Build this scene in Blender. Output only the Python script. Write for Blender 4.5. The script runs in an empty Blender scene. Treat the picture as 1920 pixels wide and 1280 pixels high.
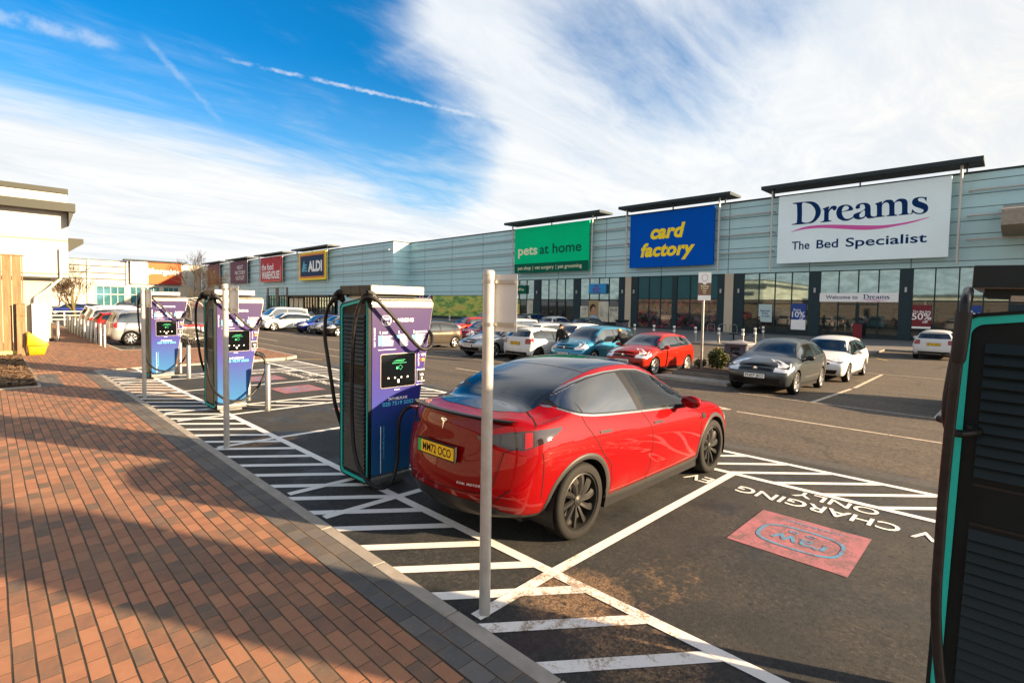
import bpy, bmesh, math, random
import numpy as np
from mathutils import Vector, Matrix, Euler
from mathutils.bvhtree import BVHTree
from mathutils.geometry import tessellate_polygon
R = math.radians
S = bpy.context.scene
COL = S.collection
random.seed(7)
# ------------------------------------------------------------------ camera
CAM_H = 2.1349
YAW, PITCH, ROLL, FPX, CY = 0.7731, 0.0445, 0.0149, 959.84, 612.61
fw = Vector((math.cos(YAW)*math.cos(PITCH), math.sin(YAW)*math.cos(PITCH), -math.sin(PITCH)))
rt0 = Vector((math.sin(YAW), -math.cos(YAW), 0.0))
up0 = rt0.cross(fw)
rt = math.cos(ROLL)*rt0 + math.sin(ROLL)*up0
up = -math.sin(ROLL)*rt0 + math.cos(ROLL)*up0
cam = bpy.data.cameras.new('camera')
cam.sensor_width = 36.0
cam.lens = 36.0*FPX/1920.0
cam.shift_y = -(640.0-CY)/1920.0
cam.clip_start, cam.clip_end = 0.05, 6000.0
camo = bpy.data.objects.new('camera', cam)
COL.objects.link(camo)
camo.matrix_world = Matrix(((rt.x, up.x, -fw.x, 0), (rt.y, up.y, -fw.y, 0), (rt.z, up.z, -fw.z, CAM_H), (0, 0, 0, 1)))
S.camera = camo
# ------------------------------------------------------------------ light
SUN_EL = R(16.0)
SUN_AZ = Vector((0.45, -0.893, 0)).normalized()       # towards the sun, on the ground
sun = bpy.data.lights.new('sun', 'SUN')
sun.energy = 5.0
sun.angle = R(1.0)
sun.color = (1.0, 0.71, 0.42)
suno = bpy.data.objects.new('sun', sun)
COL.objects.link(suno)
sdir = Vector((SUN_AZ.x*math.cos(SUN_EL), SUN_AZ.y*math.cos(SUN_EL), math.sin(SUN_EL)))
suno.rotation_euler = sdir.to_track_quat('Z', 'Y').to_euler()
suno.location = (0, 0, 30)
S.view_settings.view_transform = 'Standard'
S.view_settings.look = 'None'
S.view_settings.exposure = 2.15
S.view_settings.gamma = 1.0
S.view_settings.use_curve_mapping = False
try:
    S.cycles.max_bounces = 6
    S.cycles.diffuse_bounces = 3
    S.cycles.glossy_bounces = 4
    S.cycles.transmission_bounces = 4
    S.cycles.use_denoising = True
except Exception:
    pass

def pixdir(x, y):
    d = rt*((x-960)/FPX) - up*((y-CY)/FPX) + fw
    return d.normalized()

# ------------------------------------------------------------------ node helpers
class NT:
    def __init__(s, tree):
        s.t = tree; s.n = tree.nodes; s.l = tree.links
    def node(s, typ, **kw):
        n = s.n.new(typ)
        for k, v in kw.items():
            setattr(n, k, v)
        return n
    def put(s, sock, v):
        if hasattr(v, 'is_linked') or isinstance(v, bpy.types.NodeSocket):
            s.l.new(v, sock)
        else:
            try:
                sock.default_value = v
            except Exception:
                sock.default_value = (v, v, v) if not hasattr(v, '__len__') else tuple(v)+(1.0,)
    def math(s, op, a, b=0.0, c=None, clamp=False):
        n = s.node('ShaderNodeMath', operation=op, use_clamp=clamp)
        s.put(n.inputs[0], a); s.put(n.inputs[1], b)
        if c is not None: s.put(n.inputs[2], c)
        return n.outputs[0]
    def vmath(s, op, a, b=None):
        n = s.node('ShaderNodeVectorMath', operation=op)
        s.put(n.inputs[0], a)
        if b is not None: s.put(n.inputs[1], b)
        return n.outputs['Value'] if op in ('DOT_PRODUCT', 'LENGTH', 'DISTANCE') else n.outputs[0]
    def sstep(s, v, a, b):
        n = s.node('ShaderNodeMapRange', interpolation_type='SMOOTHSTEP')
        s.put(n.inputs[0], v); n.inputs[1].default_value = a; n.inputs[2].default_value = b
        n.inputs[3].default_value = 0.0; n.inputs[4].default_value = 1.0
        return n.outputs[0]
    def mix(s, f, a, b, blend='MIX'):
        n = s.node('ShaderNodeMix', data_type='RGBA', blend_type=blend)
        s.put(n.inputs[0], f); s.put(n.inputs[6], c4(a)); s.put(n.inputs[7], c4(b))
        return n.outputs[2]
    def noise(s, vec, scale, detail=4.0, rough=0.55, dist=0.0):
        n = s.node('ShaderNodeTexNoise')
        if vec is not None: s.put(n.inputs['Vector'], vec)
        n.inputs['Scale'].default_value = scale; n.inputs['Detail'].default_value = detail
        n.inputs['Roughness'].default_value = rough; n.inputs['Distortion'].default_value = dist
        return n.outputs['Fac']
    def ramp(s, f, stops):
        n = s.node('ShaderNodeValToRGB')
        s.put(n.inputs[0], f)
        e = n.color_ramp.elements
        while len(e) < len(stops): e.new(0.5)
        for q, (p, c) in zip(e, stops):
            q.position = p; q.color = c4(c)
        return n.outputs[0]
    def sep(s, v):
        n = s.node('ShaderNodeSeparateXYZ'); s.put(n.inputs[0], v); return n.outputs
    def comb(s, x, y, z):
        n = s.node('ShaderNodeCombineXYZ')
        s.put(n.inputs[0], x); s.put(n.inputs[1], y); s.put(n.inputs[2], z); return n.outputs[0]
    def bump(s, h, strength=0.3, dist=0.01, normal=None):
        n = s.node('ShaderNodeBump'); n.inputs['Strength'].default_value = strength; n.inputs['Distance'].default_value = dist
        s.put(n.inputs['Height'], h)
        if normal is not None: s.put(n.inputs['Normal'], normal)
        return n.outputs[0]

def c4(c):
    if isinstance(c, bpy.types.NodeSocket): return c
    if not hasattr(c, '__len__'): return (c, c, c, 1.0)
    return tuple(c) if len(c) == 4 else tuple(c)+(1.0,)

# ------------------------------------------------------------------ sky
W = bpy.data.worlds.new('World'); S.world = W; W.use_nodes = True
w = NT(W.node_tree); w.n.clear()
sky = w.node('ShaderNodeTexSky', sky_type='NISHITA')
sky.sun_disc = False
sky.sun_elevation = SUN_EL
sky.sun_rotation = math.atan2(SUN_AZ.x, SUN_AZ.y)
sky.air_density = 1.0; sky.dust_density = 0.6; sky.ozone_density = 2.5
gen = w.node('ShaderNodeTexCoord').outputs['Generated']
dz = w.sep(gen)[2]
# flat cloud layer seen in perspective
den = w.math('ADD', w.math('MAXIMUM', dz, 0.0), 0.10)
sx = w.math('DIVIDE', w.sep(gen)[0], den); sy = w.math('DIVIDE', w.sep(gen)[1], den)
pl = w.comb(sx, sy, 0.0)
# streaks run roughly along one wind direction
mp = w.node('ShaderNodeMapping'); mp.inputs['Rotation'].default_value = (0, 0, R(-28)); mp.inputs['Scale'].default_value = (0.55, 1.5, 1)
w.put(mp.inputs[0], pl)
n1 = w.noise(mp.outputs[0], 1.15, 9.0, 0.62, 0.7)
n2 = w.noise(mp.outputs[0], 4.2, 8.0, 0.65, 0.5)
nz = w.math('ADD', w.math('MULTIPLY', n1, 0.64), w.math('MULTIPLY', n2, 0.36))
# clear parts of the sky, by direction
def lobe(px, py, inner, outer):
    d = pixdir(px, py)
    return w.sstep(w.vmath('DOT_PRODUCT', gen, tuple(d)), math.cos(R(outer)), math.cos(R(inner)))
def capsule(p, q, inner, outer):
    """soft band along the great circle from p to q, widths in degrees"""
    a, b = pixdir(*p), pixdir(*q); nrm = a.cross(b).normalized(); mid = (a+b).normalized(); half = math.acos(a.dot(b))/2
    off = w.math('ABSOLUTE', w.vmath('DOT_PRODUCT', gen, tuple(nrm)))
    core = w.math('SUBTRACT', 1.0, w.sstep(off, math.sin(R(inner)), math.sin(R(outer))))
    return w.math('MULTIPLY', core, w.sstep(w.vmath('DOT_PRODUCT', gen, tuple(mid)), math.cos(half+R(9)), math.cos(max(0.05, half-R(4)))))
def vlobe(d, inner, outer):
    return w.sstep(w.vmath('DOT_PRODUCT', gen, tuple(Vector(d).normalized())), math.cos(R(outer)), math.cos(R(inner)))
clear = w.math('MULTIPLY', capsule((-300, -110), (800, 235), 1.0, 12.5), 0.95)
clear = w.math('MAXIMUM', clear, capsule((50, -150), (690, 60), 3.5, 14.0))
clear = w.math('MAXIMUM', clear, w.math('MULTIPLY', lobe(800, 270, 1, 11), 0.72))
clear = w.math('MAXIMUM', clear, w.math('MULTIPLY', lobe(1250, 15, 1, 19), 0.46))
clear = w.math('MAXIMUM', clear, w.math('MULTIPLY', vlobe((0, 0, 1), 30, 58), 0.70))
cover = w.math('SUBTRACT', 1.10, w.math('MULTIPLY', clear, 1.15))
mask = w.sstep(w.math('ADD', w.math('MULTIPLY', w.math('SUBTRACT', nz, 0.5), 1.75), cover), 0.02, 1.0)
# vapour trails: thin bands along great circles
def trail(p, q, width, gain, prev, rough=60.0):
    a, b = pixdir(*p), pixdir(*q)
    nrm = a.cross(b).normalized(); mid = (a+b).normalized()
    half = math.acos(max(-1, min(1, a.dot(mid))))
    off = w.math('ADD', w.vmath('DOT_PRODUCT', gen, tuple(nrm)), w.math('MULTIPLY', w.math('SUBTRACT', w.noise(gen, rough, 4.0, 0.7), 0.5), width*2.6))
    prof = w.math('SUBTRACT', 1.0, w.sstep(w.math('ABSOLUTE', off), width*0.1, width*1.4))
    ends = w.sstep(w.vmath('DOT_PRODUCT', gen, tuple(mid)), math.cos(half*1.05), math.cos(half*0.55))
    pat = w.sstep(w.noise(gen, 26.0, 4.0, 0.6), 0.30, 0.62)
    v = w.math('MULTIPLY', w.math('MULTIPLY', w.math('MULTIPLY', prof, ends), pat), gain)
    return w.math('SUBTRACT', 1.0, w.math('MULTIPLY', w.math('SUBTRACT', 1.0, prev), w.math('SUBTRACT', 1.0, v)))
mask = trail((385, 102), (1060, 256), 0.0032, 0.60, mask, 90)
mask = trail((262, 60), (420, 235), 0.0050, 0.20, mask)
mask = trail((-60, 18), (235, 88), 0.009, 0.40, mask, 25)
# colours
blue = w.mix(1.0, sky.outputs[0], (0.035, 0.64, 0.98, 1), 'MULTIPLY')
blue = w.mix(w.math('MULTIPLY', w.math('SUBTRACT', 1.0, w.sstep(dz, 0.12, 0.42)), 0.40), blue, (2.4, 3.9, 4.6, 1))
hz = w.sstep(dz, 0.02, 0.5)
sunward = w.sstep(w.vmath('DOT_PRODUCT', gen, tuple(sdir)), 0.15, 0.95)
white = w.mix(hz, (4.75, 4.75, 4.6, 1), (4.2, 4.35, 4.5, 1))
white = w.mix(sunward, white, (5.2, 4.8, 4.1, 1))
shade = w.sstep(w.noise(mp.outputs[0], 1.6, 9.0, 0.68, 0.8), 0.34, 0.68)
white = w.mix(w.math('MULTIPLY', shade, 0.55), white, (3.05, 3.45, 3.95, 1))
glow = w.math('ADD', 1.0, w.math('MULTIPLY', vlobe(tuple(sdir), 6, 46), 2.6))
gl_ = w.node('ShaderNodeVectorMath', operation='SCALE'); w.put(gl_.inputs[0], white); w.put(gl_.inputs['Scale'], glow)
colr = w.mix(mask, blue, gl_.outputs[0])
bg = w.node('ShaderNodeBackground'); bg.inputs[1].default_value = 0.05
w.put(bg.inputs[0], colr)
wo = w.node('ShaderNodeOutputWorld'); w.l.new(bg.outputs[0], wo.inputs[0])
# ------------------------------------------------------------------ mesh helpers
class MB:
    """collects faces and builds ONE mesh object"""
    def __init__(s):
        s.v = []; s.f = []; s.m = []; s.cur = 0
    def add(s, vs, fs, mi=None):
        o = len(s.v); s.v += [tuple(p) for p in vs]
        mi = s.cur if mi is None else mi
        for f in fs:
            s.f.append(tuple(o+i for i in f)); s.m.append(mi)
        return s
    def box(s, x0, y0, z0, x1, y1, z1, mi=None):
        if x0 > x1: x0, x1 = x1, x0
        if y0 > y1: y0, y1 = y1, y0
        if z0 > z1: z0, z1 = z1, z0
        vs = [(x0,y0,z0),(x1,y0,z0),(x1,y1,z0),(x0,y1,z0),(x0,y0,z1),(x1,y0,z1),(x1,y1,z1),(x0,y1,z1)]
        return s.add(vs, [(0,3,2,1),(4,5,6,7),(0,1,5,4),(1,2,6,5),(2,3,7,6),(3,0,4,7)], mi)
    def hexa(s, b, t, mi=None):
        """bottom quad b and top quad t, both counter-clockwise seen from above"""
        return s.add(list(b)+list(t), [(0,3,2,1),(4,5,6,7),(0,1,5,4),(1,2,6,5),(2,3,7,6),(3,0,4,7)], mi)
    def tube(s, pts, r, n=8, mi=None, caps=True):
        pts = [Vector(p) for p in pts]
        rs = r if hasattr(r, '__len__') else [r]*len(pts)
        vs = []; fs = []
        ref = None
        for i, p in enumerate(pts):
            t = (pts[min(i+1, len(pts)-1)]-pts[max(i-1, 0)]).normalized()
            if ref is None:
                ref = t.orthogonal().normalized()
            ref = (ref-t*ref.dot(t)).normalized()
            b = t.cross(ref)
            for k in range(n):
                a = 2*math.pi*k/n
                vs.append(p+(ref*math.cos(a)+b*math.sin(a))*rs[i])
        for i in range(len(pts)-1):
            for k in range(n):
                k2 = (k+1) % n
                fs.append((i*n+k, i*n+k2, (i+1)*n+k2, (i+1)*n+k))
        if caps:
            fs.append(tuple(range(n-1, -1, -1))); fs.append(tuple(range((len(pts)-1)*n, len(pts)*n)))
        return s.add(vs, fs, mi)
    def lathe(s, prof, c=(0,0,0), axis='Z', n=24, mi=None):
        """prof: (radius, height) pairs"""
        vs = []; fs = []
        for (r, h) in prof:
            for k in range(n):
                a = 2*math.pi*k/n
                x, y = r*math.cos(a), r*math.sin(a)
                p = (x, y, h) if axis == 'Z' else ((x, h, y) if axis == 'Y' else (h, x, y))
                vs.append((c[0]+p[0], c[1]+p[1], c[2]+p[2]))
        for i in range(len(prof)-1):
            for k in range(n):
                k2 = (k+1) % n
                q = (i*n+k, i*n+k2, (i+1)*n+k2, (i+1)*n+k)
                fs.append(q if axis != 'Y' else q[::-1])
        return s.add(vs, fs, mi)
    def prism(s, poly, lo, hi, axis='Z', mi=None):
        """extrude a 2D polygon along an axis"""
        n = len(poly)
        def P(a, b, h):
            return {'Z': (a, b, h), 'Y': (a, h, b), 'X': (h, a, b)}[axis]
        vs = [P(a, b, lo) for a, b in poly]+[P(a, b, hi) for a, b in poly]
        fs = [tuple(range(n-1, -1, -1)), tuple(range(n, 2*n))]+[(i, (i+1) % n, n+(i+1) % n, n+i) for i in range(n)]
        return s.add(vs, fs, mi)
    def grid(s, P, mi=None, flip=False):
        """P: rows of points"""
        h, wd = len(P), len(P[0])
        vs = [p for row in P for p in row]
        fs = []
        for i in range(h-1):
            for j in range(wd-1):
                q = (i*wd+j, i*wd+j+1, (i+1)*wd+j+1, (i+1)*wd+j)
                fs.append(q[::-1] if flip else q)
        return s.add(vs, fs, mi)
    def build(s, name, mats, parent=None, smooth=False, bevel=0.0, seg=1, merge=0.0, recalc=True):
        me = bpy.data.meshes.new(name)
        me.from_pydata(s.v, [], s.f)
        mats = mats if isinstance(mats, (list, tuple)) else [mats]
        for m in mats: me.materials.append(m)
        me.polygons.foreach_set('material_index', s.m)
        if bevel or merge or recalc:
            bm = bmesh.new(); bm.from_mesh(me)
            if merge: bmesh.ops.remove_doubles(bm, verts=bm.verts, dist=merge)
            if recalc: bmesh.ops.recalc_face_normals(bm, faces=bm.faces)
            if bevel:
                es = [e for e in bm.edges if len(e.link_faces) == 2 and e.calc_face_angle(0) > 0.5]
                bmesh.ops.bevel(bm, geom=es, offset=bevel, segments=seg, affect='EDGES', profile=0.5, clamp_overlap=True)
            bm.to_mesh(me); bm.free()
        if smooth:
            me.polygons.foreach_set('use_smooth', [True]*len(me.polygons))
            if smooth is not True:
                try: me.set_sharp_from_angle(angle=R(smooth))
                except Exception: pass
        me.update()
        o = bpy.data.objects.new(name, me); COL.objects.link(o)
        if parent is not None: o.parent = parent
        return o

def tag(o, label=None, cat=None, group=None, kind=None):
    if label: o['label'] = label
    if cat: o['category'] = cat
    if group: o['group'] = group
    if kind: o['kind'] = kind
    return o
def thing(name, label, cat, loc=(0,0,0), rotz=0.0, group=None):
    o = bpy.data.objects.new(name, None); COL.objects.link(o)
    o.empty_display_size = 0.2
    o.location = loc; o.rotation_euler = (0, 0, rotz)
    return tag(o, label, cat, group)
def dup(root, loc, rotz=None, label=None, group=None):
    r = root.copy(); COL.objects.link(r); r.location = loc
    if rotz is not None: r.rotation_euler = (0, 0, rotz)
    if label: r['label'] = label
    if group: r['group'] = group
    for ch in list(root.children):
        c = ch.copy(); COL.objects.link(c); c.parent = r
        for g in list(ch.children):
            d = g.copy(); COL.objects.link(d); d.parent = c
    return r

# text -> flat mesh in a plane (origin o, right vector u, up vector v)
_tc = {}
def text_geo(txt, bold=0.0, shear=0.0, spacing=1.0, res=4):
    key = (txt, bold, shear, spacing, res)
    if key in _tc: return _tc[key]
    cu = bpy.data.curves.new('lettering_curve', 'FONT')
    cu.body = txt; cu.size = 1.0; cu.offset = bold; cu.shear = shear; cu.space_character = spacing
    cu.resolution_u = res; cu.fill_mode = 'FRONT'
    ob = bpy.data.objects.new('lettering_tmp', cu); COL.objects.link(ob)
    dg = bpy.context.evaluated_depsgraph_get(); dg.update()
    me = bpy.data.meshes.new_from_object(ob.evaluated_get(dg))
    vs = [(v.co.x, v.co.y) for v in me.vertices]; fs = [tuple(p.vertices) for p in me.polygons]
    bpy.data.objects.remove(ob); bpy.data.curves.remove(cu); bpy.data.meshes.remove(me)
    _tc[key] = (vs, fs)
    return vs, fs
def put_text(mb, txt, o, u, v, h=None, width=None, align='L', bold=0.0, shear=0.0, spacing=1.0, mi=None, res=4, wscale=1.0):
    """cap-height h of the letters or total width; u, v unit vectors; o = left (or centre/right) base point"""
    vs, fs = text_geo(txt, bold, shear, spacing, res)
    if not vs: return
    x0 = min(p[0] for p in vs); x1 = max(p[0] for p in vs)
    cap = 0.70
    k = (h/cap) if h else width/(x1-x0)
    kx = k*wscale
    if h and width: kx = width/(x1-x0)
    off = {'L': x0, 'C': (x0+x1)/2, 'R': x1}[align]
    o, u, v = Vector(o), Vector(u), Vector(v)
    mb.add([o+u*((p[0]-off)*kx)+v*(p[1]*k) for p in vs], fs, mi)
def poly_fill(mb, loops, to3, mi=None):
    """fill an outline (first loop) with holes (others); to3 maps (a,b) to 3D"""
    vl = [[Vector((a, b, 0)) for a, b in lp] for lp in loops]
    tris = tessellate_polygon(vl)
    flat = [p for lp in loops for p in lp]
    mb.add([to3(*p) for p in flat], [tuple(t) for t in tris], mi)
def smooth_loop(pts, n=3):
    """closed Catmull-Rom through points"""
    out = []; N = len(pts)
    for i in range(N):
        p0, p1, p2, p3 = [np.array(pts[(i+k-1) % N], float) for k in range(4)]
        for j in range(n):
            t = j/n
            out.append(tuple(0.5*((2*p1)+(p2-p0)*t+(2*p0-5*p1+4*p2-p3)*t*t+(3*p1-p0-3*p2+p3)*t**3)))
    return out
def spline(pts, n=8):
    """open Catmull-Rom in 3D"""
    P = [Vector(p) for p in pts]; out = []
    P = [P[0]*2-P[1]]+P+[P[-1]*2-P[-2]]
    for i in range(1, len(P)-2):
        p0, p1, p2, p3 = P[i-1:i+3]
        for j in range(n):
            t = j/n
            out.append(0.5*((2*p1)+(p2-p0)*t+(2*p0-5*p1+4*p2-p3)*t*t+(3*p1-p0-3*p2+p3)*t**3))
    out.append(P[-2])
    return out

# ------------------------------------------------------------------ materials
def new_mat(name):
    m = bpy.data.materials.new(name); m.use_nodes = True
    nt = NT(m.node_tree); nt.n.clear()
    out = nt.node('ShaderNodeOutputMaterial'); b = nt.node('ShaderNodeBsdfPrincipled')
    nt.l.new(b.outputs[0], out.inputs[0])
    return m, nt, b
def mat(name, col, rough=0.5, metal=0.0, spec=0.22, coat=0.0, coatr=0.03, var=0.0, vscale=3.0, bump=0.0, bscale=40.0, emit=None, estr=0.0, alpha=1.0, trans=0.0):
    m, nt, b = new_mat(name)
    b.inputs['Base Color'].default_value = c4(col)
    b.inputs['Roughness'].default_value = rough; b.inputs['Metallic'].default_value = metal
    b.inputs['Specular IOR Level'].default_value = spec
    b.inputs['Coat Weight'].default_value = coat; b.inputs['Coat Roughness'].default_value = coatr
    if var or bump:
        pos = nt.node('ShaderNodeNewGeometry').outputs['Position']
    if var:
        n = nt.noise(pos, vscale, 6.0, 0.6)
        lo = tuple(x*(1-var) for x in col[:3]); hi = tuple(min(1, x*(1+var)) for x in col[:3])
        nt.put(b.inputs['Base Color'], nt.ramp(n, [(0.3, lo), (0.7, hi)]))
        r = nt.node('ShaderNodeMapRange'); nt.put(r.inputs[0], n); r.inputs[1].default_value = 0.3; r.inputs[2].default_value = 0.7
        r.inputs[3].default_value = max(0, rough-0.08); r.inputs[4].default_value = min(1, rough+0.08)
        nt.put(b.inputs['Roughness'], r.outputs[0])
    if bump:
        nt.put(b.inputs['Normal'], nt.bump(nt.noise(pos, bscale, 4.0), bump, 0.01))
    if emit:
        b.inputs['Emission Color'].default_value = c4(emit); b.inputs['Emission Strength'].default_value = estr
    if trans: b.inputs['Transmission Weight'].default_value = trans
    if alpha < 1: b.inputs['Alpha'].default_value = alpha
    return m
M = {}
def simple(k, *a, **kw):
    M[k] = mat(k, *a, **kw)
simple('steel', (0.30, 0.30, 0.29), 0.32, 0.85, var=0.06, vscale=8)
simple('galv', (0.24, 0.25, 0.25), 0.42, 0.75, var=0.12, vscale=14)
simple('pole_grey', (0.36, 0.36, 0.35), 0.38, 0.35, var=0.10, vscale=9)
simple('sign_back', (0.42, 0.43, 0.44), 0.45, 0.2, var=0.05)
simple('white_paint', (0.50, 0.49, 0.46), 0.5)
simple('black_plastic', (0.012, 0.013, 0.014), 0.45, bump=0.08, bscale=300)
simple('rubber', (0.010, 0.010, 0.011), 0.62, bump=0.1, bscale=200)
simple('cable', (0.012, 0.012, 0.013), 0.38, var=0.4, vscale=18)
simple('dark_metal', (0.0075, 0.0150, 0.0185), 0.42, 0.0, spec=0.18, var=0.15, vscale=6)
simple('charger_dark', (0.0040, 0.0085, 0.0105), 0.5, 0.0, spec=0.14, var=0.2, vscale=7)
simple('charger_grey', (0.16, 0.17, 0.17), 0.36, 0.6, var=0.1, vscale=5)
simple('alu', (0.27, 0.255, 0.225), 0.40, 0.6, var=0.05)
simple('teal', (0.010, 0.38, 0.34), 0.45)
simple('screen', (0.003, 0.004, 0.005), 0.06, coat=0.4)
simple('text_white', (0.82, 0.82, 0.82), 0.5)
simple('text_cyan', (0.09, 0.55, 0.80), 0.5)
simple('text_green', (0.02, 0.30, 0.14), 0.5, emit=(0.02, 0.35, 0.15), estr=0.15)
simple('lamp_dot', (0.8, 0.7, 0.5), 0.4, emit=(1.0, 0.85, 0.6), estr=0.9)
simple('orange', (0.80, 0.28, 0.03), 0.5)
simple('red_dot', (0.65, 0.04, 0.02), 0.5)
simple('glass_dark', (0.003, 0.005, 0.006), 0.02, spec=0.9, coat=0.6, coatr=0.01)
simple('glass_roof', (0.002, 0.003, 0.004), 0.02, spec=0.6, coat=0.5, coatr=0.01)
simple('chrome', (0.75, 0.75, 0.75), 0.10, 1.0)
simple('alloy', (0.55, 0.55, 0.54), 0.28, 0.85)
simple('alloy_dark', (0.028, 0.028, 0.027), 0.40, 0.5)
simple('tyre', (0.0075, 0.0075, 0.0075), 0.75, spec=0.25, bump=0.25, bscale=90)
simple('lamp_clear', (0.62, 0.64, 0.66), 0.08, 0.45, coat=1.0)
simple('lamp_red', (0.22, 0.004, 0.006), 0.10, coat=0.8)
simple('lamp_smoke', (0.02, 0.012, 0.012), 0.08, coat=1.0)
simple('plate_yellow', (0.72, 0.44, 0.02), 0.42)
simple('plate_white', (0.72, 0.72, 0.70), 0.42)
simple('plate_black', (0.008, 0.008, 0.008), 0.5)
simple('green_flash', (0.03, 0.36, 0.10), 0.5)
simple('trim_black', (0.007, 0.007, 0.008), 0.40, spec=0.3)
simple('trim_grey', (0.026, 0.027, 0.027), 0.5, spec=0.3)
simple('gap', (0.006, 0.004, 0.004), 0.8)
simple('wood', (0.40, 0.27, 0.15), 0.75)
simple('yellow', (0.34, 0.19, 0.004), 0.45, var=0.08, vscale=6)
simple('bark', (0.060, 0.038, 0.022), 0.85, bump=0.4, bscale=30)
simple('bark_moss', (0.085, 0.070, 0.022), 0.85, bump=0.4, bscale=30)
simple('leaf', (0.050, 0.075, 0.022), 0.6, var=0.5, vscale=9)
simple('leaf_dry', (0.13, 0.10, 0.035), 0.7, var=0.4, vscale=9)
simple('concrete', (0.27, 0.245, 0.21), 0.85, var=0.18, vscale=5, bump=0.2, bscale=80)
simple('roof_dark', (0.020, 0.032, 0.038), 0.5, var=0.1)
simple('soffit', (0.55, 0.53, 0.47), 0.6)
simple('eave', (0.030, 0.034, 0.028), 0.5, var=0.08)
simple('frame_dark', (0.012, 0.032, 0.042), 0.42, var=0.15, vscale=2)
simple('panel_teal', (0.016, 0.085, 0.100), 0.35, var=0.12, vscale=0.6)
simple('beige', (0.48, 0.41, 0.31), 0.7, var=0.05)
simple('rail', (0.48, 0.47, 0.44), 0.45, 0.3)
simple('skin', (0.52, 0.32, 0.23), 0.55)
simple('coat_black', (0.012, 0.013, 0.015), 0.7)
simple('hair_dark', (0.02, 0.014, 0.010), 0.6)
simple('hair_blond', (0.38, 0.26, 0.13), 0.6)
simple('shoe_white', (0.6, 0.6, 0.6), 0.6)
simple('perspex', (0.62, 0.66, 0.64), 0.12, alpha=0.55, spec=0.6)
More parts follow.
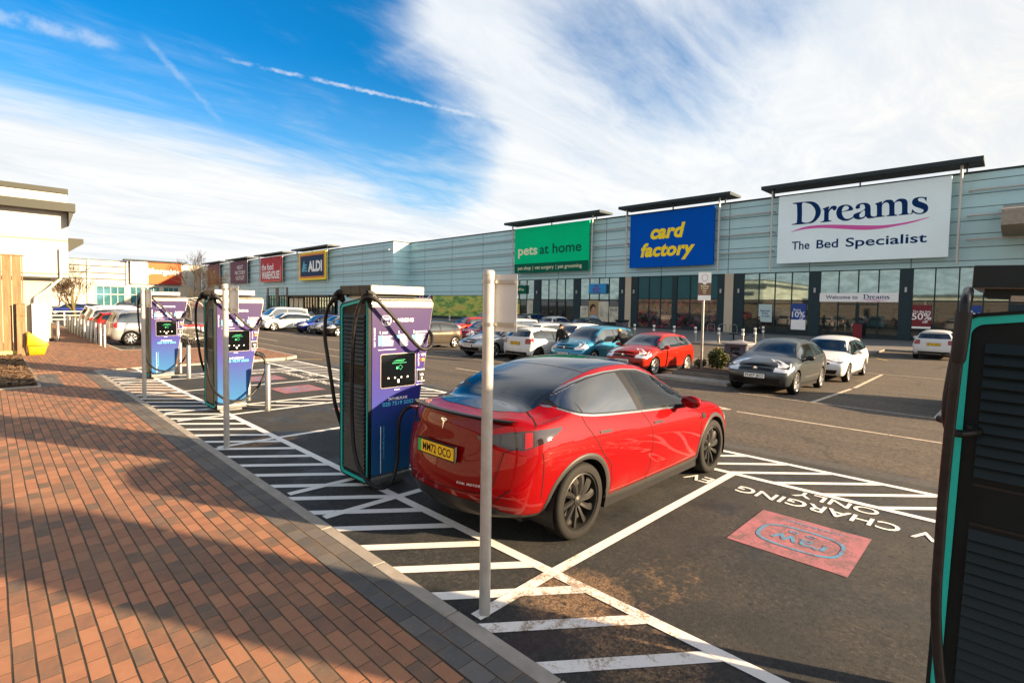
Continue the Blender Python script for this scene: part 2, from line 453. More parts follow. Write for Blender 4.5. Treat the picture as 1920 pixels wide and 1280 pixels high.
# ------------------------------------------------------------------ ground
KX = 2.24
def gz(x):
    return float(np.interp(x, [KX, 9.0, 20.0, 200.0], [-0.02, -0.10, -0.45, -0.45]))
def asphalt_material():
    m, nt, b = new_mat('asphalt')
    pos = nt.node('ShaderNodeNewGeometry').outputs['Position']
    x, y, z = nt.sep(pos)
    big = nt.noise(pos, 0.35, 5.0, 0.6)
    mid = nt.noise(pos, 2.2, 6.0, 0.65, 0.4)
    fine = nt.noise(pos, 60.0, 3.0, 0.7)
    grit = nt.noise(pos, 210.0, 2.0, 0.6)
    # old road, brown with dust, worn in lanes along the road
    st = nt.node('ShaderNodeMapping'); st.inputs['Scale'].default_value = (1.5, 0.10, 1); nt.put(st.inputs[0], pos)
    lanes = nt.noise(st.outputs[0], 1.0, 5.0, 0.6, 0.3)
    old = nt.ramp(lanes, [(0.28, (0.050, 0.042, 0.033)), (0.5, (0.105, 0.083, 0.060)), (0.70, (0.150, 0.117, 0.082))])
    old = nt.mix(nt.math('MULTIPLY', nt.sstep(nt.math('ADD', nt.math('MULTIPLY', fine, 0.5), nt.math('MULTIPLY', grit, 0.5)), 0.38, 0.62), 0.75), old, (0.040, 0.034, 0.028))
    # newer dark surface of the charging bays
    new = nt.ramp(mid, [(0.30, (0.013, 0.0155, 0.0165)), (0.55, (0.022, 0.0235, 0.023)), (0.75, (0.036, 0.034, 0.030))])
    new = nt.mix(nt.math('MULTIPLY', nt.sstep(grit, 0.56, 0.72), 0.40), new, (0.12, 0.112, 0.10))
    sp3 = nt.noise(pos, 16.0, 7.0, 0.78, 0.2)
    old = nt.mix(nt.sstep(sp3, 0.56, 0.38), old, (0.034, 0.029, 0.024))
    old = nt.mix(nt.math('MULTIPLY', nt.sstep(sp3, 0.56, 0.72), 0.7), old, (0.23, 0.175, 0.12))
    edge = nt.math('ADD', x, nt.math('MULTIPLY', nt.math('SUBTRACT', big, 0.5), 0.25))
    isold = nt.sstep(edge, 8.50, 8.58)
    seam = nt.math('SUBTRACT', nt.sstep(edge, 8.15, 8.3), isold)
    new = nt.mix(nt.math('MULTIPLY', seam, 0.6), new, (0.085, 0.080, 0.074))
    # dry dusty tyre film further into each bay
    dusty = nt.math('MULTIPLY', nt.sstep(x, 3.4, 6.6), nt.sstep(nt.noise(pos, 0.9, 6.0, 0.7, 0.6), 0.38, 0.70))
    new = nt.mix(nt.math('MULTIPLY', dusty, 0.34), new, (0.085, 0.076, 0.064))
    # washed-in sand: round the kerb drain, and patches in the near bay
    def patch(cx, cy, rx, ry):
        dx = nt.math('DIVIDE', nt.math('SUBTRACT', x, cx), rx); dy = nt.math('DIVIDE', nt.math('SUBTRACT', y, cy), ry)
        d = nt.math('ADD', nt.math('MULTIPLY', dx, dx), nt.math('MULTIPLY', dy, dy))
        return nt.math('SUBTRACT', 1.0, nt.sstep(d, 0.0, 1.0))
    sand = nt.math('MAXIMUM', nt.math('MULTIPLY', patch(3.0, 2.2, 0.75, 0.75), 0.85), nt.math('MULTIPLY', patch(3.7, 1.9, 1.0, 0.6), 0.62))
    sand = nt.math('MAXIMUM', sand, nt.math('MULTIPLY', patch(2.75, 1.55, 0.6, 0.8), 0.80))
    sand = nt.math('MAXIMUM', sand, nt.math('MULTIPLY', patch(4.7, 0.55, 1.6, 0.7), 0.48))
    sand = nt.math('MAXIMUM', sand, patch(2.9, 8.15, 0.9, 0.45))
    sand = nt.math('MAXIMUM', sand, patch(2.7, 14.2, 0.9, 2.6))
    sand = nt.math('MAXIMUM', sand, nt.math('MULTIPLY', patch(3.2, 19.0, 1.5, 0.8), 0.8))
    sn = nt.noise(pos, 9.0, 10.0, 0.78, 0.6)
    sm = nt.math('MULTIPLY', nt.sstep(nt.math('ADD', nt.math('MULTIPLY', sand, 0.50), nt.math('MULTIPLY', sn, 0.62)), 0.58, 0.74), nt.sstep(sand, 0.0, 0.12))
    sm = nt.math('MULTIPLY', sm, nt.math('ADD', 0.35, nt.math('MULTIPLY', nt.sstep(fine, 0.38, 0.60), 0.65)))
    sandc = nt.ramp(fine, [(0.3, (0.13, 0.080, 0.045)), (0.7, (0.26, 0.165, 0.090))])
    new = nt.mix(sm, new, sandc)
    # coarse pale stone and rusty dust across the bays
    sp2 = nt.noise(pos, 27.0, 6.0, 0.75, 0.3)
    broad = nt.noise(pos, 1.3, 5.0, 0.62)
    new = nt.mix(nt.math('MULTIPLY', nt.sstep(sp2, 0.50, 0.66), nt.math('ADD', 0.10, nt.math('MULTIPLY', nt.sstep(broad, 0.42, 0.70), 0.42))), new, (0.105, 0.092, 0.078))
    new = nt.mix(nt.math('MULTIPLY', nt.sstep(sp2, 0.50, 0.34), 0.85), new, (0.008, 0.0095, 0.010))
    # dark oil and tyre spots
    v = nt.node('ShaderNodeTexVoronoi'); v.inputs['Scale'].default_value = 1.35; v.inputs['Randomness'].default_value = 1.0
    nt.put(v.inputs['Vector'], nt.vmath('ADD', pos, nt.comb(nt.math('MULTIPLY', mid, 0.35), nt.math('MULTIPLY', big, 0.5), 0.0)))
    spot = nt.math('MULTIPLY', nt.math('SUBTRACT', 1.0, nt.sstep(v.outputs['Distance'], 0.06, 0.13)), nt.sstep(nt.noise(pos, 0.8, 2.0), 0.48, 0.56))
    new = nt.mix(nt.math('MULTIPLY', spot, 0.75), new, (0.010, 0.010, 0.010))
    col = nt.mix(isold, new, old)
    crack = nt.node('ShaderNodeTexVoronoi', feature='DISTANCE_TO_EDGE'); crack.inputs['Scale'].default_value = 0.22
    nt.put(crack.inputs['Vector'], nt.vmath('ADD', pos, nt.comb(nt.math('MULTIPLY', mid, 1.2), nt.math('MULTIPLY', big, 2.0), 0.0)))
    ck = nt.math('MULTIPLY', nt.math('SUBTRACT', 1.0, nt.sstep(crack.outputs['Distance'], 0.002, 0.008)), nt.math('MULTIPLY', isold, 0.6))
    col = nt.mix(ck, col, (0.02, 0.018, 0.016))
    nt.put(b.inputs['Base Color'], col)
    damp = nt.math('MULTIPLY', nt.math('SUBTRACT', 1.0, isold), nt.sstep(nt.noise(pos, 0.75, 4.0, 0.6), 0.50, 0.66))
    rg = nt.math('SUBTRACT', 0.86, nt.math('MULTIPLY', damp, 0.38))
    nt.put(b.inputs['Roughness'], nt.math('ADD', rg, nt.math('MULTIPLY', sm, 0.2)))
    b.inputs['Specular IOR Level'].default_value = 0.35
    h = nt.math('ADD', nt.math('MULTIPLY', fine, 0.6), nt.math('MULTIPLY', grit, 0.7))
    nt.put(b.inputs['Normal'], nt.bump(h, 0.55, 0.006))
    return m
M['asphalt'] = asphalt_material()

def paver_material(name, wr, lr, x0, stops, joint=(0.022, 0.018, 0.014), jr=0.0062, jc=0.0032):
    m, nt, b = new_mat(name)
    pos = nt.node('ShaderNodeNewGeometry').outputs['Position']
    wob = nt.noise(pos, 1.6, 2.0)
    x, y, z = nt.sep(pos)
    xr = nt.math('ADD', nt.math('SUBTRACT', x, x0), nt.math('MULTIPLY', nt.math('SUBTRACT', wob, 0.5), 0.008))
    u = nt.math('DIVIDE', xr, wr); row = nt.math('FLOOR', u); fu = nt.math('FRACT', u)
    wn = nt.node('ShaderNodeTexWhiteNoise', noise_dimensions='1D'); nt.put(wn.inputs['W'], row)
    shift = nt.math('ADD', nt.math('MULTIPLY', nt.math('MODULO', row, 2.0), 0.5), nt.math('MULTIPLY', wn.outputs['Value'], 0.22))
    v = nt.math('ADD', nt.math('DIVIDE', y, lr), shift); cell = nt.math('FLOOR', v); fv = nt.math('FRACT', v)
    w2 = nt.node('ShaderNodeTexWhiteNoise', noise_dimensions='2D'); nt.put(w2.inputs['Vector'], nt.comb(row, cell, 0.0))
    w3 = nt.node('ShaderNodeTexWhiteNoise', noise_dimensions='2D'); nt.put(w3.inputs['Vector'], nt.comb(nt.math('ADD', row, 91.3), cell, 0.0))
    blot = nt.noise(pos, 7.0, 7.0, 0.66, 0.5)
    f = nt.math('ADD', nt.math('MULTIPLY', w2.outputs['Value'], 0.50), nt.math('MULTIPLY', blot, 0.56))
    col = nt.ramp(f, [(p_, tuple(q_*0.93 for q_ in c_)) for p_, c_ in stops])
    dirt = nt.noise(pos, 1.1, 6.0, 0.65)
    col = nt.mix(nt.math('MULTIPLY', nt.sstep(dirt, 0.42, 0.75), 0.40), col, (0.20, 0.130, 0.078))
    gr = nt.noise(pos, 150.0, 3.0, 0.7)
    col = nt.mix(nt.math('MULTIPLY', nt.sstep(gr, 0.48, 0.75), 0.38), col, (0.075, 0.055, 0.042))
    spk = nt.noise(pos, 95.0, 1.0, 0.5)
    col = nt.mix(nt.math('MULTIPLY', nt.sstep(spk, 0.74, 0.78), 0.6), col, (0.45, 0.40, 0.33))
    col = nt.mix(nt.math('MULTIPLY', nt.math('SUBTRACT', w3.outputs['Value'], 0.5), 0.5), col, (0.05, 0.045, 0.04))
    def edge(fr, wid, j):
        d = nt.math('MULTIPLY', nt.math('MINIMUM', fr, nt.math('SUBTRACT', 1.0, fr)), wid)
        return nt.sstep(nt.math('ADD', d, nt.math('MULTIPLY', nt.math('SUBTRACT', gr, 0.5), 0.0025)), j*0.35, j*1.25)
    eu = edge(fu, wr, jr); ev = edge(fv, lr, jc)
    e = nt.math('MULTIPLY', eu, ev)
    rim = nt.math('SUBTRACT', 1.0, nt.math('MULTIPLY', edge(fu, wr, jr*2.6), edge(fv, lr, jc*2.6)))
    col = nt.mix(nt.math('MULTIPLY', rim, nt.math('MULTIPLY', nt.sstep(blot, 0.35, 0.7), 0.55)), col, (0.215, 0.130, 0.065))
    jn = nt.mix(nt.sstep(dirt, 0.40, 0.66), joint, (0.085, 0.058, 0.036))
    col = nt.mix(nt.math('MAXIMUM', e, nt.math('MULTIPLY', nt.sstep(nt.noise(pos, 3.3, 4.0, 0.6), 0.58, 0.75), 0.55)), jn, col)
    nt.put(b.inputs['Base Color'], col)
    b.inputs['Roughness'].default_value = 0.84; b.inputs['Specular IOR Level'].default_value = 0.3
    tilt = nt.math('MULTIPLY', w3.outputs['Value'], 0.35)
    h = nt.math('ADD', nt.math('MULTIPLY', e, 1.0), nt.math('ADD', nt.math('MULTIPLY', gr, 0.18), tilt))
    nt.put(b.inputs['Normal'], nt.bump(h, 0.8, 0.006))
    return m
M['pavers'] = paver_material('brick_pavers', 0.1003, 0.205, 1.86, [(0.14, (0.080, 0.068, 0.060)), (0.30, (0.140, 0.095, 0.068)), (0.44, (0.215, 0.108, 0.066)), (0.60, (0.295, 0.132, 0.074)), (0.78, (0.335, 0.160, 0.088)), (0.95, (0.310, 0.095, 0.056))])
M['pavers_dark'] = paver_material('charcoal_setts', 0.135, 0.205, 1.862, [(0.15, (0.060, 0.064, 0.068)), (0.5, (0.090, 0.092, 0.092)), (0.9, (0.140, 0.132, 0.122))], joint=(0.030, 0.028, 0.026))

# one sheet of asphalt out to the horizon, with the fall of the car park
xs = [-700, -60, -10, KX, 5, 9, 14.5, 20, 30, 52, 200, 1500]; ys = [-900, -60, 0, 20, 60, 200, 2500]
mb = MB(); mb.grid([[(a, c, gz(a)) for a in xs] for c in ys])
tag(mb.build('asphalt_ground', M['asphalt'], recalc=False), kind='structure')

# brick pavement (several slabs), dark border, kerb
mb = MB()
mb.prism([(-40, -14), (1.86, -14), (1.86, 19.35), (-40, 19.35)], -0.12, 0.0)
mb.prism([(-40, 19.35), (7.75, 19.50), (8.3, 19.95), (8.45, 24.2), (7.6, 25.2), (3.75, 26.2), (3.75, 75), (-40, 75)], -0.14, 0.0)
tag(mb.build('brick_pavement', M['pavers']), kind='structure')
mb = MB()
mb.box(1.8601, -14, -0.12, 2.13, 19.35, 0.002)
tag(mb.build('charcoal_border', M['pavers_dark']), kind='structure')
mb = MB()
def kerb_line(pts, wd=0.115, seg=0.92, top=0.006):
    for a, b in zip(pts[:-1], pts[1:]):
        a = Vector((a[0], a[1], 0)); b = Vector((b[0], b[1], 0)); L = (b-a).length; n = max(1, int(round(L/seg)))
        t = (b-a)/L; nn = Vector((t.y, -t.x, 0))
        for i in range(n):
            p = a+t*(L*i/n+0.004); q = a+t*(L*(i+1)/n-0.004)
            c = [p, q, q+nn*wd, p+nn*wd]
            mb.hexa([(k.x, k.y, -0.16) for k in c], [(k.x, k.y, top+random.uniform(-0.002, 0.002)) for k in c])
kerb_line([(2.13, -14), (2.13, 19.35)])
kerb_line([(2.13, 19.36), (7.75, 19.50), (8.3, 19.95), (8.45, 24.2), (7.6, 25.2), (3.75, 26.2), (3.75, 75)])
tag(mb.build('kerb', M['concrete'], bevel=0.008), kind='structure')
# mulch bed beside the pavement
def mulch():
    mb = MB(); nx, ny = 60, 70
    P = []
    for j in range(ny+1):
        row = []
        for i in range(nx+1):
            a = -6+6.85*i/nx; c = 16.55+9.2*j/ny
            e = min(i, nx-i, j, ny-j)
            row.append((a, c, 0.015+min(e, 5)*0.010+random.uniform(-0.010, 0.012)))
        P.append(row)
    mb.grid(P)
    for k in range(9000):
        a = random.uniform(-1.6, 0.8); c = random.uniform(16.65, 25.6)
        l = random.uniform(0.03, 0.075); wd = random.uniform(0.008, 0.02); th = random.uniform(0, 6.3)
        u = Vector((math.cos(th), math.sin(th), random.uniform(-0.3, 0.3)))*l; v = Vector((-math.sin(th), math.cos(th), random.uniform(-0.4, 0.4)))*wd
        p = Vector((a, c, random.uniform(0.06, 0.085)))
        mb.add([p-u-v, p+u-v, p+u+v, p-u+v], [(0, 1, 2, 3)], random.choice((0, 1, 1, 2)))
    o = mb.build('bark_mulch', [mat('mulch', (0.085, 0.052, 0.030), 0.9, var=0.5, vscale=40), mat('mulch_pale', (0.20, 0.125, 0.068), 0.85), mat('mulch_dark', (0.045, 0.028, 0.018), 0.9)], recalc=False)
    tag(o, kind='stuff')
mulch()
mb = MB()
mb.box(0.86, 16.3, -0.05, 1.26, 19.0, 0.004)
tag(mb.build('charcoal_strip', M['pavers_dark']), kind='structure')
mb = MB(); mb.box(0.855, 16.45, -0.05, 0.80, 25.6, 0.03); mb.box(-6, 16.45, -0.05, 0.80, 16.52, 0.03)
tag(mb.build('bed_edging', M['concrete']), kind='structure')
# pavement in front of the shops
mb = MB()
mb.prism([(34.0, 5.6), (52.6, 5.6), (52.6, 76), (34.0, 76)], -0.60, -0.33)
mb.prism([(39.2, -60), (52.6, -60), (52.6, 5.6), (39.2, 5.6)], -0.60, -0.33)
tag(mb.build('shop_pavement', mat('paving_slab', (0.15, 0.145, 0.135), 0.8, var=0.2, vscale=1.5)), kind='structure')

# ------------------------------------------------------------------ painted markings
def paint_material(name, col, wear, amount):
    m, nt, b = new_mat(name)
    pos = nt.node('ShaderNodeNewGeometry').outputs['Position']
    a = nt.noise(pos, 7.0, 8.0, 0.7, 0.5); f = nt.noise(pos, 55.0, 4.0, 0.7); x, y, z = nt.sep(pos)
    dx = nt.math('SUBTRACT', x, 3.0); dy = nt.math('DIVIDE', nt.math('SUBTRACT', y, 2.1), 0.9)
    near = nt.math('SUBTRACT', 1.0, nt.sstep(nt.math('ADD', nt.math('MULTIPLY', dx, dx), nt.math('MULTIPLY', dy, dy)), 0.1, 1.0))
    k = nt.math('ADD', nt.math('ADD', nt.math('MULTIPLY', a, 0.6), nt.math('MULTIPLY', f, 0.4)), nt.math('MULTIPLY', near, 0.10))
    k = nt.sstep(k, 0.64-amount, 0.78-amount)
    nt.put(b.inputs['Base Color'], nt.mix(k, col, wear))
    b.inputs['Roughness'].default_value = 0.7
    nt.put(b.inputs['Normal'], nt.bump(f, 0.4, 0.004))
    return m
M['paint'] = paint_material('road_paint', (0.66, 0.64, 0.60), (0.25, 0.175, 0.105), 0.085)
M['paint_old'] = paint_material('worn_road_paint', (0.50, 0.42, 0.32), (0.14, 0.115, 0.085), 0.16)
M['paint_pink'] = paint_material('pink_road_paint', (0.30, 0.105, 0.125), (0.14, 0.075, 0.075), 0.19)
M['paint_blue'] = paint_material('blue_road_paint', (0.05, 0.22, 0.36), (0.12, 0.07, 0.10), 0.17)
M['paint_yellow'] = paint_material('yellow_road_paint', (0.50, 0.33, 0.05), (0.13, 0.10, 0.06), 0.15)
LIFT = [0.004]
def gl(x, y, k=0): return (x, y, gz(x)+LIFT[0]+0.0015*k)
def strip(mb, a, b, wd, k=0, cutx=None):
    """painted strip from a to b on the ground, split where the ground bends"""
    a = Vector((a[0], a[1])); b = Vector((b[0], b[1])); t = (b-a).normalized(); n = Vector((-t.y, t.x))*wd/2
    ts = [0.0, 1.0]
    for xb in (9.0, 20.0):
        if abs(b.x-a.x) > 1e-6:
            s = (xb-a.x)/(b.x-a.x)
            if 0 < s < 1: ts.append(s)
    ts.sort()
    for s0, s1 in zip(ts[:-1], ts[1:]):
        p, q = a+(b-a)*s0, a+(b-a)*s1
        mb.add([gl(*(p-n), k), gl(*(q-n), k), gl(*(q+n), k), gl(*(p+n), k)], [(0, 1, 2, 3)])
PER = 5.65
mb = MB()
XH = 3.148
def hatch_lines(mb, xa, xb, y0, y1, step, phase, wd, dirn=-0.82):
    """diagonal bars between two edges, clipped square to the edges"""
    y = phase
    while y < y1+2:
        ya, yb = y, y+dirn*(xb-xa)
        if y0 <= min(ya, yb) and max(ya, yb) <= y1:
            h = wd*math.sqrt(1+dirn*dirn)/2
            mb.add([gl(xa, ya-h), gl(xb, yb-h), gl(xb, yb+h), gl(xa, ya+h)], [(0, 1, 2, 3)])
        y += step
hatch_lines(mb, 2.262, XH-0.05, -9.0, 19.2, 0.520, 3.98-0.52*22, 0.105, -0.79)
mb2 = MB()
strip(mb2, (XH, -9.5), (XH, 19.3), 0.10, 1)
hatch_lines(mb, 6.94, 7.86, -14.0, 20.0, 0.55, 2.58-0.55*28, 0.085, -0.97)
strip(mb2, (6.89, -14.5), (6.89, 18.9), 0.10, 1); strip(mb2, (7.91, -14.5), (7.91, 19.0), 0.10, 1)
for k in range(-2, 3):
    o = PER*k
    strip(mb2, (XH+0.05, 2.57+o), (6.84, 2.57+o), 0.10, 1); strip(mb2, (2.30, 2.55+o), (XH-0.05, 2.57+o), 0.10, 2)
    for yy in (4.82, 5.68):
        strip(mb2, (2.30, yy+o), (XH-0.05, yy+o), 0.10, 2); strip(mb2, (XH+0.05, yy+o), (6.84, yy+o), 0.10, 1)
    for q in range(6):
        xa = 3.75+q*0.55
        strip(mb, (xa, 5.60+o), (min(6.80, xa+0.75), 4.90+o), 0.085)
tag(mb.build('hatched_markings', M['paint'], recalc=False), kind='structure')
tag(mb2.build('bay_lines', M['paint'], recalc=False), kind='structure')
# lettering and logo of the bays (read from the road side)
mt, mp_, ml = MB(), MB(), MB()
def flat_text(mb, txt, x, y, h, width, k=1, bold=0.0):
    t = MB(); put_text(t, txt, (0, 0, 0), (0, 1, 0), (-1, 0, 0), h=h, width=width, align='C', bold=bold)
    mb.add([gl(p[0]+x, p[1]+y, k) for p in t.v], t.f)
def ring(mb, cx, cy, rx, ry, wd, k=2, n=40, p=3.2):
    vs = []
    for i in range(n):
        a = 2*math.pi*i/n; c, s_ = math.cos(a), math.sin(a)
        e = (abs(c)**p+abs(s_)**p)**(-1/p)
        vs += [gl(cx+c*e*rx, cy+s_*e*ry, k), gl(cx+c*e*(rx-wd), cy+s_*e*(ry-wd), k)]
    mb.add(vs, [(2*i, 2*((i+1) % n), 2*((i+1) % n)+1, 2*i+1) for i in range(n)])
for k in range(-1, 3):
    for cy in (1.36, 3.70):
        c = cy+PER*k
        flat_text(mt, 'EV CHARGING', 6.46, c-0.06, 0.23, 2.02, bold=0.012)
        flat_text(mt, 'ONLY', 6.80, c, 0.21, 0.84, bold=0.012)
        mp_.add([gl(4.85, c-0.49), gl(5.86, c-0.49), gl(5.86, c+0.49), gl(4.85, c+0.49)], [(0, 1, 2, 3)])
        ring(ml, 5.32, c-0.01, 0.27, 0.36, 0.032)
        flat_text(ml, 'raw', 5.36, c-0.01, 0.23, 0.46, 2, bold=0.015)
        for s_ in (-1, 1): ring(ml, 5.46, c+0.075*s_, 0.035, 0.042, 0.016, n=16, p=2.4)
        flat_text(ml, 'CHARGING', 5.76, c-0.01, 0.055, 0.52, 2)
tag(mt.build('bay_lettering', M['paint'], recalc=False), kind='structure')
tag(mp_.build('bay_colour_patches', M['paint_pink'], recalc=False), kind='structure')
tag(ml.build('bay_logo_markings', M['paint_blue'], recalc=False), kind='structure')
# older markings of the car park
mb = MB()
for y0 in (0.7, 10.5, 20.3, 30.1):
    strip(mb, (11.62, y0), (11.62, y0+3.6), 0.085)
for y0, y1 in ((-12, 5.6), (9.0, 60)):
    strip(mb, (14.82, y0), (14.82, y1), 0.055); strip(mb, (24.95, y0), (24.95, y1), 0.055)
strip(mb, (11.75, 4.5), (11.3, 5.1), 0.12); strip(mb, (11.75, 4.5), (12.0, 5.1), 0.12)
strip(mb, (10.0, 19), (10.1, 60), 0.06); strip(mb, (26.6, 5), (26.6, 60), 0.05)
for i in range(-5, 20):
    y = 3.6+2.48*i
    if 6 < y < 8.8: continue
    strip(mb, (14.88, y), (19.35, y), 0.105); strip(mb, (19.75, y), (24.8, y), 0.105)
tag(mb.build('worn_markings', M['paint_old'], recalc=False), kind='structure')
mb = MB()
for a, b in (((29.5, 5.6), (34, 8.4)), ((29.5, 5.6), (33.9, 5.6)), ((31.8, 4.4), (33.9, 5.6)), ((29.5, 8.4), (34, 8.4)), ((8.15, 19.4), (8.95, 18.9))):
    strip(mb, a, b, 0.09)
tag(mb.build('yellow_markings', M['paint_yellow'], recalc=False), kind='structure')
# outlines of the serif letters (Y, Z on the sign face)
GLY = {'D':[[(14.378,11.514),(13.292,11.501),(12.801,11.417),(12.438,11.142),(12.233,10.759),(12.191,10.504),(12.243,10.188),(12.454,9.852),(12.799,9.599),(13.32,9.563),(14.377,9.57),(14.393,9.646),(14.124,9.693),(14.047,9.796),(14.038,10.494),(14.093,11.273),(14.151,11.375),(14.375,11.433)],[(13.664,11.403),(13.32,11.374),(12.974,11.208),(12.717,10.888),(12.602,10.551),(12.627,10.194),(12.776,9.85),(13.094,9.665),(13.39,9.672),(13.591,9.751),(13.648,9.866),(13.657,10.672)]],'r':[[(12.042,10.737),(11.608,10.876),(11.563,10.821),(11.616,10.58),(11.451,10.808),(11.269,10.892),(11.083,10.848),(11.006,10.754),(11.042,10.584),(11.131,10.489),(11.254,10.503),(11.32,10.616),(11.443,10.595),(11.572,10.398),(11.588,10.152),(11.573,9.761),(11.533,9.686),(11.395,9.651),(11.393,9.58),(12.144,9.57),(12.147,9.628),(11.971,9.681),(11.925,9.798),(11.94,10.547),(11.994,10.638),(12.039,10.665)]],'e':[[(11.029,10.231),(10.98,10.541),(10.836,10.769),(10.538,10.872),(10.238,10.849),(9.965,10.698),(9.82,10.44),(9.923,10.349),(10.576,10.285),(10.623,10.256),(10.566,10.005),(10.406,9.745),(10.193,9.667),(9.958,9.711),(9.728,9.866),(9.697,9.808),(9.895,9.622),(10.188,9.514),(10.488,9.545),(10.797,9.716),(10.957,9.943)],[(10.614,10.338),(10.587,10.586),(10.473,10.739),(10.324,10.763),(10.172,10.689),(10.136,10.512),(10.281,10.404)]],'a':[[(9.665,10.525),(9.574,10.74),(9.357,10.843),(9.07,10.861),(8.81,10.781),(8.65,10.586),(8.605,10.297),(8.589,9.891),(8.515,9.714),(8.288,9.643),(8.284,9.562),(8.537,9.548),(8.792,9.562),(8.912,9.723),(9.079,9.592),(9.365,9.533),(9.63,9.608),(9.784,9.783),(9.762,9.987),(9.532,10.098),(9.274,10.171),(9.022,10.346),(9.012,10.549),(9.094,10.728),(9.239,10.76),(9.352,10.692),(9.345,10.521),(9.428,10.428),(9.574,10.425)],[(9.018,10.244),(9.215,10.131),(9.352,9.941),(9.345,9.756),(9.226,9.675),(9.056,9.739),(8.986,9.867)]],'m':[[(8.3,10.697),(7.9,10.827),(7.859,10.775),(7.871,10.644),(7.671,10.864),(7.4,10.895),(7.181,10.821),(7.067,10.642),(6.861,10.845),(6.598,10.875),(6.359,10.799),(6.219,10.567),(6.192,9.885),(6.159,9.687),(6.052,9.623),(5.925,9.673),(5.922,9.596),(6.717,9.586),(6.719,9.638),(6.578,9.701),(6.545,9.795),(6.568,10.384),(6.613,10.584),(6.749,10.68),(6.907,10.654),(7.036,10.54),(7.007,9.781),(6.965,9.678),(6.851,9.633),(6.849,9.567),(7.523,9.588),(7.525,9.641),(7.397,9.693),(7.357,9.788),(7.382,10.418),(7.444,10.623),(7.583,10.707),(7.718,10.658),(7.848,10.475),(7.832,9.774),(7.79,9.683),(7.663,9.656),(7.66,9.589),(8.285,9.589),(8.288,9.643),(8.206,9.715),(8.171,9.811),(8.197,10.484),(8.24,10.589),(8.297,10.63)]],'s':[[(5.067,10.82),(5.054,10.501),(5.094,10.507),(5.202,10.692),(5.356,10.763),(5.508,10.764),(5.58,10.678),(5.524,10.543),(5.292,10.417),(5.033,10.226),(4.934,9.993),(4.964,9.743),(5.157,9.562),(5.459,9.532),(5.717,9.605),(5.823,9.701),(5.899,9.658),(5.935,9.675),(5.91,9.949),(5.869,9.944),(5.722,9.734),(5.488,9.624),(5.311,9.624),(5.204,9.739),(5.245,9.871),(5.478,10.007),(5.791,10.192),(5.928,10.401),(5.921,10.626),(5.789,10.801),(5.511,10.86),(5.257,10.826),(5.155,10.768)]],'w':[[(14.424,8.982),(13.837,9.188),(13.115,9.34),(12.022,9.344),(10.779,9.238),(9.289,9.047),(7.87,8.911),(6.787,8.939),(5.849,9.06),(4.904,9.242),(4.902,9.198),(5.844,8.93),(6.781,8.774),(7.86,8.643),(8.986,8.644),(10.161,8.804),(11.384,9.0),(12.331,9.101),(13.303,9.103),(13.965,9.03),(14.422,8.944)]]}
# ------------------------------------------------------------------ buildings
def cladding_material(name, base, joint, hz, hy, axis):
    """metal wall panels with fine joints; axis = the horizontal wall direction"""
    m, nt, b = new_mat(name)
    pos = nt.node('ShaderNodeNewGeometry').outputs['Position']
    x, y, z = nt.sep(pos)
    a = y if axis == 'Y' else x
    def line(v, step, wd, off=0.0):
        f = nt.math('FRACT', nt.math('DIVIDE', nt.math('ADD', v, off), step))
        d = nt.math('MULTIPLY', nt.math('MINIMUM', f, nt.math('SUBTRACT', 1.0, f)), step)
        return nt.math('SUBTRACT', 1.0, nt.sstep(d, wd*0.8, wd*1.5))
    j = nt.math('MAXIMUM', line(z, hz, 0.030), line(a, hy, 0.035, 1.3))
    n = nt.noise(pos, 0.35, 5.0, 0.6)
    stp = nt.node('ShaderNodeMapping'); stp.inputs['Scale'].default_value = (1.5, 1.5, 0.08); nt.put(stp.inputs[0], pos)
    streak = nt.noise(stp.outputs[0], 1.4, 5.0, 0.65)
    wn = nt.node('ShaderNodeTexWhiteNoise', noise_dimensions='2D')
    nt.put(wn.inputs['Vector'], nt.comb(nt.math('FLOOR', nt.math('DIVIDE', z, hz)), nt.math('FLOOR', nt.math('DIVIDE', nt.math('ADD', a, 1.3), hy)), 0.0))
    t = nt.math('ADD', nt.math('MULTIPLY', nt.math('SUBTRACT', wn.outputs['Value'], 0.5), 0.10), nt.math('MULTIPLY', nt.math('SUBTRACT', nt.math('ADD', n, streak), 1.0), 0.35))
    c = nt.mix(nt.math('ADD', 0.5, t), tuple(q*0.80 for q in base), tuple(min(1, q*1.18) for q in base))
    nt.put(b.inputs['Base Color'], nt.mix(j, c, joint))
    b.inputs['Roughness'].default_value = 0.5; b.inputs['Specular IOR Level'].default_value = 0.2
    nt.put(b.inputs['Normal'], nt.bump(nt.math('SUBTRACT', nt.math('MULTIPLY', n, 0.4), j), 0.35, 0.02))
    return m
M['clad_blue'] = cladding_material('blue_grey_cladding', (0.43, 0.64, 0.68), (0.12, 0.19, 0.21), 0.98, 7.2, 'Y')
M['clad_white'] = cladding_material('pale_cladding', (0.40, 0.385, 0.34), (0.17, 0.155, 0.12), 1.25, 9.0, 'X')
M['clad_cream'] = cladding_material('cream_panels', (0.34, 0.335, 0.31), (0.16, 0.15, 0.12), 1.62, 6.1, 'X')
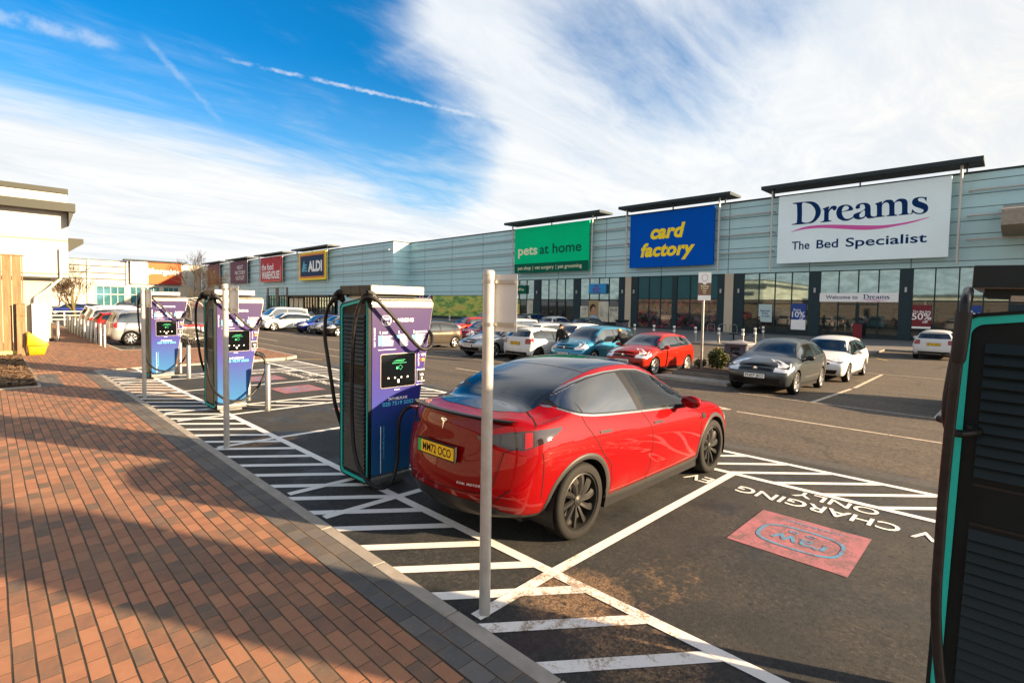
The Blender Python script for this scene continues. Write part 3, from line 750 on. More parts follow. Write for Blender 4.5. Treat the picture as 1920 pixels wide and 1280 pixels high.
def glazing_material(name, base, metal, rough=0.03):
    m, nt, b = new_mat(name)
    pos = nt.node('ShaderNodeNewGeometry').outputs['Position']
    x, y, z = nt.sep(pos)
    n = nt.noise(nt.comb(nt.math('MULTIPLY', nt.math('ADD', x, y), 0.9), nt.math('MULTIPLY', z, 2.0), 0.0), 1.1, 5.0, 0.7)
    nt.put(b.inputs['Base Color'], nt.mix(nt.sstep(n, 0.35, 0.72), tuple(q*0.75 for q in base), tuple(q*1.2 for q in base)))
    b.inputs['Metallic'].default_value = metal; b.inputs['Roughness'].default_value = rough; b.inputs['Specular IOR Level'].default_value = 0.8
    nt.put(b.inputs['Normal'], nt.bump(nt.noise(pos, 0.5, 2.0), 0.03, 0.05))
    return m
M['glass_upper'] = glazing_material('coated_glass', (0.30, 0.40, 0.38), 0.75)
M['glass_lower'] = glazing_material('shop_glass', (0.020, 0.028, 0.028), 0.05)
M['glass_blue'] = glazing_material('blue_glass', (0.05, 0.17, 0.20), 0.35)
M['stock'] = None
def stock_material():
    m, nt, b = new_mat('shop_interior_stock')
    pos = nt.node('ShaderNodeNewGeometry').outputs['Position']
    v = nt.node('ShaderNodeTexVoronoi'); v.inputs['Scale'].default_value = 3.2; nt.put(v.inputs['Vector'], pos)
    c = nt.sep(v.outputs['Color'])
    nt.put(b.inputs['Base Color'], nt.ramp(c[0], [(0.0, (0.012, 0.012, 0.014)), (0.50, (0.02, 0.02, 0.022)), (0.62, (0.16, 0.02, 0.03)), (0.74, (0.03, 0.05, 0.06)), (0.85, (0.10, 0.07, 0.03)), (0.95, (0.22, 0.03, 0.08))]))
    b.inputs['Roughness'].default_value = 0.08; b.inputs['Coat Weight'].default_value = 0.8
    return m
M['stock'] = stock_material()

FX, FZ = 51.34, -0.33
PX = Vector((-1, 0, 0))
def facade_text(mb, txt, y, z, h=None, width=None, align='L', x=50.5, **kw):
    put_text(mb, txt, (x, y, z), (0, -1, 0), (0, 0, 1), h=h, width=width, align=align, **kw)

rb = thing('retail_building', 'long blue grey clad retail block with dark pillars, tall glass shopfronts and a flat parapet', 'building', (FX, 30, FZ))
def kid(mb, name, mats, parent=rb, **kw):
    """build in world space, then hang under a parent"""
    o = mb.build(name, mats, None, **kw)
    if parent is not None:
        o.parent = parent
        top = parent
        loc = Vector((0, 0, 0))
        while top is not None:
            loc += Vector(top.location); top = top.parent
        o.location = -loc
    return o
# main wall, z from the glass head to the parapet, and the low solid stretch
mb = MB()
mb.box(FX, -12, 5.45, FX+14, 74.9, 12.30); mb.box(FX+0.01, 50.9, 3.38, FX+13.9, 74.9, 5.449)
kid(mb, 'wall', M['clad_blue'])
mb = MB(); mb.box(FX-0.05, -12.1, 12.302, FX+14, 74.95, 12.46)
kid(mb, 'parapet_trim', M['roof_dark'])
mb = MB(); mb.box(FX+0.30, -12, -0.6, FX+14, 52.0, 5.44); mb.box(FX+0.3, 52.0, -0.6, FX+14, 74.9, 3.37)
kid(mb, 'inner_wall', M['frame_dark'])
# pillars between the shopfronts
def pillar(y0, y1, m='frame_dark', out=0.0, z1=5.449):
    mb = MB(); mb.box(FX-out, y0, FZ, FX+0.31, y1, z1); kid(mb, 'pillar', M[m])
for y0, y1 in ((-2.5, 0.16), (5.76, 6.54), (12.23, 13.07), (18.77, 19.73), (20.57, 21.27), (25.67, 26.15), (30.35, 31.18), (31.95, 32.80), (38.42, 39.41), (44.91, 46.05), (50.2, 51.5)):
    pillar(y0, y1)
for y0, y1 in ((19.732, 20.568), (31.182, 31.948)):
    pillar(y0, y1, 'beige', 0.06)
for y in (12.6, 19.2, 20.95, 30.8, 32.3, 38.9, 45.5, 6.15):
    mb = MB(); mb.box(FX-0.14, y-0.07, 3.55, FX-0.002, y+0.07, 3.95); kid(mb, 'wall_light', M['sign_back'])
# glazed bays
def bay(y0, y1, n, ztr, lower='glass_lower', upper='glass_upper', door=False, head=5.42, z0=FZ):
    w_ = MB(); f = 0.055; n1 = n
    w_.box(FX+0.02, y0, z0, FX+0.20, y0+f, head); w_.box(FX+0.02, y1-f, z0, FX+0.20, y1, head)
    w_.box(FX+0.021, y0+f, head-f, FX+0.199, y1-f, head); w_.box(FX+0.021, y0+f, z0, FX+0.199, y1-f, z0+0.12)
    w_.box(FX+0.019, y0+f, ztr-0.05, FX+0.201, y1-f, ztr+0.05)
    for i in range(1, n):
        yy = y0+(y1-y0)*i/n
        w_.box(FX+0.03, yy-0.04, ztr+0.05, FX+0.19, yy+0.04, head-f)
        w_.box(FX+0.03, yy-0.04, z0+0.12, FX+0.19, yy+0.04, ztr-0.05)
    fo = kid(w_, 'window', M['frame_dark'])
    p = MB(); p.box(FX+0.10, y0+f, ztr+0.05, FX+0.12, y1-f, head-f); kid(p, 'upper_pane', M[upper], fo)
    p = MB(); p.box(FX+0.10, y0+f, z0+0.12, FX+0.12, y1-f, ztr-0.05); kid(p, 'lower_pane', M[lower], fo)
    if door:
        d = MB(); c = (y0+y1)/2
        for s_ in (-1, 1):
            d.box(FX+0.0, c+s_*0.03, z0, FX+0.08, c+s_*0.12, 2.60); d.box(FX+0.0, c+s_*1.38, z0, FX+0.08, c+s_*1.46, 2.60)
            d.box(FX+0.001, c+s_*0.12, 2.5, FX+0.079, c+s_*1.38, 2.6); d.box(FX+0.001, c+s_*0.12, z0+0.01, FX+0.079, c+s_*1.38, z0+0.22)
        kid(d, 'sliding_door', M['roof_dark'])
bay(13.07, 18.77, 4, 2.85); bay(6.54, 12.23, 4, 3.12, door=True); bay(0.16, 5.76, 4, 2.85)
bay(21.27, 25.67, 3, 2.95, 'stock', 'panel_teal'); bay(26.15, 30.35, 3, 2.95, 'stock', 'panel_teal')
bay(32.80, 38.42, 4, 2.80); bay(39.41, 44.91, 4, 2.80, door=True); bay(46.05, 50.2, 3, 2.80)
# rails across the cladding
for y0, y1 in ((-11, 2.7), (16.4, 20.9), (31.6, 36.1), (49.4, 74.6)):
    for z in (7.4, 9.15, 11.0):
        mb = MB(); mb.tube([(FX-0.42, y0, z), (FX-0.42, y1, z)], 0.075, 8)
        n = max(2, int((y1-y0)/3.5))
        for i in range(n+1):
            yy = y0+0.15+(y1-y0-0.3)*i/n
            mb.box(FX-0.42, yy-0.03, z-0.03, FX, yy+0.03, z+0.03)
        kid(mb, 'wall_rail', M['rail'], smooth=40)
# roof blades over the signs
def blade(y0, y1, x=FX, par=rb, zt=13.18):
    mb = MB()
    mb.prism([(x-1.65, zt-0.30), (x+1.05, zt-0.26), (x+1.05, zt-0.02), (x-1.65, zt)], y0, y1, 'Y')
    for yy in (y0+0.06*(y1-y0), (y0+y1)/2, y1-0.06*(y1-y0)):
        mb.box(x-0.9, yy-0.05, zt-1.0, x-0.8, yy+0.05, zt-0.29)
    kid(mb, 'roof_blade', M['roof_dark'], par)
blade(1.9, 16.9); blade(19.7, 32.1); blade(34.6, 50.3)
def posts(ys, x=FX, par=rb, z0=5.52, z1=12.85):
    for y in ys:
        mb = MB(); mb.tube([(x-0.85, y, z0), (x-0.85, y, z1)], 0.085, 8)
        for z in (7.4, 9.15, 11.0): mb.box(x-0.85, y-0.04, z-0.04, x, y+0.04, z+0.04)
        kid(mb, 'sign_post', M['rail'], par, smooth=40)
posts((3.1, 16.15, 21.0, 31.45, 36.15, 49.4))
# poster windows under the low cladding
mb = MB(); mb.box(FX+0.05, 52.0, FZ, FX+0.29, 74.6, 3.37); kid(mb, 'window_surround', M['frame_dark'])
def poster_mat(name, stops, scale, streak=(1, 1, 1)):
    m, nt, b = new_mat(name)
    pos = nt.node('ShaderNodeNewGeometry').outputs['Position']
    mp1 = nt.node('ShaderNodeMapping'); mp1.inputs['Scale'].default_value = streak; nt.put(mp1.inputs[0], pos)
    nt.put(b.inputs['Base Color'], nt.ramp(nt.noise(mp1.outputs[0], scale, 5.0, 0.65, 0.6), stops))
    b.inputs['Roughness'].default_value = 0.3
    return m
M['poster_green'] = poster_mat('meadow_print', [(0.32, (0.02, 0.07, 0.02)), (0.44, (0.12, 0.30, 0.04)), (0.53, (0.42, 0.50, 0.08)), (0.60, (0.65, 0.36, 0.08)), (0.70, (0.60, 0.62, 0.30))], 0.75, (1, 0.6, 1.6))
M['poster_red'] = poster_mat('fruit_print', [(0.35, (0.06, 0.012, 0.012)), (0.55, (0.26, 0.05, 0.04)), (0.70, (0.42, 0.18, 0.12))], 1.1)
M['poster_pale'] = poster_mat('pale_print', [(0.3, (0.25, 0.28, 0.22)), (0.5, (0.50, 0.46, 0.36)), (0.7, (0.62, 0.60, 0.54))], 1.2)
mb = MB(); mb.box(FX+0.0, 56.0, 0.1, FX+0.045, 68.5, 3.3); kid(mb, 'meadow_poster', M['poster_green'])
mb = MB(); mb.box(FX+0.0, 52.4, 0.1, FX+0.045, 55.8, 3.3); kid(mb, 'fruit_poster', M['poster_red'])
simple('flag_blue', (0.02, 0.035, 0.14), 0.4); simple('flag_red', (0.42, 0.02, 0.03), 0.4)
mb = MB(); y0, y1, z0, z1 = 68.8, 74.4, 0.1, 3.3; mb.box(FX+0.0, y0, z0, FX+0.045, y1, z1, 0)
def fst(a, b, wd, mi, x): 
    a, b = Vector((x, *a)), Vector((x, *b)); t = (b-a).normalized(); n = Vector((0, -t.z, t.y))*wd/2
    mb.add([a-n, b-n, b+n, a+n], [(0, 1, 2, 3)], mi)
for mi, wd, x in ((1, 0.62, FX-0.004), (2, 0.24, FX-0.010)):
    fst((y0+.2, z0+.1), (y1-.2, z1-.1), wd, mi, x); fst((y0+.2, z1-.1), (y1-.2, z0+.1), wd, mi, x-0.002)
for mi, wd, x in ((1, 1.1, FX-0.014), (2, 0.62, FX-0.019)):
    fst((y0, 1.7), (y1, 1.7), wd, mi, x); fst(((y0+y1)/2, z0), ((y0+y1)/2, z1), wd, mi, x-0.002)
kid(mb, 'flag_poster', [M['flag_blue'], M['text_white'], M['flag_red']])
# right end: projecting entrance canopy
mb = MB(); mb.prism([(44.6, 7.55), (51.3, 7.55), (51.3, 9.6), (50.2, 9.6), (44.6, 8.55)], -9.0, 0.75, 'Y')
kid(mb, 'entrance_canopy', M['concrete'])

# ---- shop signs
def sign_panel(name, label, y0, y1, z0, z1, mats, x=FX-0.84, depth=0.22):
    t = thing(name, label, 'sign', (x, (y0+y1)/2, z0), 0, 'large shop signs on the retail block')
    mb = MB(); mb.box(x, y0, z0, x+depth, y1, z1, 0)
    kid(mb, 'panel', mats, t, bevel=0.02)
    return t
simple('sign_pale', (0.76, 0.90, 0.95), 0.55, spec=0.1, var=0.03, vscale=0.5); simple('navy', (0.004, 0.030, 0.120), 0.6, spec=0.05); simple('swoosh', (0.62, 0.10, 0.38), 0.5)
simple('sign_blue', (0.001, 0.085, 0.46), 0.6, spec=0.03, var=0.06, vscale=0.4); simple('sign_yellow', (0.95, 0.70, 0.01), 0.5)
simple('sign_green', (0.001, 0.56, 0.24), 0.6, spec=0.03, var=0.06, vscale=0.4); simple('sign_dkgreen', (0.004, 0.105, 0.065), 0.6, spec=0.05); simple('cream', (0.80, 0.76, 0.52), 0.5)
XS = FX-0.85
def face(mb, poly, x, mi=0): mb.add([(x, a, b) for a, b in poly], [tuple(range(len(poly)))], mi)
t = sign_panel('shop_sign', 'huge pale sign with dark blue serif word, pink swoosh and smaller line below', 3.62, 15.6, 6.15, 12.2, M['sign_pale'])
mb = MB()
for k in 'Dreams':
    poly_fill(mb, [smooth_loop(l, 3) for l in GLY[k]], lambda a, b: (XS, a, b))
kid(mb, 'serif_lettering', M['navy'], t, recalc=False)
mb = MB(); poly_fill(mb, [smooth_loop(GLY['w'][0], 3)], lambda a, b: (XS, a, b)); kid(mb, 'swoosh', M['swoosh'], t, recalc=False)
for s_, ya, wd_ in (('The', 14.38, 1.42), ('Bed', 12.42, 1.62), ('Specialist', 10.25, 5.33)):
    mb = MB(); facade_text(mb, s_, ya, 7.36, h=0.72, width=wd_, x=XS, bold=0.014); kid(mb, 'word_lettering', M['navy'], t, recalc=False)
t = sign_panel('shop_sign', 'square deep blue sign with two lines of slanted bright yellow letters', 21.47, 31.0, 6.35, 12.18, M['sign_blue'])
mb = MB(); facade_text(mb, 'card', 28.45, 9.42, width=3.95, x=XS, h=1.42, bold=0.042, shear=0.22, spacing=1.04); facade_text(mb, 'factory', 29.6, 7.55, h=1.36, width=6.2, x=XS, bold=0.042, shear=0.22, spacing=1.04)
kid(mb, 'lettering', M['sign_yellow'], t, recalc=False)
t = sign_panel('shop_sign', 'green sign with cream and dark letters above a darker green strip', 36.6, 48.97, 6.33, 12.3, M['sign_green'])
mb = MB(); mb.box(XS+0.006, 36.61, 6.335, XS+0.02, 48.96, 7.55); kid(mb, 'strip', M['sign_dkgreen'], t)
mb = MB(); facade_text(mb, 'pets', 48.3, 8.72, h=1.22, width=3.45, x=XS, bold=0.022)
kid(mb, 'lettering', M['cream'], t, recalc=False)
for s_, ya, wd_ in (('pet shop', 48.3, 2.35), ('|', 45.62, 0.05), ('vet surgery', 45.25, 3.25), ('|', 41.68, 0.05), ('pet grooming', 41.3, 3.7)):
    mb = MB(); facade_text(mb, s_, ya, 6.75, h=0.46, width=wd_, x=XS-0.001, bold=0.008); kid(mb, 'strip_lettering', M['cream'], t, recalc=False)
mb = MB(); facade_text(mb, 'at home', 44.45, 8.72, h=1.22, width=6.75, x=XS, bold=0.018); kid(mb, 'dark_lettering', M['sign_dkgreen'], t, recalc=False)
# small signs over the doors and window posters
t = thing('door_sign', 'long white sign reading a welcome above the glass sliding doors', 'sign', (FX-0.03, 9.4, 2.75), 0)
mb = MB(); mb.box(FX-0.04, 6.60, 2.75, FX+0.015, 12.2, 3.50); kid(mb, 'panel', M['text_white'], t)
mb = MB(); facade_text(mb, 'Welcome to', 11.72, 3.0, h=0.31, width=2.35, x=FX-0.05, bold=0.01)
yc, zc = 9.0, 3.0; zc0 = min(p[1] for l in GLY['D'] for p in l); kx = 1.82/(14.39-4.85)
for k in 'Dreams':
    poly_fill(mb, [[(9.0-(14.39-a)*kx, 3.0+(b-zc0)*kx) for a, b in l] for l in GLY[k]], lambda a, b: (FX-0.05, a, b))
kid(mb, 'lettering', M['navy'], t, recalc=False)
mb = MB(); poly_fill(mb, [[(9.0-(14.39-a)*kx, 3.0+(b-zc0)*kx) for a, b in GLY['w'][0]]], lambda a, b: (FX-0.05, a, b)); kid(mb, 'swoosh', M['swoosh'], t, recalc=False)
def poster(label, y0, y1, z0, z1, m, lines=(), tm='text_white', foot=None):
    t = thing('window_poster', label, 'poster', (FX-0.01, (y0+y1)/2, z0), 0, 'posters in the shop windows')
    mb = MB(); mb.box(FX+0.0, y0, z0, FX+0.018, y1, z1); kid(mb, 'sheet', M[m] if isinstance(m, str) else m, t)
    if lines:
        mb = MB()
        for s_, fy, fz, h in lines: facade_text(mb, s_, y1-(y1-y0)*fy, z0+(z1-z0)*fz, h=h, align='C', x=FX-0.004, bold=0.012)
        kid(mb, 'lettering', M[tm], t, recalc=False)
    if foot:
        mb = MB(); mb.box(FX-0.004, y0, z0, FX-0.001, y1, z0+foot); kid(mb, 'footer', M['text_white'], t)
simple('poster_paper', (0.42, 0.55, 0.55), 0.4); simple('poster_navy', (0.02, 0.06, 0.26), 0.4); simple('poster_wine', (0.17, 0.020, 0.030), 0.4)
poster('pale poster offering interest free credit in the tall window', 16.1, 17.3, 0.8, 2.47, 'poster_paper', (('Interest', .5, .58, .2), ('Free', .5, .44, .2), ('Credit', .55, .28, .2)), 'navy')
poster('blue poster for an extra ten percent off in the tall window', 13.25, 14.45, 0.2, 2.57, 'poster_navy', (('Extra', .4, .72, .2), ('10%', .5, .48, .5), ('off', .7, .38, .2)), foot=0.9)
poster('dark red half price poster in the window by the doors', 4.5, 5.68, 0.68, 2.54, 'poster_wine', (('The Big Sale', .5, .68, .16), ('50%', .5, .38, .52), ('off', .7, .24, .22)), foot=0.16)
poster('blue poster with big white figures nearest the dark end wall', 1.62, 2.85, 0.68, 2.54, 'poster_navy', (('Extra', .4, .72, .18), ('10%', .5, .42, .52), ('off', .7, .28, .22)), foot=0.16)
poster('pale price poster with two small pictures left of the child photo', 37.1, 38.3, 0.3, 2.02, 'poster_pale', (('£14', .5, .72, .28),), 'navy')
poster('pale price poster with a bright blue picture right of the child photo', 32.85, 34.1, 0.2, 2.0, 'poster_pale', (('£36.50', .5, .72, .26),), 'navy')
poster('wide window print of a green garden scene at the pet shop', 34.2, 35.6, 0.2, 2.6, 'poster_pale')
poster('window print of pale and green shapes beside the dark tail of a car', 46.2, 47.3, 0.6, 2.7, 'poster_pale')
poster('bright green window print at the far end of the pet shop', 48.7, 50.1, 0.6, 2.7, 'poster_green')
# printed portrait of a child (generic)
t = thing('window_poster', 'window print of a child in a pale blue shirt', 'poster', (FX-0.01, 36.3, 0.2), 0, 'posters in the shop windows')
mb = MB(); mb.box(FX+0.0, 35.62, 0.2, FX+0.018, 37.05, 2.7); kid(mb, 'sheet', mat('warm_print', (0.34, 0.24, 0.12), 0.4), t)
simple('print_skin', (0.42, 0.23, 0.15), 0.5); simple('print_shirt', (0.28, 0.45, 0.62), 0.5); simple('print_hair', (0.03, 0.02, 0.015), 0.5)
def disc(mb, cy, cz, ry, rz, x, mi): face(mb, [(cy+ry*math.cos(a*math.pi/10), cz+rz*math.sin(a*math.pi/10)) for a in range(20)], x, mi)
mb = MB(); disc(mb, 36.3, 0.45, 0.62, 0.5, FX-0.003, 0); disc(mb, 36.42, 1.75, 0.46, 0.55, FX-0.005, 2); disc(mb, 36.28, 1.42, 0.38, 0.55, FX-0.007, 1)
kid(mb, 'portrait', [M['print_shirt'], M['print_skin'], M['print_hair']], t, recalc=False)
simple('sign_cyan', (0.02, 0.25, 0.55), 0.4); simple('violet', (0.16, 0.02, 0.22), 0.5)
t = thing('projecting_sign', 'bright blue rounded sign with purple letters high on the pet shop glass', 'sign', (FX-0.3, 35.7, 3.5), 0)
mb = MB(); mb.box(FX-0.28, 34.45, 3.5, FX-0.02, 36.95, 4.72); kid(mb, 'panel', M['sign_cyan'], t, bevel=0.12, seg=3)
mb = MB()
for s_, z in (('the', 4.30), ('groom', 3.98), ('room', 3.64)): facade_text(mb, s_, 35.75, z, h=0.30, align='C', x=FX-0.29, bold=0.03)
kid(mb, 'lettering', M['violet'], t, recalc=False)
t = thing('projecting_sign', 'dark green sign with small pale and green letters on the glass', 'sign', (FX-0.3, 48.6, 3.5), 0)
mb = MB(); mb.box(FX-0.2, 47.3, 3.55, FX-0.02, 50.1, 4.70); kid(mb, 'panel', M['sign_dkgreen'], t, bevel=0.06, seg=2)
mb = MB(); facade_text(mb, 'Vets4Pets', 48.7, 3.98, h=0.34, align='C', x=FX-0.21, bold=0.01); kid(mb, 'lettering', M['cream'], t, recalc=False)
t = thing('pavement_sign', 'narrow red stand-up sign outside the glass doors', 'sign', (50.6, 9.2, FZ), 0)
mb = MB(); mb.box(50.58, 8.85, FZ, 50.64, 9.5, FZ+1.25); kid(mb, 'board', M['poster_wine'], t); mb = MB(); mb.box(50.5, 8.85, FZ, 50.72, 9.5, FZ+0.04); kid(mb, 'foot', M['sign_back'], t)

# ---- second block, set forward, running on to the left
AX = 47.95
ab = thing('retail_building', 'distant blue grey retail block set forward, with one warm sunlit end wall', 'building', (AX, 120, FZ))
mb = MB(); mb.box(AX, 74.92, 3.35, AX+18, 185.2, 12.28); mb.box(AX+0.002, 74.93, FZ-0.3, AX+17.9, 94.5, 3.349); mb.box(AX+0.002, 131.5, FZ-0.3, AX+17.9, 185.1, 3.349)
kid(mb, 'wall', M['clad_blue'], ab)
mb = MB(); mb.box(AX-0.05, 74.86, 12.282, AX+18, 185.2, 12.45); kid(mb, 'parapet_trim', M['roof_dark'], ab)
mb = MB(); mb.box(AX+0.4, 94.5, FZ-0.3, AX+17, 131.5, 3.348); kid(mb, 'inner_wall', M['frame_dark'], ab)
def glaz(x, y0, y1, z0, z1, n, m, par, axis='Y', zt=None):
    w_ = MB(); p = MB()
    def bx(mb_, a0, a1, d0, d1, zz0, zz1):
        if axis == 'Y': mb_.box(x+d0, a0, zz0, x+d1, a1, zz1)
        else: mb_.box(a0, x+d0, zz0, a1, x+d1, zz1)
    bx(w_, y0, y1, 0.0, 0.12, z1-0.08, z1); bx(w_, y0, y1, 0.0, 0.12, z0, z0+0.08)
    for i in range(n+1):
        a = y0+(y1-y0)*i/n; bx(w_, a-0.06, a+0.06, 0.001, 0.119, z0+0.08, z1-0.08)
    if zt: bx(w_, y0, y1, 0.004, 0.1, zt-0.06, zt+0.06)
    bx(p, y0, y1, 0.13, 0.16, z0, z1)
    fo = kid(w_, 'window', M['frame_dark'] if axis == 'Y' else M['rail'], par)
    kid(p, 'pane', M[m], fo)
glaz(AX-0.02, 119.3, 123.6, FZ, 5.2, 3, 'glass_upper', ab, zt=2.4); glaz(AX-0.02, 125.4, 129.8, FZ, 5.2, 3, 'glass_upper', ab, zt=2.4)
for y0, y1 in ((123.6, 125.4), (118.3, 119.3), (129.8, 130.8)):
    mb = MB(); mb.box(AX-0.08, y0, FZ, AX+0.3, y1, 5.2); kid(mb, 'pillar', M['frame_dark'], ab)
glaz(AX+0.02, 96, 103, FZ, 3.0, 6, 'glass_upper', ab, zt=2.2); glaz(AX+0.02, 103.5, 110, FZ, 3.0, 5, 'glass_lower', ab)
mb = MB(); mb.box(AX-2.2, 94, 3.05, AX+0.2, 119, 3.38); kid(mb, 'entrance_canopy', M['roof_dark'], ab)
for y0, y1 in ((110.5, 112.5), (113, 115), (115.6, 117.5)):
    mb = MB(); mb.box(AX+0.02, y0, FZ, AX+0.28, y1, 2.7); kid(mb, 'poster_panel', M['poster_pale'], ab)
for y0, y1 in ((75.6, 96.8), (111.6, 118.8), (133.6, 141.3), (156, 164)):
    for z in (7.4, 9.15, 11.0):
        mb = MB(); mb.tube([(AX-0.42, y0, z), (AX-0.42, y1, z)], 0.08, 8)
        for yy in (y0+.3, (y0+y1)/2, y1-.3): mb.box(AX-0.42, yy-0.03, z-0.03, AX, yy+0.03, z+0.03)
        kid(mb, 'wall_rail', M['rail'], ab, smooth=40)
for a in ((95.5, 112.5), (117.3, 134.8), (139.7, 156.7), (161, 179)): blade(*a, x=AX, par=ab)
posts((97.2, 111, 119.1, 133.2, 141.6, 155.6, 164.2, 176.4), AX, ab)
XA = AX-0.85
simple('sign_red', (0.48, 0.050, 0.070), 0.6, spec=0.05, var=0.06, vscale=0.5); simple('sign_redbright', (0.55, 0.025, 0.03), 0.4); simple('sign_mauve', (0.15, 0.075, 0.115), 0.6, spec=0.05, var=0.25, vscale=0.25); simple('aldi_blue', (0.006, 0.040, 0.105), 0.6, spec=0.1); simple('sign_orange', (0.75, 0.20, 0.02), 0.45); simple('sign_cyan2', (0.02, 0.42, 0.62), 0.45)
t = sign_panel('shop_sign', 'dark blue square sign with yellow and orange border, pale letters and a small cyan emblem', 97.95, 110.4, 6.47, 12.35, M['sign_yellow'], x=AX-0.84)
mb = MB(); mb.box(XA+0.002, 98.35, 6.87, XA+0.02, 110.0, 11.95); kid(mb, 'orange_border', M['sign_orange'], t)
mb = MB(); mb.box(XA-0.006, 98.75, 7.27, XA+0.001, 109.6, 11.55); kid(mb, 'blue_field', M['aldi_blue'], t)
mb = MB(); facade_text(mb, 'ALDI', 105.9, 8.35, h=2.0, width=6.4, x=XA-0.02, bold=0.05); kid(mb, 'lettering', M['text_white'], t, recalc=False)
mb = MB()
for i in range(4):
    face(mb, [(109.0-i*0.28, 8.3), (108.75-i*0.28, 8.3), (107.6-i*0.12, 10.6-0.4*i), (107.9-i*0.12, 10.6-0.4*i)], XA-0.02)
for i in range(3): face(mb, [(107.6, 8.3+i*0.6), (106.5, 8.3+i*0.6), (106.5, 8.62+i*0.6), (107.6, 8.62+i*0.6)], XA-0.021)
kid(mb, 'emblem', M['sign_cyan2'], t, recalc=False)
t = sign_panel('shop_sign', 'faded red square sign with two lines of tall white letters', 119.85, 132.6, 6.55, 12.42, M['sign_red'], x=AX-0.84)
mb = MB(); mb.box(XA+0.002, 119.86, 6.56, XA+0.02, 120.7, 10.2); mb.box(XA+0.003, 120.7, 6.56, XA+0.019, 132.5, 6.85); kid(mb, 'bright_edge', M['sign_redbright'], t)
mb = MB(); facade_text(mb, 'the food', 131.8, 9.4, h=1.5, width=7.2, x=XA-0.005, bold=0.02); facade_text(mb, 'WAREHOUSE', 131.8, 7.3, h=1.75, width=10.8, x=XA-0.005, bold=0.03); kid(mb, 'lettering', M['text_white'], t, recalc=False)
t = sign_panel('shop_sign', 'dark mauve square sign with three lines of thin white capitals', 142.2, 155.1, 6.6, 12.55, M['sign_mauve'], x=AX-0.84)
mb = MB()
for s_, z in (('NEXT', 10.3), ('FACTORY', 8.9), ('OUTLET', 7.5)): facade_text(mb, s_, 147.3, z, h=1.0, align='C', x=XA-0.005, wscale=1.25)
kid(mb, 'lettering', M['text_white'], t, recalc=False)
t = sign_panel('shop_sign', 'plum sign half hidden by bare branches at the far end of the block', 165, 175.7, 6.7, 12.58, M['sign_mauve'], x=AX-0.84)
mb = MB(); facade_text(mb, 'HOME', 170.3, 9.9, h=0.9, align='C', x=XA-0.005); facade_text(mb, 'OUTLET', 170.3, 8.5, h=0.9, align='C', x=XA-0.005); kid(mb, 'lettering', M['cream'], t, recalc=False)

# ---- far block facing us, in full sun
HY = 185.4
hb = thing('retail_building', 'far cream retail block in full sun with blue glazing and a red and white sign', 'building', (25, HY, FZ))
mb = MB(); mb.box(-30, HY, 5.6, 47.9, HY+18, 12.75); mb.box(-30, HY+0.01, -0.7, 21.4, HY+17.9, 5.599)
kid(mb, 'wall', M['clad_white'], hb)
mb = MB(); mb.box(-30, HY-0.06, 12.752, 47.9, HY+18, 12.95); kid(mb, 'parapet_trim', M['eave'], hb)
mb = MB(); mb.box(21.4, HY+0.4, -0.7, 47.9, HY+17, 5.59); kid(mb, 'inner_wall', M['frame_dark'], hb)
glaz(HY+0.05, 21.6, 28.0, FZ, 5.5, 4, 'glass_blue', hb, 'X', zt=3.2); glaz(HY+0.05, 29.4, 36.5, FZ, 5.5, 5, 'glass_blue', hb, 'X', zt=3.2); glaz(HY+0.05, 37.6, 41.5, FZ, 5.5, 3, 'glass_blue', hb, 'X')
for x0, x1 in ((28.0, 29.4), (36.5, 37.6), (41.5, 47.9)):
    mb = MB(); mb.box(x0, HY-0.03, -0.6, x1, HY+0.4, 5.59); kid(mb, 'pillar', M['beige'], hb)
for z in (7.6, 9.3, 11.2):
    mb = MB(); mb.tube([(15.0, HY-0.45, z), (28.4, HY-0.45, z)], 0.09, 8); kid(mb, 'wall_rail', M['galv'], hb, smooth=40)
for x in (19.9, 28.7):
    mb = MB(); mb.tube([(x, HY-0.8, 6 if x > 21 else FZ), (x, HY-0.8, 12.9)], 0.12, 8); kid(mb, 'sign_post', M['rail'], hb, smooth=40)
mb = MB(); mb.prism([(HY-1.7, 13.1), (HY+1, 13.1), (HY+1, 13.45), (HY-1.7, 13.5)], 27.8, 43.6, 'X'); kid(mb, 'roof_blade', M['roof_dark'], hb)
t = thing('shop_sign', 'sunlit sign, white on one side and orange red on the other', 'sign', (36, HY-0.9, 6.5), 0)
mb = MB(); mb.box(29.4, HY-0.95, 6.5, 42.2, HY-0.7, 13.0); kid(mb, 'panel', M['text_white'], t)
simple('hb_orange', (0.42, 0.075, 0.012), 0.45); simple('hb_red', (0.30, 0.015, 0.008), 0.45)
mb = MB(); mb.box(33.6, HY-0.99, 6.52, 42.18, HY-0.952, 12.98); kid(mb, 'orange_field', M['hb_orange'], t)
mb = MB(); mb.add([(36.5, HY-1.0, 6.53), (42.17, HY-1.0, 6.53), (42.17, HY-1.0, 10.2)], [(0, 1, 2)]); kid(mb, 'red_corner', M['hb_red'], t, recalc=False)
mb = MB(); put_text(mb, 'bargains', (34.6, HY-1.02, 9.7), (1, 0, 0), (0, 0, 1), h=1.5, width=7.0, bold=0.035); mb.lathe([(0.0, HY-1.015-HY), (0.95, HY-1.015-HY)], (33.65, HY, 10.2), 'Y', 20); kid(mb, 'white_lettering', M['text_white'], t, recalc=False)
mb = MB(); put_text(mb, 'home', (30.1, HY-1.02, 9.7), (1, 0, 0), (0, 0, 1), h=1.45, width=3.9, shear=0.2); kid(mb, 'grey_lettering', mat('sign_grey', (0.38, 0.28, 0.20), 0.5), t, recalc=False)

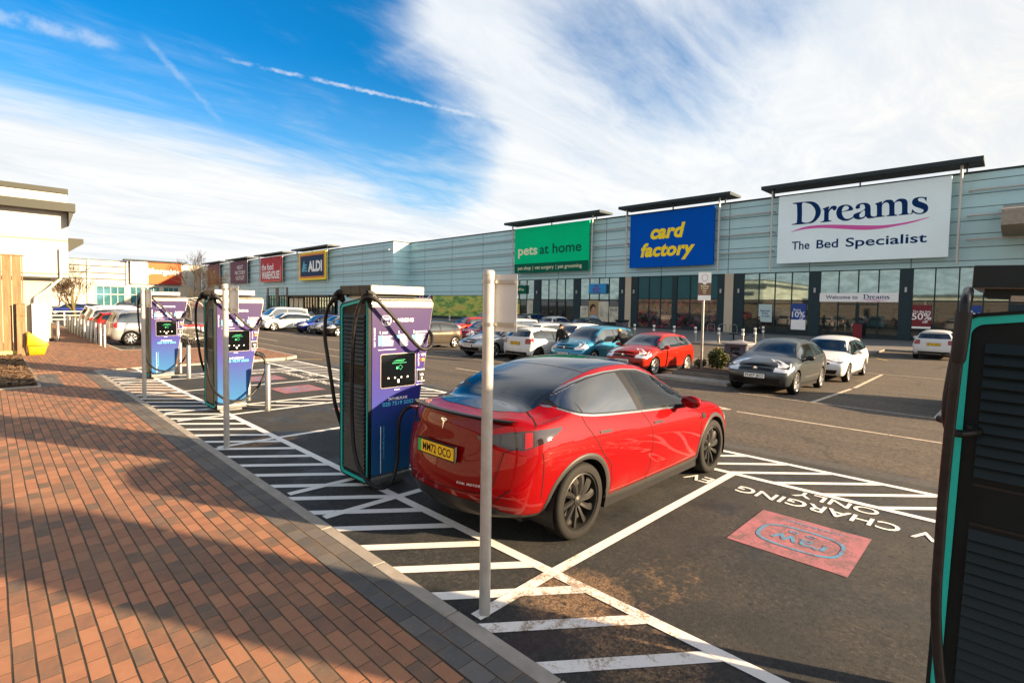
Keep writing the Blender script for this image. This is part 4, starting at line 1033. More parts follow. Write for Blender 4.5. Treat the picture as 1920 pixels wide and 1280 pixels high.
# ---- white building on the left
lb = thing('white_building', 'tall cream panelled building with dark flat eaves and an overhanging upper storey', 'building', (0, 33, 0))
mb = MB(); mb.box(-26, 33.0, 3.10, 2.80, 62, 7.12, 0)
kid(mb, 'upper_wall', M['clad_cream'], lb)
mb = MB(); mb.box(-26, 33.35, -0.2, 2.18, 61, 3.099); kid(mb, 'lower_wall', mat('cream_render', (0.32, 0.305, 0.245), 0.7, var=0.05, vscale=0.8), lb)
mb = MB(); mb.box(-26.1, 32.93, 7.121, 2.84, 62, 7.36); kid(mb, 'roof_edge', M['eave'], lb)
mb = MB(); mb.box(-26, 32.4, 6.22, 3.05, 32.99, 6.62); mb.box(2.81, 33.0, 6.25, 3.05, 61, 6.6); kid(mb, 'eave', M['eave'], lb)
mb = MB(); mb.prism([(2.81, 5.55), (3.0, 6.22), (2.81, 6.22)], 32.5, 60.5, 'Y'); kid(mb, 'eave_bracket', M['eave'], lb)
for y, z in ((35.5, 4.9),):
    mb = MB(); mb.prism([(2.81, z-0.55), (3.55, z+0.02), (3.55, z+0.26), (2.81, z+0.26)], 34.6, 39, 'Y'); kid(mb, 'side_canopy', M['eave'], lb)
mb = MB(); mb.prism([(2.81, 4.0), (3.3, 4.2), (2.81, 4.2)], 48, 52, 'Y'); kid(mb, 'side_canopy', M['eave'], lb)
mb = MB(); mb.box(-26, 32.96, 3.02, 2.82, 33.34, 3.099); kid(mb, 'soffit_trim', M['eave'], lb)
mb = MB(); mb.tube(spline([(2.50, 32.9, 4.45), (2.50, 32.9, 3.6), (2.50, 32.9, 3.12), (2.42, 33.0, 2.95), (1.95, 33.1, 2.42), (1.62, 33.15, 2.12), (1.58, 33.15, 1.95), (1.58, 33.15, 1.78)], 4), 0.055, 10); kid(mb, 'downpipe', M['white_paint'], lb, smooth=40)
mb = MB(); mb.box(1.45, 33.0, 0.0, 2.02, 33.345, 1.82); kid(mb, 'pipe_casing', M['white_paint'], lb, bevel=0.01)
mb = MB(); mb.box(1.9, 33.25, -0.05, 2.22, 33.36, 0.16); kid(mb, 'plinth', M['trim_black'], lb)
# its low wing behind the photographer, seen only as a reflection in the shop glass
wb = thing('low_building', 'low pale flat roofed building reflected in the shop glass', 'building', (-22, 5, 0))
mb = MB(); mb.box(-40, -24, -0.2, -21, 31, 4.6); kid(mb, 'wall', M['clad_cream'], wb); mb = MB(); mb.box(-40.1, -24.2, 4.601, -20.7, 31.1, 5.0); kid(mb, 'roof_edge', M['eave'], wb)
# ------------------------------------------------------------------ street furniture
def wbuild(mb, name, m, t, **kw): return kid(mb, name, m, t, **kw)
# slim sign poles at the kerb
def bay_pole(x, y, label):
    t = thing('sign_pole', label, 'sign pole', (x, y, gz(x)), 0, 'slim grey sign poles along the kerb')
    z0 = gz(x)
    mb = MB(); mb.lathe([(0.0, z0-0.02), (0.039, z0-0.02), (0.039, 2.325), (0.041, 2.326), (0.041, 2.352), (0.030, 2.362), (0.0, 2.364)], (x, y, 0), n=28); wbuild(mb, 'post', M['pole_grey'], t, smooth=50)
    d = Vector((0.41, -0.91, 0)).normalized(); n = Vector((0.91, 0.41, 0)).normalized()
    c = Vector((x, y, 0))+n*0.055+d*0.095
    mb = MB()
    def slab(a0, a1, n0, n1, z0, z1):
        q = [c+d*a0+n*n0, c+d*a1+n*n0, c+d*a1+n*n1, c+d*a0+n*n1]
        mb.hexa([(p.x, p.y, z0) for p in q], [(p.x, p.y, z1) for p in q])
    slab(-0.09, 0.09, 0.0, 0.004, 1.945, 2.335); wbuild(mb, 'plate', M['sign_back'], t)
    mb = MB()
    for z in (1.995, 2.285):
        slab(-0.08, 0.078, -0.016, -0.001, z-0.012, z+0.012)
    wbuild(mb, 'bracket', M['steel'], t)
    mb = MB()
    for z in (1.995, 2.285): mb.lathe([(0.0395, z-0.012), (0.0435, z-0.012), (0.0435, z+0.012), (0.0395, z+0.012)], (x, y, 0), n=24)
    wbuild(mb, 'clamp', M['steel'], t, smooth=40)
    return t
bay_pole(2.372, 2.54, 'slim grey pole standing in front of the red car')
bay_pole(2.385, 8.08, 'slim grey pole in front of the middle charging station')
bay_pole(2.345, 13.43, 'slim grey pole in front of the farthest charging station')
# steel bollards
def bollard_mesh(r, h):
    mb = MB(); mb.lathe([(0, -0.02), (r, -0.02), (r, h-0.012), (r-0.012, h), (0, h+0.003)], n=20)
    return mb
def bollard(x, y, r, h, label, group, m='steel', z=None):
    mb = bollard_mesh(r, h); o = mb.build('bollard', M[m], smooth=50)
    o.location = (x, y, gz(x) if z is None else z); tag(o, label, 'bollard', group); return o
BG = 'steel bollards guarding the charging stations'
b0 = bollard(3.83, 10.44, 0.055, 0.92, 'short steel bollard right of the middle charging station, a cable drooping behind it', BG)
def bcopy(src, x, y, label, group=None, z=None):
    o = src.copy(); COL.objects.link(o); o.location = (x, y, gz(x) if z is None else z); o['label'] = label
    if group: o['group'] = group
    return o
bcopy(b0, 3.92, 11.80, 'short steel bollard half hidden behind the middle charging station')
bcopy(b0, 3.83, 16.12, 'short steel bollard right of the farthest charging station')
bcopy(b0, 3.92, 17.42, 'short steel bollard behind the farthest charging station')
bcopy(b0, 3.70, 0.185, 'short steel bollard beside the dark nearest charging station')
RG = 'row of steel bollards leading to the white building'
RL = 'steel bollard in the row that leads back past the parked silver car'
r0 = bollard(3.5, 27.98, 0.062, 1.0, 'steel bollard nearest the silver car, first of the row', RG, z=0.0)
for i, y in enumerate((29.16, 30.5, 31.9, 33.2, 34.55, 35.9, 37.25, 38.6, 39.95, 41.3, 42.6)):
    bcopy(r0, 3.5, y, RL, z=0.0)
bcopy(r0, 2.36, 33.0, 'single steel bollard beside the corner of the white building', z=0.0)
FG = 'slim bollards with white bands along the shop pavement'
def far_bollard():
    t = thing('bollard', 'slim grey bollard with white bands on the shop pavement', 'bollard', (35.3, 21.05, -0.33), 0, FG)
    mb = MB(); mb.lathe([(0, 0), (0.085, 0), (0.085, 1.05), (0, 1.07)], n=14); mb.build('post', M['galv'], t, smooth=50)
    for z in (0.93, 0.62):
        mb = MB(); mb.lathe([(0.086, z), (0.090, z), (0.090, z+0.10), (0.086, z+0.10)], n=14); mb.build('band', M['text_white'], t, smooth=50)
    return t
fb = far_bollard()
for y in (19.4, 17.76, 16.13, 14.45, 12.84): dup(fb, (35.3, y, -0.33))
dup(fb, (37.9, 12.95, -0.33)); dup(fb, (41.5, 13.6, -0.33))
for y in (25.0, 28.6, 32.2, 44, 48, 52): dup(fb, (35.3, y, -0.33))
# cycle hoops by the beige pillar
h0 = None
for i, y in enumerate((20.65, 19.58, 18.55)):
    if h0 is None:
        mb = MB(); mb.tube(spline([(0, 0.32, 0), (0, 0.32, 0.62), (0, 0.22, 0.80), (0, 0, 0.86), (0, -0.22, 0.80), (0, -0.32, 0.62), (0, -0.32, 0)], 4), 0.035, 8)
        h0 = mb.build('cycle_hoop', M['galv'], smooth=40); h0.location = (48.6, y, FZ); h0.rotation_euler.z = R(35); tag(h0, 'steel cycle hoop on the pavement near the beige pillar', 'cycle hoop', 'cycle hoops by the shop wall')
    else:
        o = h0.copy(); COL.objects.link(o); o.location = (48.6, y, FZ)
t = thing('bench', 'small dark backless bench on the shop pavement', 'bench', (39.5, 14.5, FZ))
mb = MB(); mb.box(39.25, 14.0, FZ+0.42, 39.75, 15.3, FZ+0.48); wbuild(mb, 'seat', M['dark_metal'], t)
for y in (14.25, 15.05):
    mb = MB(); mb.box(39.45, y-0.04, FZ, 39.55, y+0.04, FZ+0.42); wbuild(mb, 'leg', M['dark_metal'], t)
# litter bins
t = thing('litter_bin', 'grey purple litter bin with a shallow pointed lid and dark openings beside the planter', 'litter bin', (21.6, 8.0, -0.45))
M['bin'] = mat('bin_body', (0.075, 0.078, 0.105), 0.55, var=0.12, vscale=5)
mb = MB(); mb.prism([(21.2, 7.55), (22.0, 7.55), (22.15, 8.0), (22.0, 8.45), (21.2, 8.45)], -0.45, 0.62); wbuild(mb, 'body', M['bin'], t, bevel=0.03)
mb = MB()
base = [(21.12, 7.48), (22.05, 7.48), (22.22, 8.0), (22.05, 8.52), (21.12, 8.52)]
mb.add([(a, b, 0.62) for a, b in base]+[(a, b, 0.68) for a, b in base]+[(21.65, 8.0, 0.80)], [(i, (i+1) % 5, 5+(i+1) % 5, 5+i) for i in range(5)]+[(5+i, 5+(i+1) % 5, 10) for i in range(5)]+[(4, 3, 2, 1, 0)])
wbuild(mb, 'lid', mat('bin_lid', (0.20, 0.19, 0.20), 0.5), t)
mb = MB(); mb.box(21.19, 7.82, 0.30, 21.21, 8.18, 0.52); mb.box(21.45, 7.54, 0.30, 21.80, 7.56, 0.52); wbuild(mb, 'opening', M['black_plastic'], t)
mb = MB(); put_text(mb, 'litter', (21.185, 8.0, 0.17), (0, -1, 0), (0, 0, 1), h=0.06, align='C'); wbuild(mb, 'lettering', M['cream'], t, recalc=False)
t = thing('litter_bin', 'dark litter bin on the far pavement by the pet shop', 'litter bin', (38.5, 24.2, FZ))
mb = MB(); mb.box(38.1, 23.8, FZ, 38.9, 24.6, FZ+1.05); wbuild(mb, 'body', M['bin'], t, bevel=0.06); mb = MB(); mb.box(38.05, 23.75, FZ+1.051, 38.95, 24.65, FZ+1.25); wbuild(mb, 'lid', M['dark_metal'], t, bevel=0.05)
# planted island with its sign
def isl(): 
    t = thing('planter_island', 'kerbed island holding a small planted bed between parking bays', 'planter', (17.5, 7.3, -0.37))
    def P(x0, y0, x1, y1, h0, h1, nm, m, bev=0.02):
        mb = MB(); q = [(x0, y0), (x1, y0), (x1, y1), (x0, y1)]
        mb.hexa([(a, b, gz(a)-0.1) for a, b in q], [(a, b, gz(a)+h1) for a, b in q]); wbuild(mb, nm, m, t, bevel=bev)
    P(15.9, 6.2, 20.2, 8.75, 0, 0.11, 'kerb', M['concrete'])
    P(16.8, 6.45, 19.9, 8.5, 0, 0.26, 'bed_wall', mat('bed_wall', (0.14, 0.125, 0.105), 0.85, var=0.2))
    P(16.93, 6.58, 19.77, 8.37, 0, 0.285, 'soil', mat('soil', (0.05, 0.035, 0.024), 0.95, var=0.4, vscale=20), 0)
isl()
def leaf_shrub(name, label, x, y, z, rx, ry, rz, n, mats, leaf=0.05, stem=True, group=None, seed=1):
    rnd = random.Random(seed)
    t = thing(name, label, 'shrub', (x, y, z), 0, group)
    cl = MB(); st = MB()
    for i in range(n):
        while True:
            a = Vector((rnd.uniform(-1, 1), rnd.uniform(-1, 1), rnd.uniform(-1, 1)))
            if a.length <= 1 and a.length > rnd.random()*0.9: break
        k = 1+0.22*math.sin(a.x*5+seed)*math.cos(a.y*4+a.z*3)
        p = Vector((a.x*rx*k, a.y*ry*k, rz*(1.0+a.z*k)*0.98+0.03))
        l = leaf*rnd.uniform(0.6, 1.4)
        u = Vector((rnd.gauss(0, 1), rnd.gauss(0, 1), rnd.gauss(0, 0.7))).normalized(); v = u.orthogonal().normalized(); v = (v*math.cos(i)+u.cross(v)*math.sin(i))
        cl.add([p-u*l, p+v*l*0.45, p+u*l, p-v*l*0.45], [(0, 1, 2, 3)], rnd.choice((0, 0, 1)))
    for i in range(14):
        a = rnd.uniform(0, 6.3); st.tube([(0, 0, -0.02), (math.cos(a)*rx*0.4, math.sin(a)*ry*0.4, rz*0.8), (math.cos(a)*rx*0.75, math.sin(a)*ry*0.75, rz*1.5)], [0.012, 0.008, 0.004], 4)
    cl.build('foliage', mats, t, recalc=False); st.build('stem', M['bark'], t, recalc=False)
    return t
leaf_shrub('shrub', 'rounded dark green shrub in the planted bed', 18.6, 7.62, -0.12, 0.33, 0.35, 0.37, 2000, [M['leaf'], M['leaf_dry']], 0.05, seed=3)
leaf_shrub('shrub', 'low thin weedy shrub left of the sign pole', 18.5, 8.22, -0.12, 0.32, 0.2, 0.15, 500, [M['leaf'], M['leaf_dry']], 0.045, seed=5)
t = thing('parking_sign', 'two pale boards with brown lower panels back to back on a slim grey pole', 'sign', (17.97, 7.95, -0.39))
mb = MB(); mb.lathe([(0, -0.45), (0.045, -0.45), (0.045, 2.6), (0, 2.6)], (17.97, 7.95, 0), n=14); wbuild(mb, 'post', M['galv'], t, smooth=40)
M['sign_brown'] = mat('sign_brown', (0.20, 0.115, 0.075), 0.5)
def board(p, d, hw, z0, z1, front):
    p = Vector(p); d = Vector(d).normalized(); n = Vector((d.y, -d.x, 0))
    mb = MB(); q = [p-d*hw, p+d*hw, p+d*hw+n*0.03, p-d*hw+n*0.03]
    mb.hexa([(a.x, a.y, z0) for a in q], [(a.x, a.y, z1) for a in q]); wbuild(mb, 'board', M['text_white'] if front else M['sign_back'], t)
    if front:
        o = p+n*0.034
        mb = MB(); q = [(-hw, .18), (hw, .18), (hw, .62), (hw*.35, .62), (hw*.2, .56), (-hw*.2, .56), (-hw*.35, .62), (-hw, .62)]
        mb.add([tuple(o+d*a)[:2]+(z0+b*(z1-z0),) for a, b in q], [tuple(range(len(q)))]); wbuild(mb, 'brown_panel', M['sign_brown'], t, recalc=False)
        mb = MB(); o2 = p+n*0.038
        for s_, f, h in (('Parking', .48, .062), ('3 hour', .40, .062), ('max', .32, .055), ('stay', .25, .045)): put_text(mb, s_, tuple(o2)[:2]+(z0+f*(z1-z0),), d, (0, 0, 1), h=h, align='C', bold=0.02)
        wbuild(mb, 'lettering', M['cream'], t, recalc=False)
        mb = MB(); c = Vector(tuple(o2)[:2]+(z0+.80*(z1-z0),))
        mb.add([c+d*(0.11*math.cos(a*math.pi/12))+Vector((0, 0, 0.13*math.sin(a*math.pi/12))) for a in range(24)]+[c+d*(0.09*math.cos(a*math.pi/12))+Vector((0, 0, 0.11*math.sin(a*math.pi/12))) for a in range(24)], [(i, (i+1) % 24, 24+(i+1) % 24, 24+i) for i in range(24)]); wbuild(mb, 'emblem', M['sign_back'], t, recalc=False)
board((17.92, 7.90, 0), (0.45, -0.89, 0), 0.215, 2.37, 3.37, True)
board((18.06, 8.12, 0), (0.88, 0.47, 0), 0.20, 2.40, 3.38, False)
# wooden fence, grit bin
def wood_material():
    m, nt, b = new_mat('fence_wood')
    pos = nt.node('ShaderNodeNewGeometry').outputs['Position']
    x, y, z = nt.sep(pos)
    bi = nt.math('FLOOR', nt.math('DIVIDE', nt.math('ADD', x, 5.0), 0.256))
    wn = nt.node('ShaderNodeTexWhiteNoise', noise_dimensions='1D'); nt.put(wn.inputs['W'], bi)
    mp1 = nt.node('ShaderNodeMapping'); mp1.inputs['Scale'].default_value = (14, 14, 0.9)
    nt.put(mp1.inputs[0], nt.vmath('ADD', pos, nt.comb(0.0, 0.0, nt.math('MULTIPLY', wn.outputs['Value'], 9.0))))
    g = nt.noise(mp1.outputs[0], 1.2, 6.0, 0.6, 0.8); s_ = nt.noise(pos, 2.6, 5.0, 0.7)
    c = nt.ramp(g, [(0.3, (0.10, 0.055, 0.024)), (0.5, (0.17, 0.098, 0.044)), (0.72, (0.24, 0.15, 0.075))])
    c = nt.mix(nt.math('MULTIPLY', nt.sstep(s_, 0.52, 0.75), 0.55), c, (0.055, 0.045, 0.036))
    k = nt.node('ShaderNodeTexVoronoi'); k.inputs['Scale'].default_value = 2.4; nt.put(k.inputs['Vector'], nt.vmath('MULTIPLY', pos, (1, 1, 0.6)))
    c = nt.mix(nt.math('SUBTRACT', 1.0, nt.sstep(k.outputs['Distance'], 0.03, 0.07)), c, (0.06, 0.028, 0.014))
    nt.put(b.inputs['Base Color'], c); b.inputs['Roughness'].default_value = 0.8
    nt.put(b.inputs['Normal'], nt.bump(g, 0.3, 0.01))
    return m
M['fence_wood'] = wood_material()
t = thing('wooden_fence', 'tall fence of wide vertical wooden boards with a shorter post', 'fence', (-1, 26, 0))
x = -5.0; rnd = random.Random(4)
while x < 0.9:
    mb = MB(); mb.box(x+0.008, 26.0+rnd.uniform(0, 0.015), 0.16, min(x+0.248, 0.93), 26.035, 3.62); wbuild(mb, 'board', M['fence_wood'], t, bevel=0.004); x += 0.256
mb = MB(); mb.box(-5, 25.98, 3.622, 0.97, 26.10, 3.66); wbuild(mb, 'capping', M['fence_wood'], t)
mb = MB(); mb.box(-5, 25.97, 0.0, 0.72, 26.06, 0.158); wbuild(mb, 'gravel_board', M['yellow'] if False else mat('gravel_board', (0.50, 0.42, 0.16), 0.8, var=0.15), t)
mb = MB(); mb.box(0.72, 25.72, 0.0, 0.96, 25.94, 1.86); mb.box(0.70, 25.70, 1.861, 0.99, 25.96, 1.885); mb.box(0.83, 25.70, 1.44, 0.965, 25.718, 1.48); wbuild(mb, 'short_post', M['fence_wood'], t, bevel=0.006)
t = thing('grit_bin', 'yellow plastic grit bin with a sloping lid against the fence', 'grit bin', (1.25, 25.8, 0))
mb = MB(); mb.hexa([(1.02, 25.55, 0.0), (1.44, 25.55, 0.0), (1.44, 26.0, 0.0), (1.02, 26.0, 0.0)], [(0.98, 25.5, 0.34), (1.54, 25.5, 0.34), (1.54, 26.05, 0.34), (0.98, 26.05, 0.34)]); wbuild(mb, 'tub', M['yellow'], t, bevel=0.03, seg=2, smooth=50)
mb = MB(); mb.prism([(0.96, 0.345), (1.56, 0.345), (1.56, 0.42), (1.44, 0.50), (1.02, 0.86), (0.98, 0.86)], 25.48, 26.07, 'Y'); wbuild(mb, 'lid', M['yellow'], t, bevel=0.03, seg=2, smooth=50)

# railing beyond the bollards
t = thing('railing', 'low pale metal railing beyond the row of bollards', 'railing', (4, 52, 0))
for z in (0.45, 0.75, 1.05):
    mb = MB(); mb.tube([(2.9, 52, z), (8.6, 52, z)], 0.035, 6); wbuild(mb, 'rail', M['white_paint'], t)
for i in range(6):
    mb = MB(); mb.tube([(3.0+i*1.1, 52, -0.1), (3.0+i*1.1, 52, 1.1)], 0.04, 6); wbuild(mb, 'upright', M['white_paint'], t)

# bare winter trees
def bare_tree(label, x, y, z, h, spread, seed, fork=0.28, r0=0.10, twigs=5, lean=0.0, m1='bark'):
    rnd = random.Random(seed)
    t = thing('bare_tree', label, 'tree', (x, y, z), 0, 'bare winter trees in the car park')
    tr = MB(); cr = MB()
    def grow(p, d, L, r, depth):
        n = 4; pts = [p]; rs = [r]
        for i in range(n):
            d = (d+Vector((rnd.gauss(0, .11), rnd.gauss(0, .11), 0.06+rnd.gauss(0, .06)))).normalized()
            pts.append(pts[-1]+d*L/n); rs.append(max(0.011, r*(1-0.42*(i+1)/n)))
        (tr if depth < 2 else cr).tube(pts, rs, 7 if depth < 2 else 3, caps=False)
        if depth >= 5: return
        k = {0: 5, 1: 4, 2: 4, 3: 4, 4: 3}[depth]
        for i in range(k):
            a = rnd.uniform(0, 2*math.pi); s_ = rnd.uniform(0.35, 0.85)*spread
            o = d.orthogonal().normalized(); b = d.cross(o)
            nd = (d+(o*math.cos(a)+b*math.sin(a))*s_).normalized()
            j = n if i == 0 else rnd.randint(2, n)
            grow(pts[j], nd, L*rnd.uniform(0.55, 0.82), max(0.008, rs[j]*rnd.uniform(0.55, 0.75)), depth+1)
    grow(Vector((0, 0, -0.1)), Vector((lean, 0, 1)).normalized(), h*fork, r0, 0)
    tr.build('trunk', M[m1], t, smooth=True, recalc=False); cr.build('crown', M['bark'], t, recalc=False)
    return t
bare_tree('small bare tree with a mossy forked trunk near the white building', 5.55, 60, -0.1, 8.2, 0.95, 11, 0.26, 0.15, m1='bark_moss')
bare_tree('bare bushy tree in front of the red and white sign', 19.6, 82, -0.45, 18.0, 0.80, 23, 0.17, 0.22)
bare_tree('bare brownish tree in front of the plum and mauve signs', 25.5, 88, -0.45, 15.5, 1.0, 37, 0.18, 0.20)
bare_tree('thin bare tree beyond the far end of the pavement', 11.0, 150, -0.3, 11.0, 0.8, 41, 0.22, 0.17)

# trolley shelter with trolleys
t = thing('trolley_shelter', 'clear curved trolley shelter on posts at the edge of the brick area', 'shelter', (7.2, 26.6, 0))
SX0, SX1, SY0, SY1 = 5.75, 7.6, 26.5, 31.5
def arc(y): return [(SX0, y, 0.25), (SX0, y, 1.5), (SX0+0.12, y, 1.85), (SX0+0.45, y, 2.1), (SX0+0.9, y, 2.2), (SX1-0.45, y, 2.1), (SX1-0.1, y, 1.85), (SX1, y, 1.5), (SX1, y, 0.6)]
mb = MB(); mb.grid([spline(arc(SY0), 4), spline(arc(SY1), 4)]); wbuild(mb, 'canopy', M['perspex'], t, smooth=True, recalc=False)
for y in (SY0, (SY0+SY1)/2, SY1):
    mb = MB(); mb.tube([(SX0, y, -0.05)]+spline(arc(y), 4)+[(SX1, y, -0.05)], 0.03, 8); wbuild(mb, 'hoop_frame', M['galv'], t, smooth=40)
for z in (0.45, 0.8):
    for xx in (SX0, SX1):
        mb = MB(); mb.tube([(xx, SY0, z), (xx, SY1, z)], 0.022, 6); wbuild(mb, 'side_rail', M['galv'], t)
def trolley():
    t = thing('shopping_trolley', 'wire shopping trolley parked in the clear shelter', 'trolley', (0, 0, 0), 0, 'shopping trolleys in the shelter')
    mb = MB(); n = 8
    def wire(a, b, r=0.006): mb.tube([a, b], r, 4, caps=False)
    for i in range(n+1):
        f = i/n
        for s_ in (-1, 1): wire((s_*(0.27-0.05*f), -0.42+0.85*f, 0.62-0.02*f), (s_*(0.25-0.06*f), -0.38+0.78*f, 0.40+0.06*f))
        wire((-(0.25-0.06*f), -0.38+0.78*f, 0.40+0.06*f), ((0.25-0.06*f), -0.38+0.78*f, 0.40+0.06*f))
    for k in range(5):
        for s_ in (-1, 1):
            zz = 0.40+0.06*k
            wire((s_*(0.25+0.004*k), -0.40, zz), (s_*0.20, 0.42, zz+0.05-0.01*k))
        wire((-0.2+0.1*k, -0.38, 0.40), (-0.16+0.08*k, 0.40, 0.46)); wire((-0.2+0.1*k, 0.42, 0.46), (-0.2+0.1*k, 0.43, 0.62))
    mb.build('basket', M['steel'], t, recalc=False)
    mb = MB()
    for s_ in (-1, 1): mb.tube([(s_*0.27, -0.55, 0.98), (s_*0.26, -0.46, 0.60), (s_*0.24, -0.35, 0.20), (s_*0.17, 0.42, 0.14)], 0.013, 6)
    mb.build('frame', M['steel'], t, recalc=False)
    mb = MB(); mb.tube([(-0.27, -0.55, 0.98), (0.27, -0.55, 0.98)], 0.018, 8); mb.build('handle', M['flag_red'], t)
    for sx in (-1, 1):
        for yy, q in ((-0.35, 0.24), (0.40, 0.17)):
            mb = MB(); mb.lathe([(0, -0.015), (0.06, -0.015), (0.06, 0.015), (0, 0.015)], (sx*q, yy, 0.06), 'X', 12); mb.build('wheel', M['rubber'], t)
    return t
tr0 = trolley(); tr0.location = (6.25, 27.0, gz(6.2))
for i in range(1, 7): dup(tr0, (6.25, 27.0+0.32*i, gz(6.2)))
for i in range(0, 6): dup(tr0, (6.95, 27.2+0.32*i, gz(6.9)))
# ------------------------------------------------------------------ charging stations
def livery_material():
    m, nt, b = new_mat('charger_livery')
    oi = nt.node('ShaderNodeTexCoord').outputs['Object']
    z = nt.sep(oi)[2]
    f = nt.math('DIVIDE', z, 2.1)
    nt.put(b.inputs['Base Color'], nt.ramp(f, [(0.05, (0.013, 0.100, 0.24)), (0.28, (0.009, 0.056, 0.195)), (0.48, (0.016, 0.022, 0.170)), (0.66, (0.017, 0.008, 0.110)), (0.84, (0.015, 0.0036, 0.068)), (1.0, (0.013, 0.0028, 0.055))]))
    b.inputs['Roughness'].default_value = 0.42; b.inputs['Specular IOR Level'].default_value = 0.2; b.inputs['Coat Weight'].default_value = 0.05; b.inputs['Coat Roughness'].default_value = 0.25
    g = nt.noise(oi, 420.0, 2.0)
    nt.put(b.inputs['Normal'], nt.bump(g, 0.10, 0.003))
    return m
M['livery'] = livery_material()
CX, CY0 = 3.3, 5.5
CZ = gz(CX)
UX, UZ = (1, 0, 0), (0, 0, 1)
def L3(p): return (p[0]-CX, p[1]-CY0, p[2]-CZ)
def cpart(mb, name, m, parent, **kw):
    mb.v = [L3(p) for p in mb.v]
    return mb.build(name, m, parent, **kw)
CG = 'charging stations along the kerb'
def build_charger():
    t = thing('charging_station', 'charging station with a cable plugged into the red car', 'charging station', (CX, CY0, CZ), 0, CG)
    YF, YB = 5.215, 5.865
    # body shell: tapers on the right, top falls towards the back
    mb = MB()
    mb.hexa([(3.045, YF, 0.02), (3.555, YF, 0.02), (3.555, YB, 0.02), (3.045, YB, 0.02)], [(3.045, YF, 2.17), (3.90, YF, 2.17), (3.90, YB, 2.10), (3.045, YB, 2.10)])
    cpart(mb, 'body', M['charger_dark'], t, bevel=0.012, seg=2)
    # bright rolled hood over the front panel
    mb = MB()
    prof = [(YF-0.016, 2.085)]+[(YF+0.075-0.092*math.cos(a*math.pi/16), 2.11+0.085*math.sin(a*math.pi/16)) for a in range(0, 9)]+[(YF+0.5, 2.197), (YF+0.5, 2.172), (YF+0.01, 2.172), (YF+0.0, 2.085)]
    mb.prism([(a, c) for a, c in prof], 3.047, 3.905, 'X')
    cpart(mb, 'hood', M['alu'], t, smooth=35)
    # livery panel, skirt
    mb = MB(); q = [(3.048, 0.125), (3.565, 0.125), (3.898, 2.075), (3.048, 2.075)]
    mb.prism(q, YF-0.018, YF-0.001, 'Y'); pan = cpart(mb, 'livery_panel', M['livery'], t, bevel=0.003)
    mb = MB(); q = [(3.036, 0.112), (3.578, 0.112), (3.912, 2.086), (3.036, 2.086)]
    mb.prism(q, YF-0.0009, YF+0.012, 'Y'); cpart(mb, 'panel_edge', M['alu'], t)
    mb = MB(); mb.prism([(YF-0.03, 0.02), (YF+0.02, 0.02), (YF+0.02, 0.11), (YF-0.012, 0.11), (YF-0.03, 0.085)], 3.04, 3.57, 'X'); cpart(mb, 'skirt', M['charger_grey'], t, bevel=0.004)
    mb = MB(); mb.box(3.10, YF+0.03, -0.05, 3.50, YB-0.03, 0.03); cpart(mb, 'plinth', M['charger_grey'], t)
    # top cover
    mb = MB(); mb.box(3.0, 5.13, 2.225, 3.72, 5.84, 2.325); cpart(mb, 'top_cover', M['alu'], t, bevel=0.006)
    mb = MB()
    for y0, y1 in ((5.132, 5.37), (5.374, 5.57), (5.574, 5.838)): mb.box(2.990, y0, 2.228, 2.9999, y1, 2.322)  # segmented side faces; the shade on this side is put into their dark colour
    mb.box(3.05, 5.2, 2.19, 3.66, 5.8, 2.2249); cpart(mb, 'cover_neck_and_side_shade', M['dark_metal'], t)
    # louvre side
    xl = 3.0445
    def rrect(y0, y1, z0, z1t, z1b, r, n=6):
        """rounded outline, top edge from z1t at y0 (front) to z1b at y1 (back)"""
        cs = [(y0+r, z0+r, 180), (y1-r, z0+r, 270), (y1-r, z1b-r, 0), (y0+r, z1t-r, 90)]
        return [(cy+r*math.cos(R(a0+90*i/n)), cz+r*math.sin(R(a0+90*i/n))) for cy, cz, a0 in cs for i in range(n+1)]
    o0 = rrect(YF-0.012, YB+0.012, 0.03, 2.19, 2.12, 0.085); o1 = rrect(YF+0.003, YB-0.003, 0.045, 2.175, 2.105, 0.075)
    o2 = rrect(YF+0.036, YB-0.036, 0.078, 2.142, 2.072, 0.052)
    def ringp(a, c, x0, x1, mb):
        n = len(a)
        vs = [(x0, y, z) for y, z in a]+[(x0, y, z) for y, z in c]+[(x1, y, z) for y, z in a]+[(x1, y, z) for y, z in c]
        mb.add(vs, [f for i in range(n) for j in [(i+1) % n] for f in ((i, j, n+j, n+i), (2*n+i, 3*n+i, 3*n+j, 2*n+j), (i, 2*n+i, 2*n+j, j), (n+i, n+j, 3*n+j, 3*n+i))])
    mb = MB(); ringp(o0, o1, xl-0.040, xl, mb); mb.prism(o2, xl-0.022, xl-0.001, 'X')
    cpart(mb, 'side_frame', M['charger_dark'], t)
    mb = MB(); ringp(o1, o2, xl-0.036, xl-0.0005, mb); cpart(mb, 'teal_trim', M['teal'], t)
    mb = MB(); ys0, ys1 = YF+0.085, YB-0.085
    for z0, n in ((1.40, 12), (0.13, 21)):
        for i in range(n):
            z = z0+0.0495*i
            mb.add([(xl-0.046, ys0, z+0.004), (xl-0.046, ys1, z+0.004), (xl-0.0225, ys1, z+0.045), (xl-0.0225, ys0, z+0.045), (xl-0.0225, ys0, z), (xl-0.0225, ys1, z)], [(0, 3, 2, 1), (0, 1, 5, 4), (0, 4, 3), (1, 2, 5)])
    cpart(mb, 'louvre_panel', M['dark_metal'], t, recalc=False)
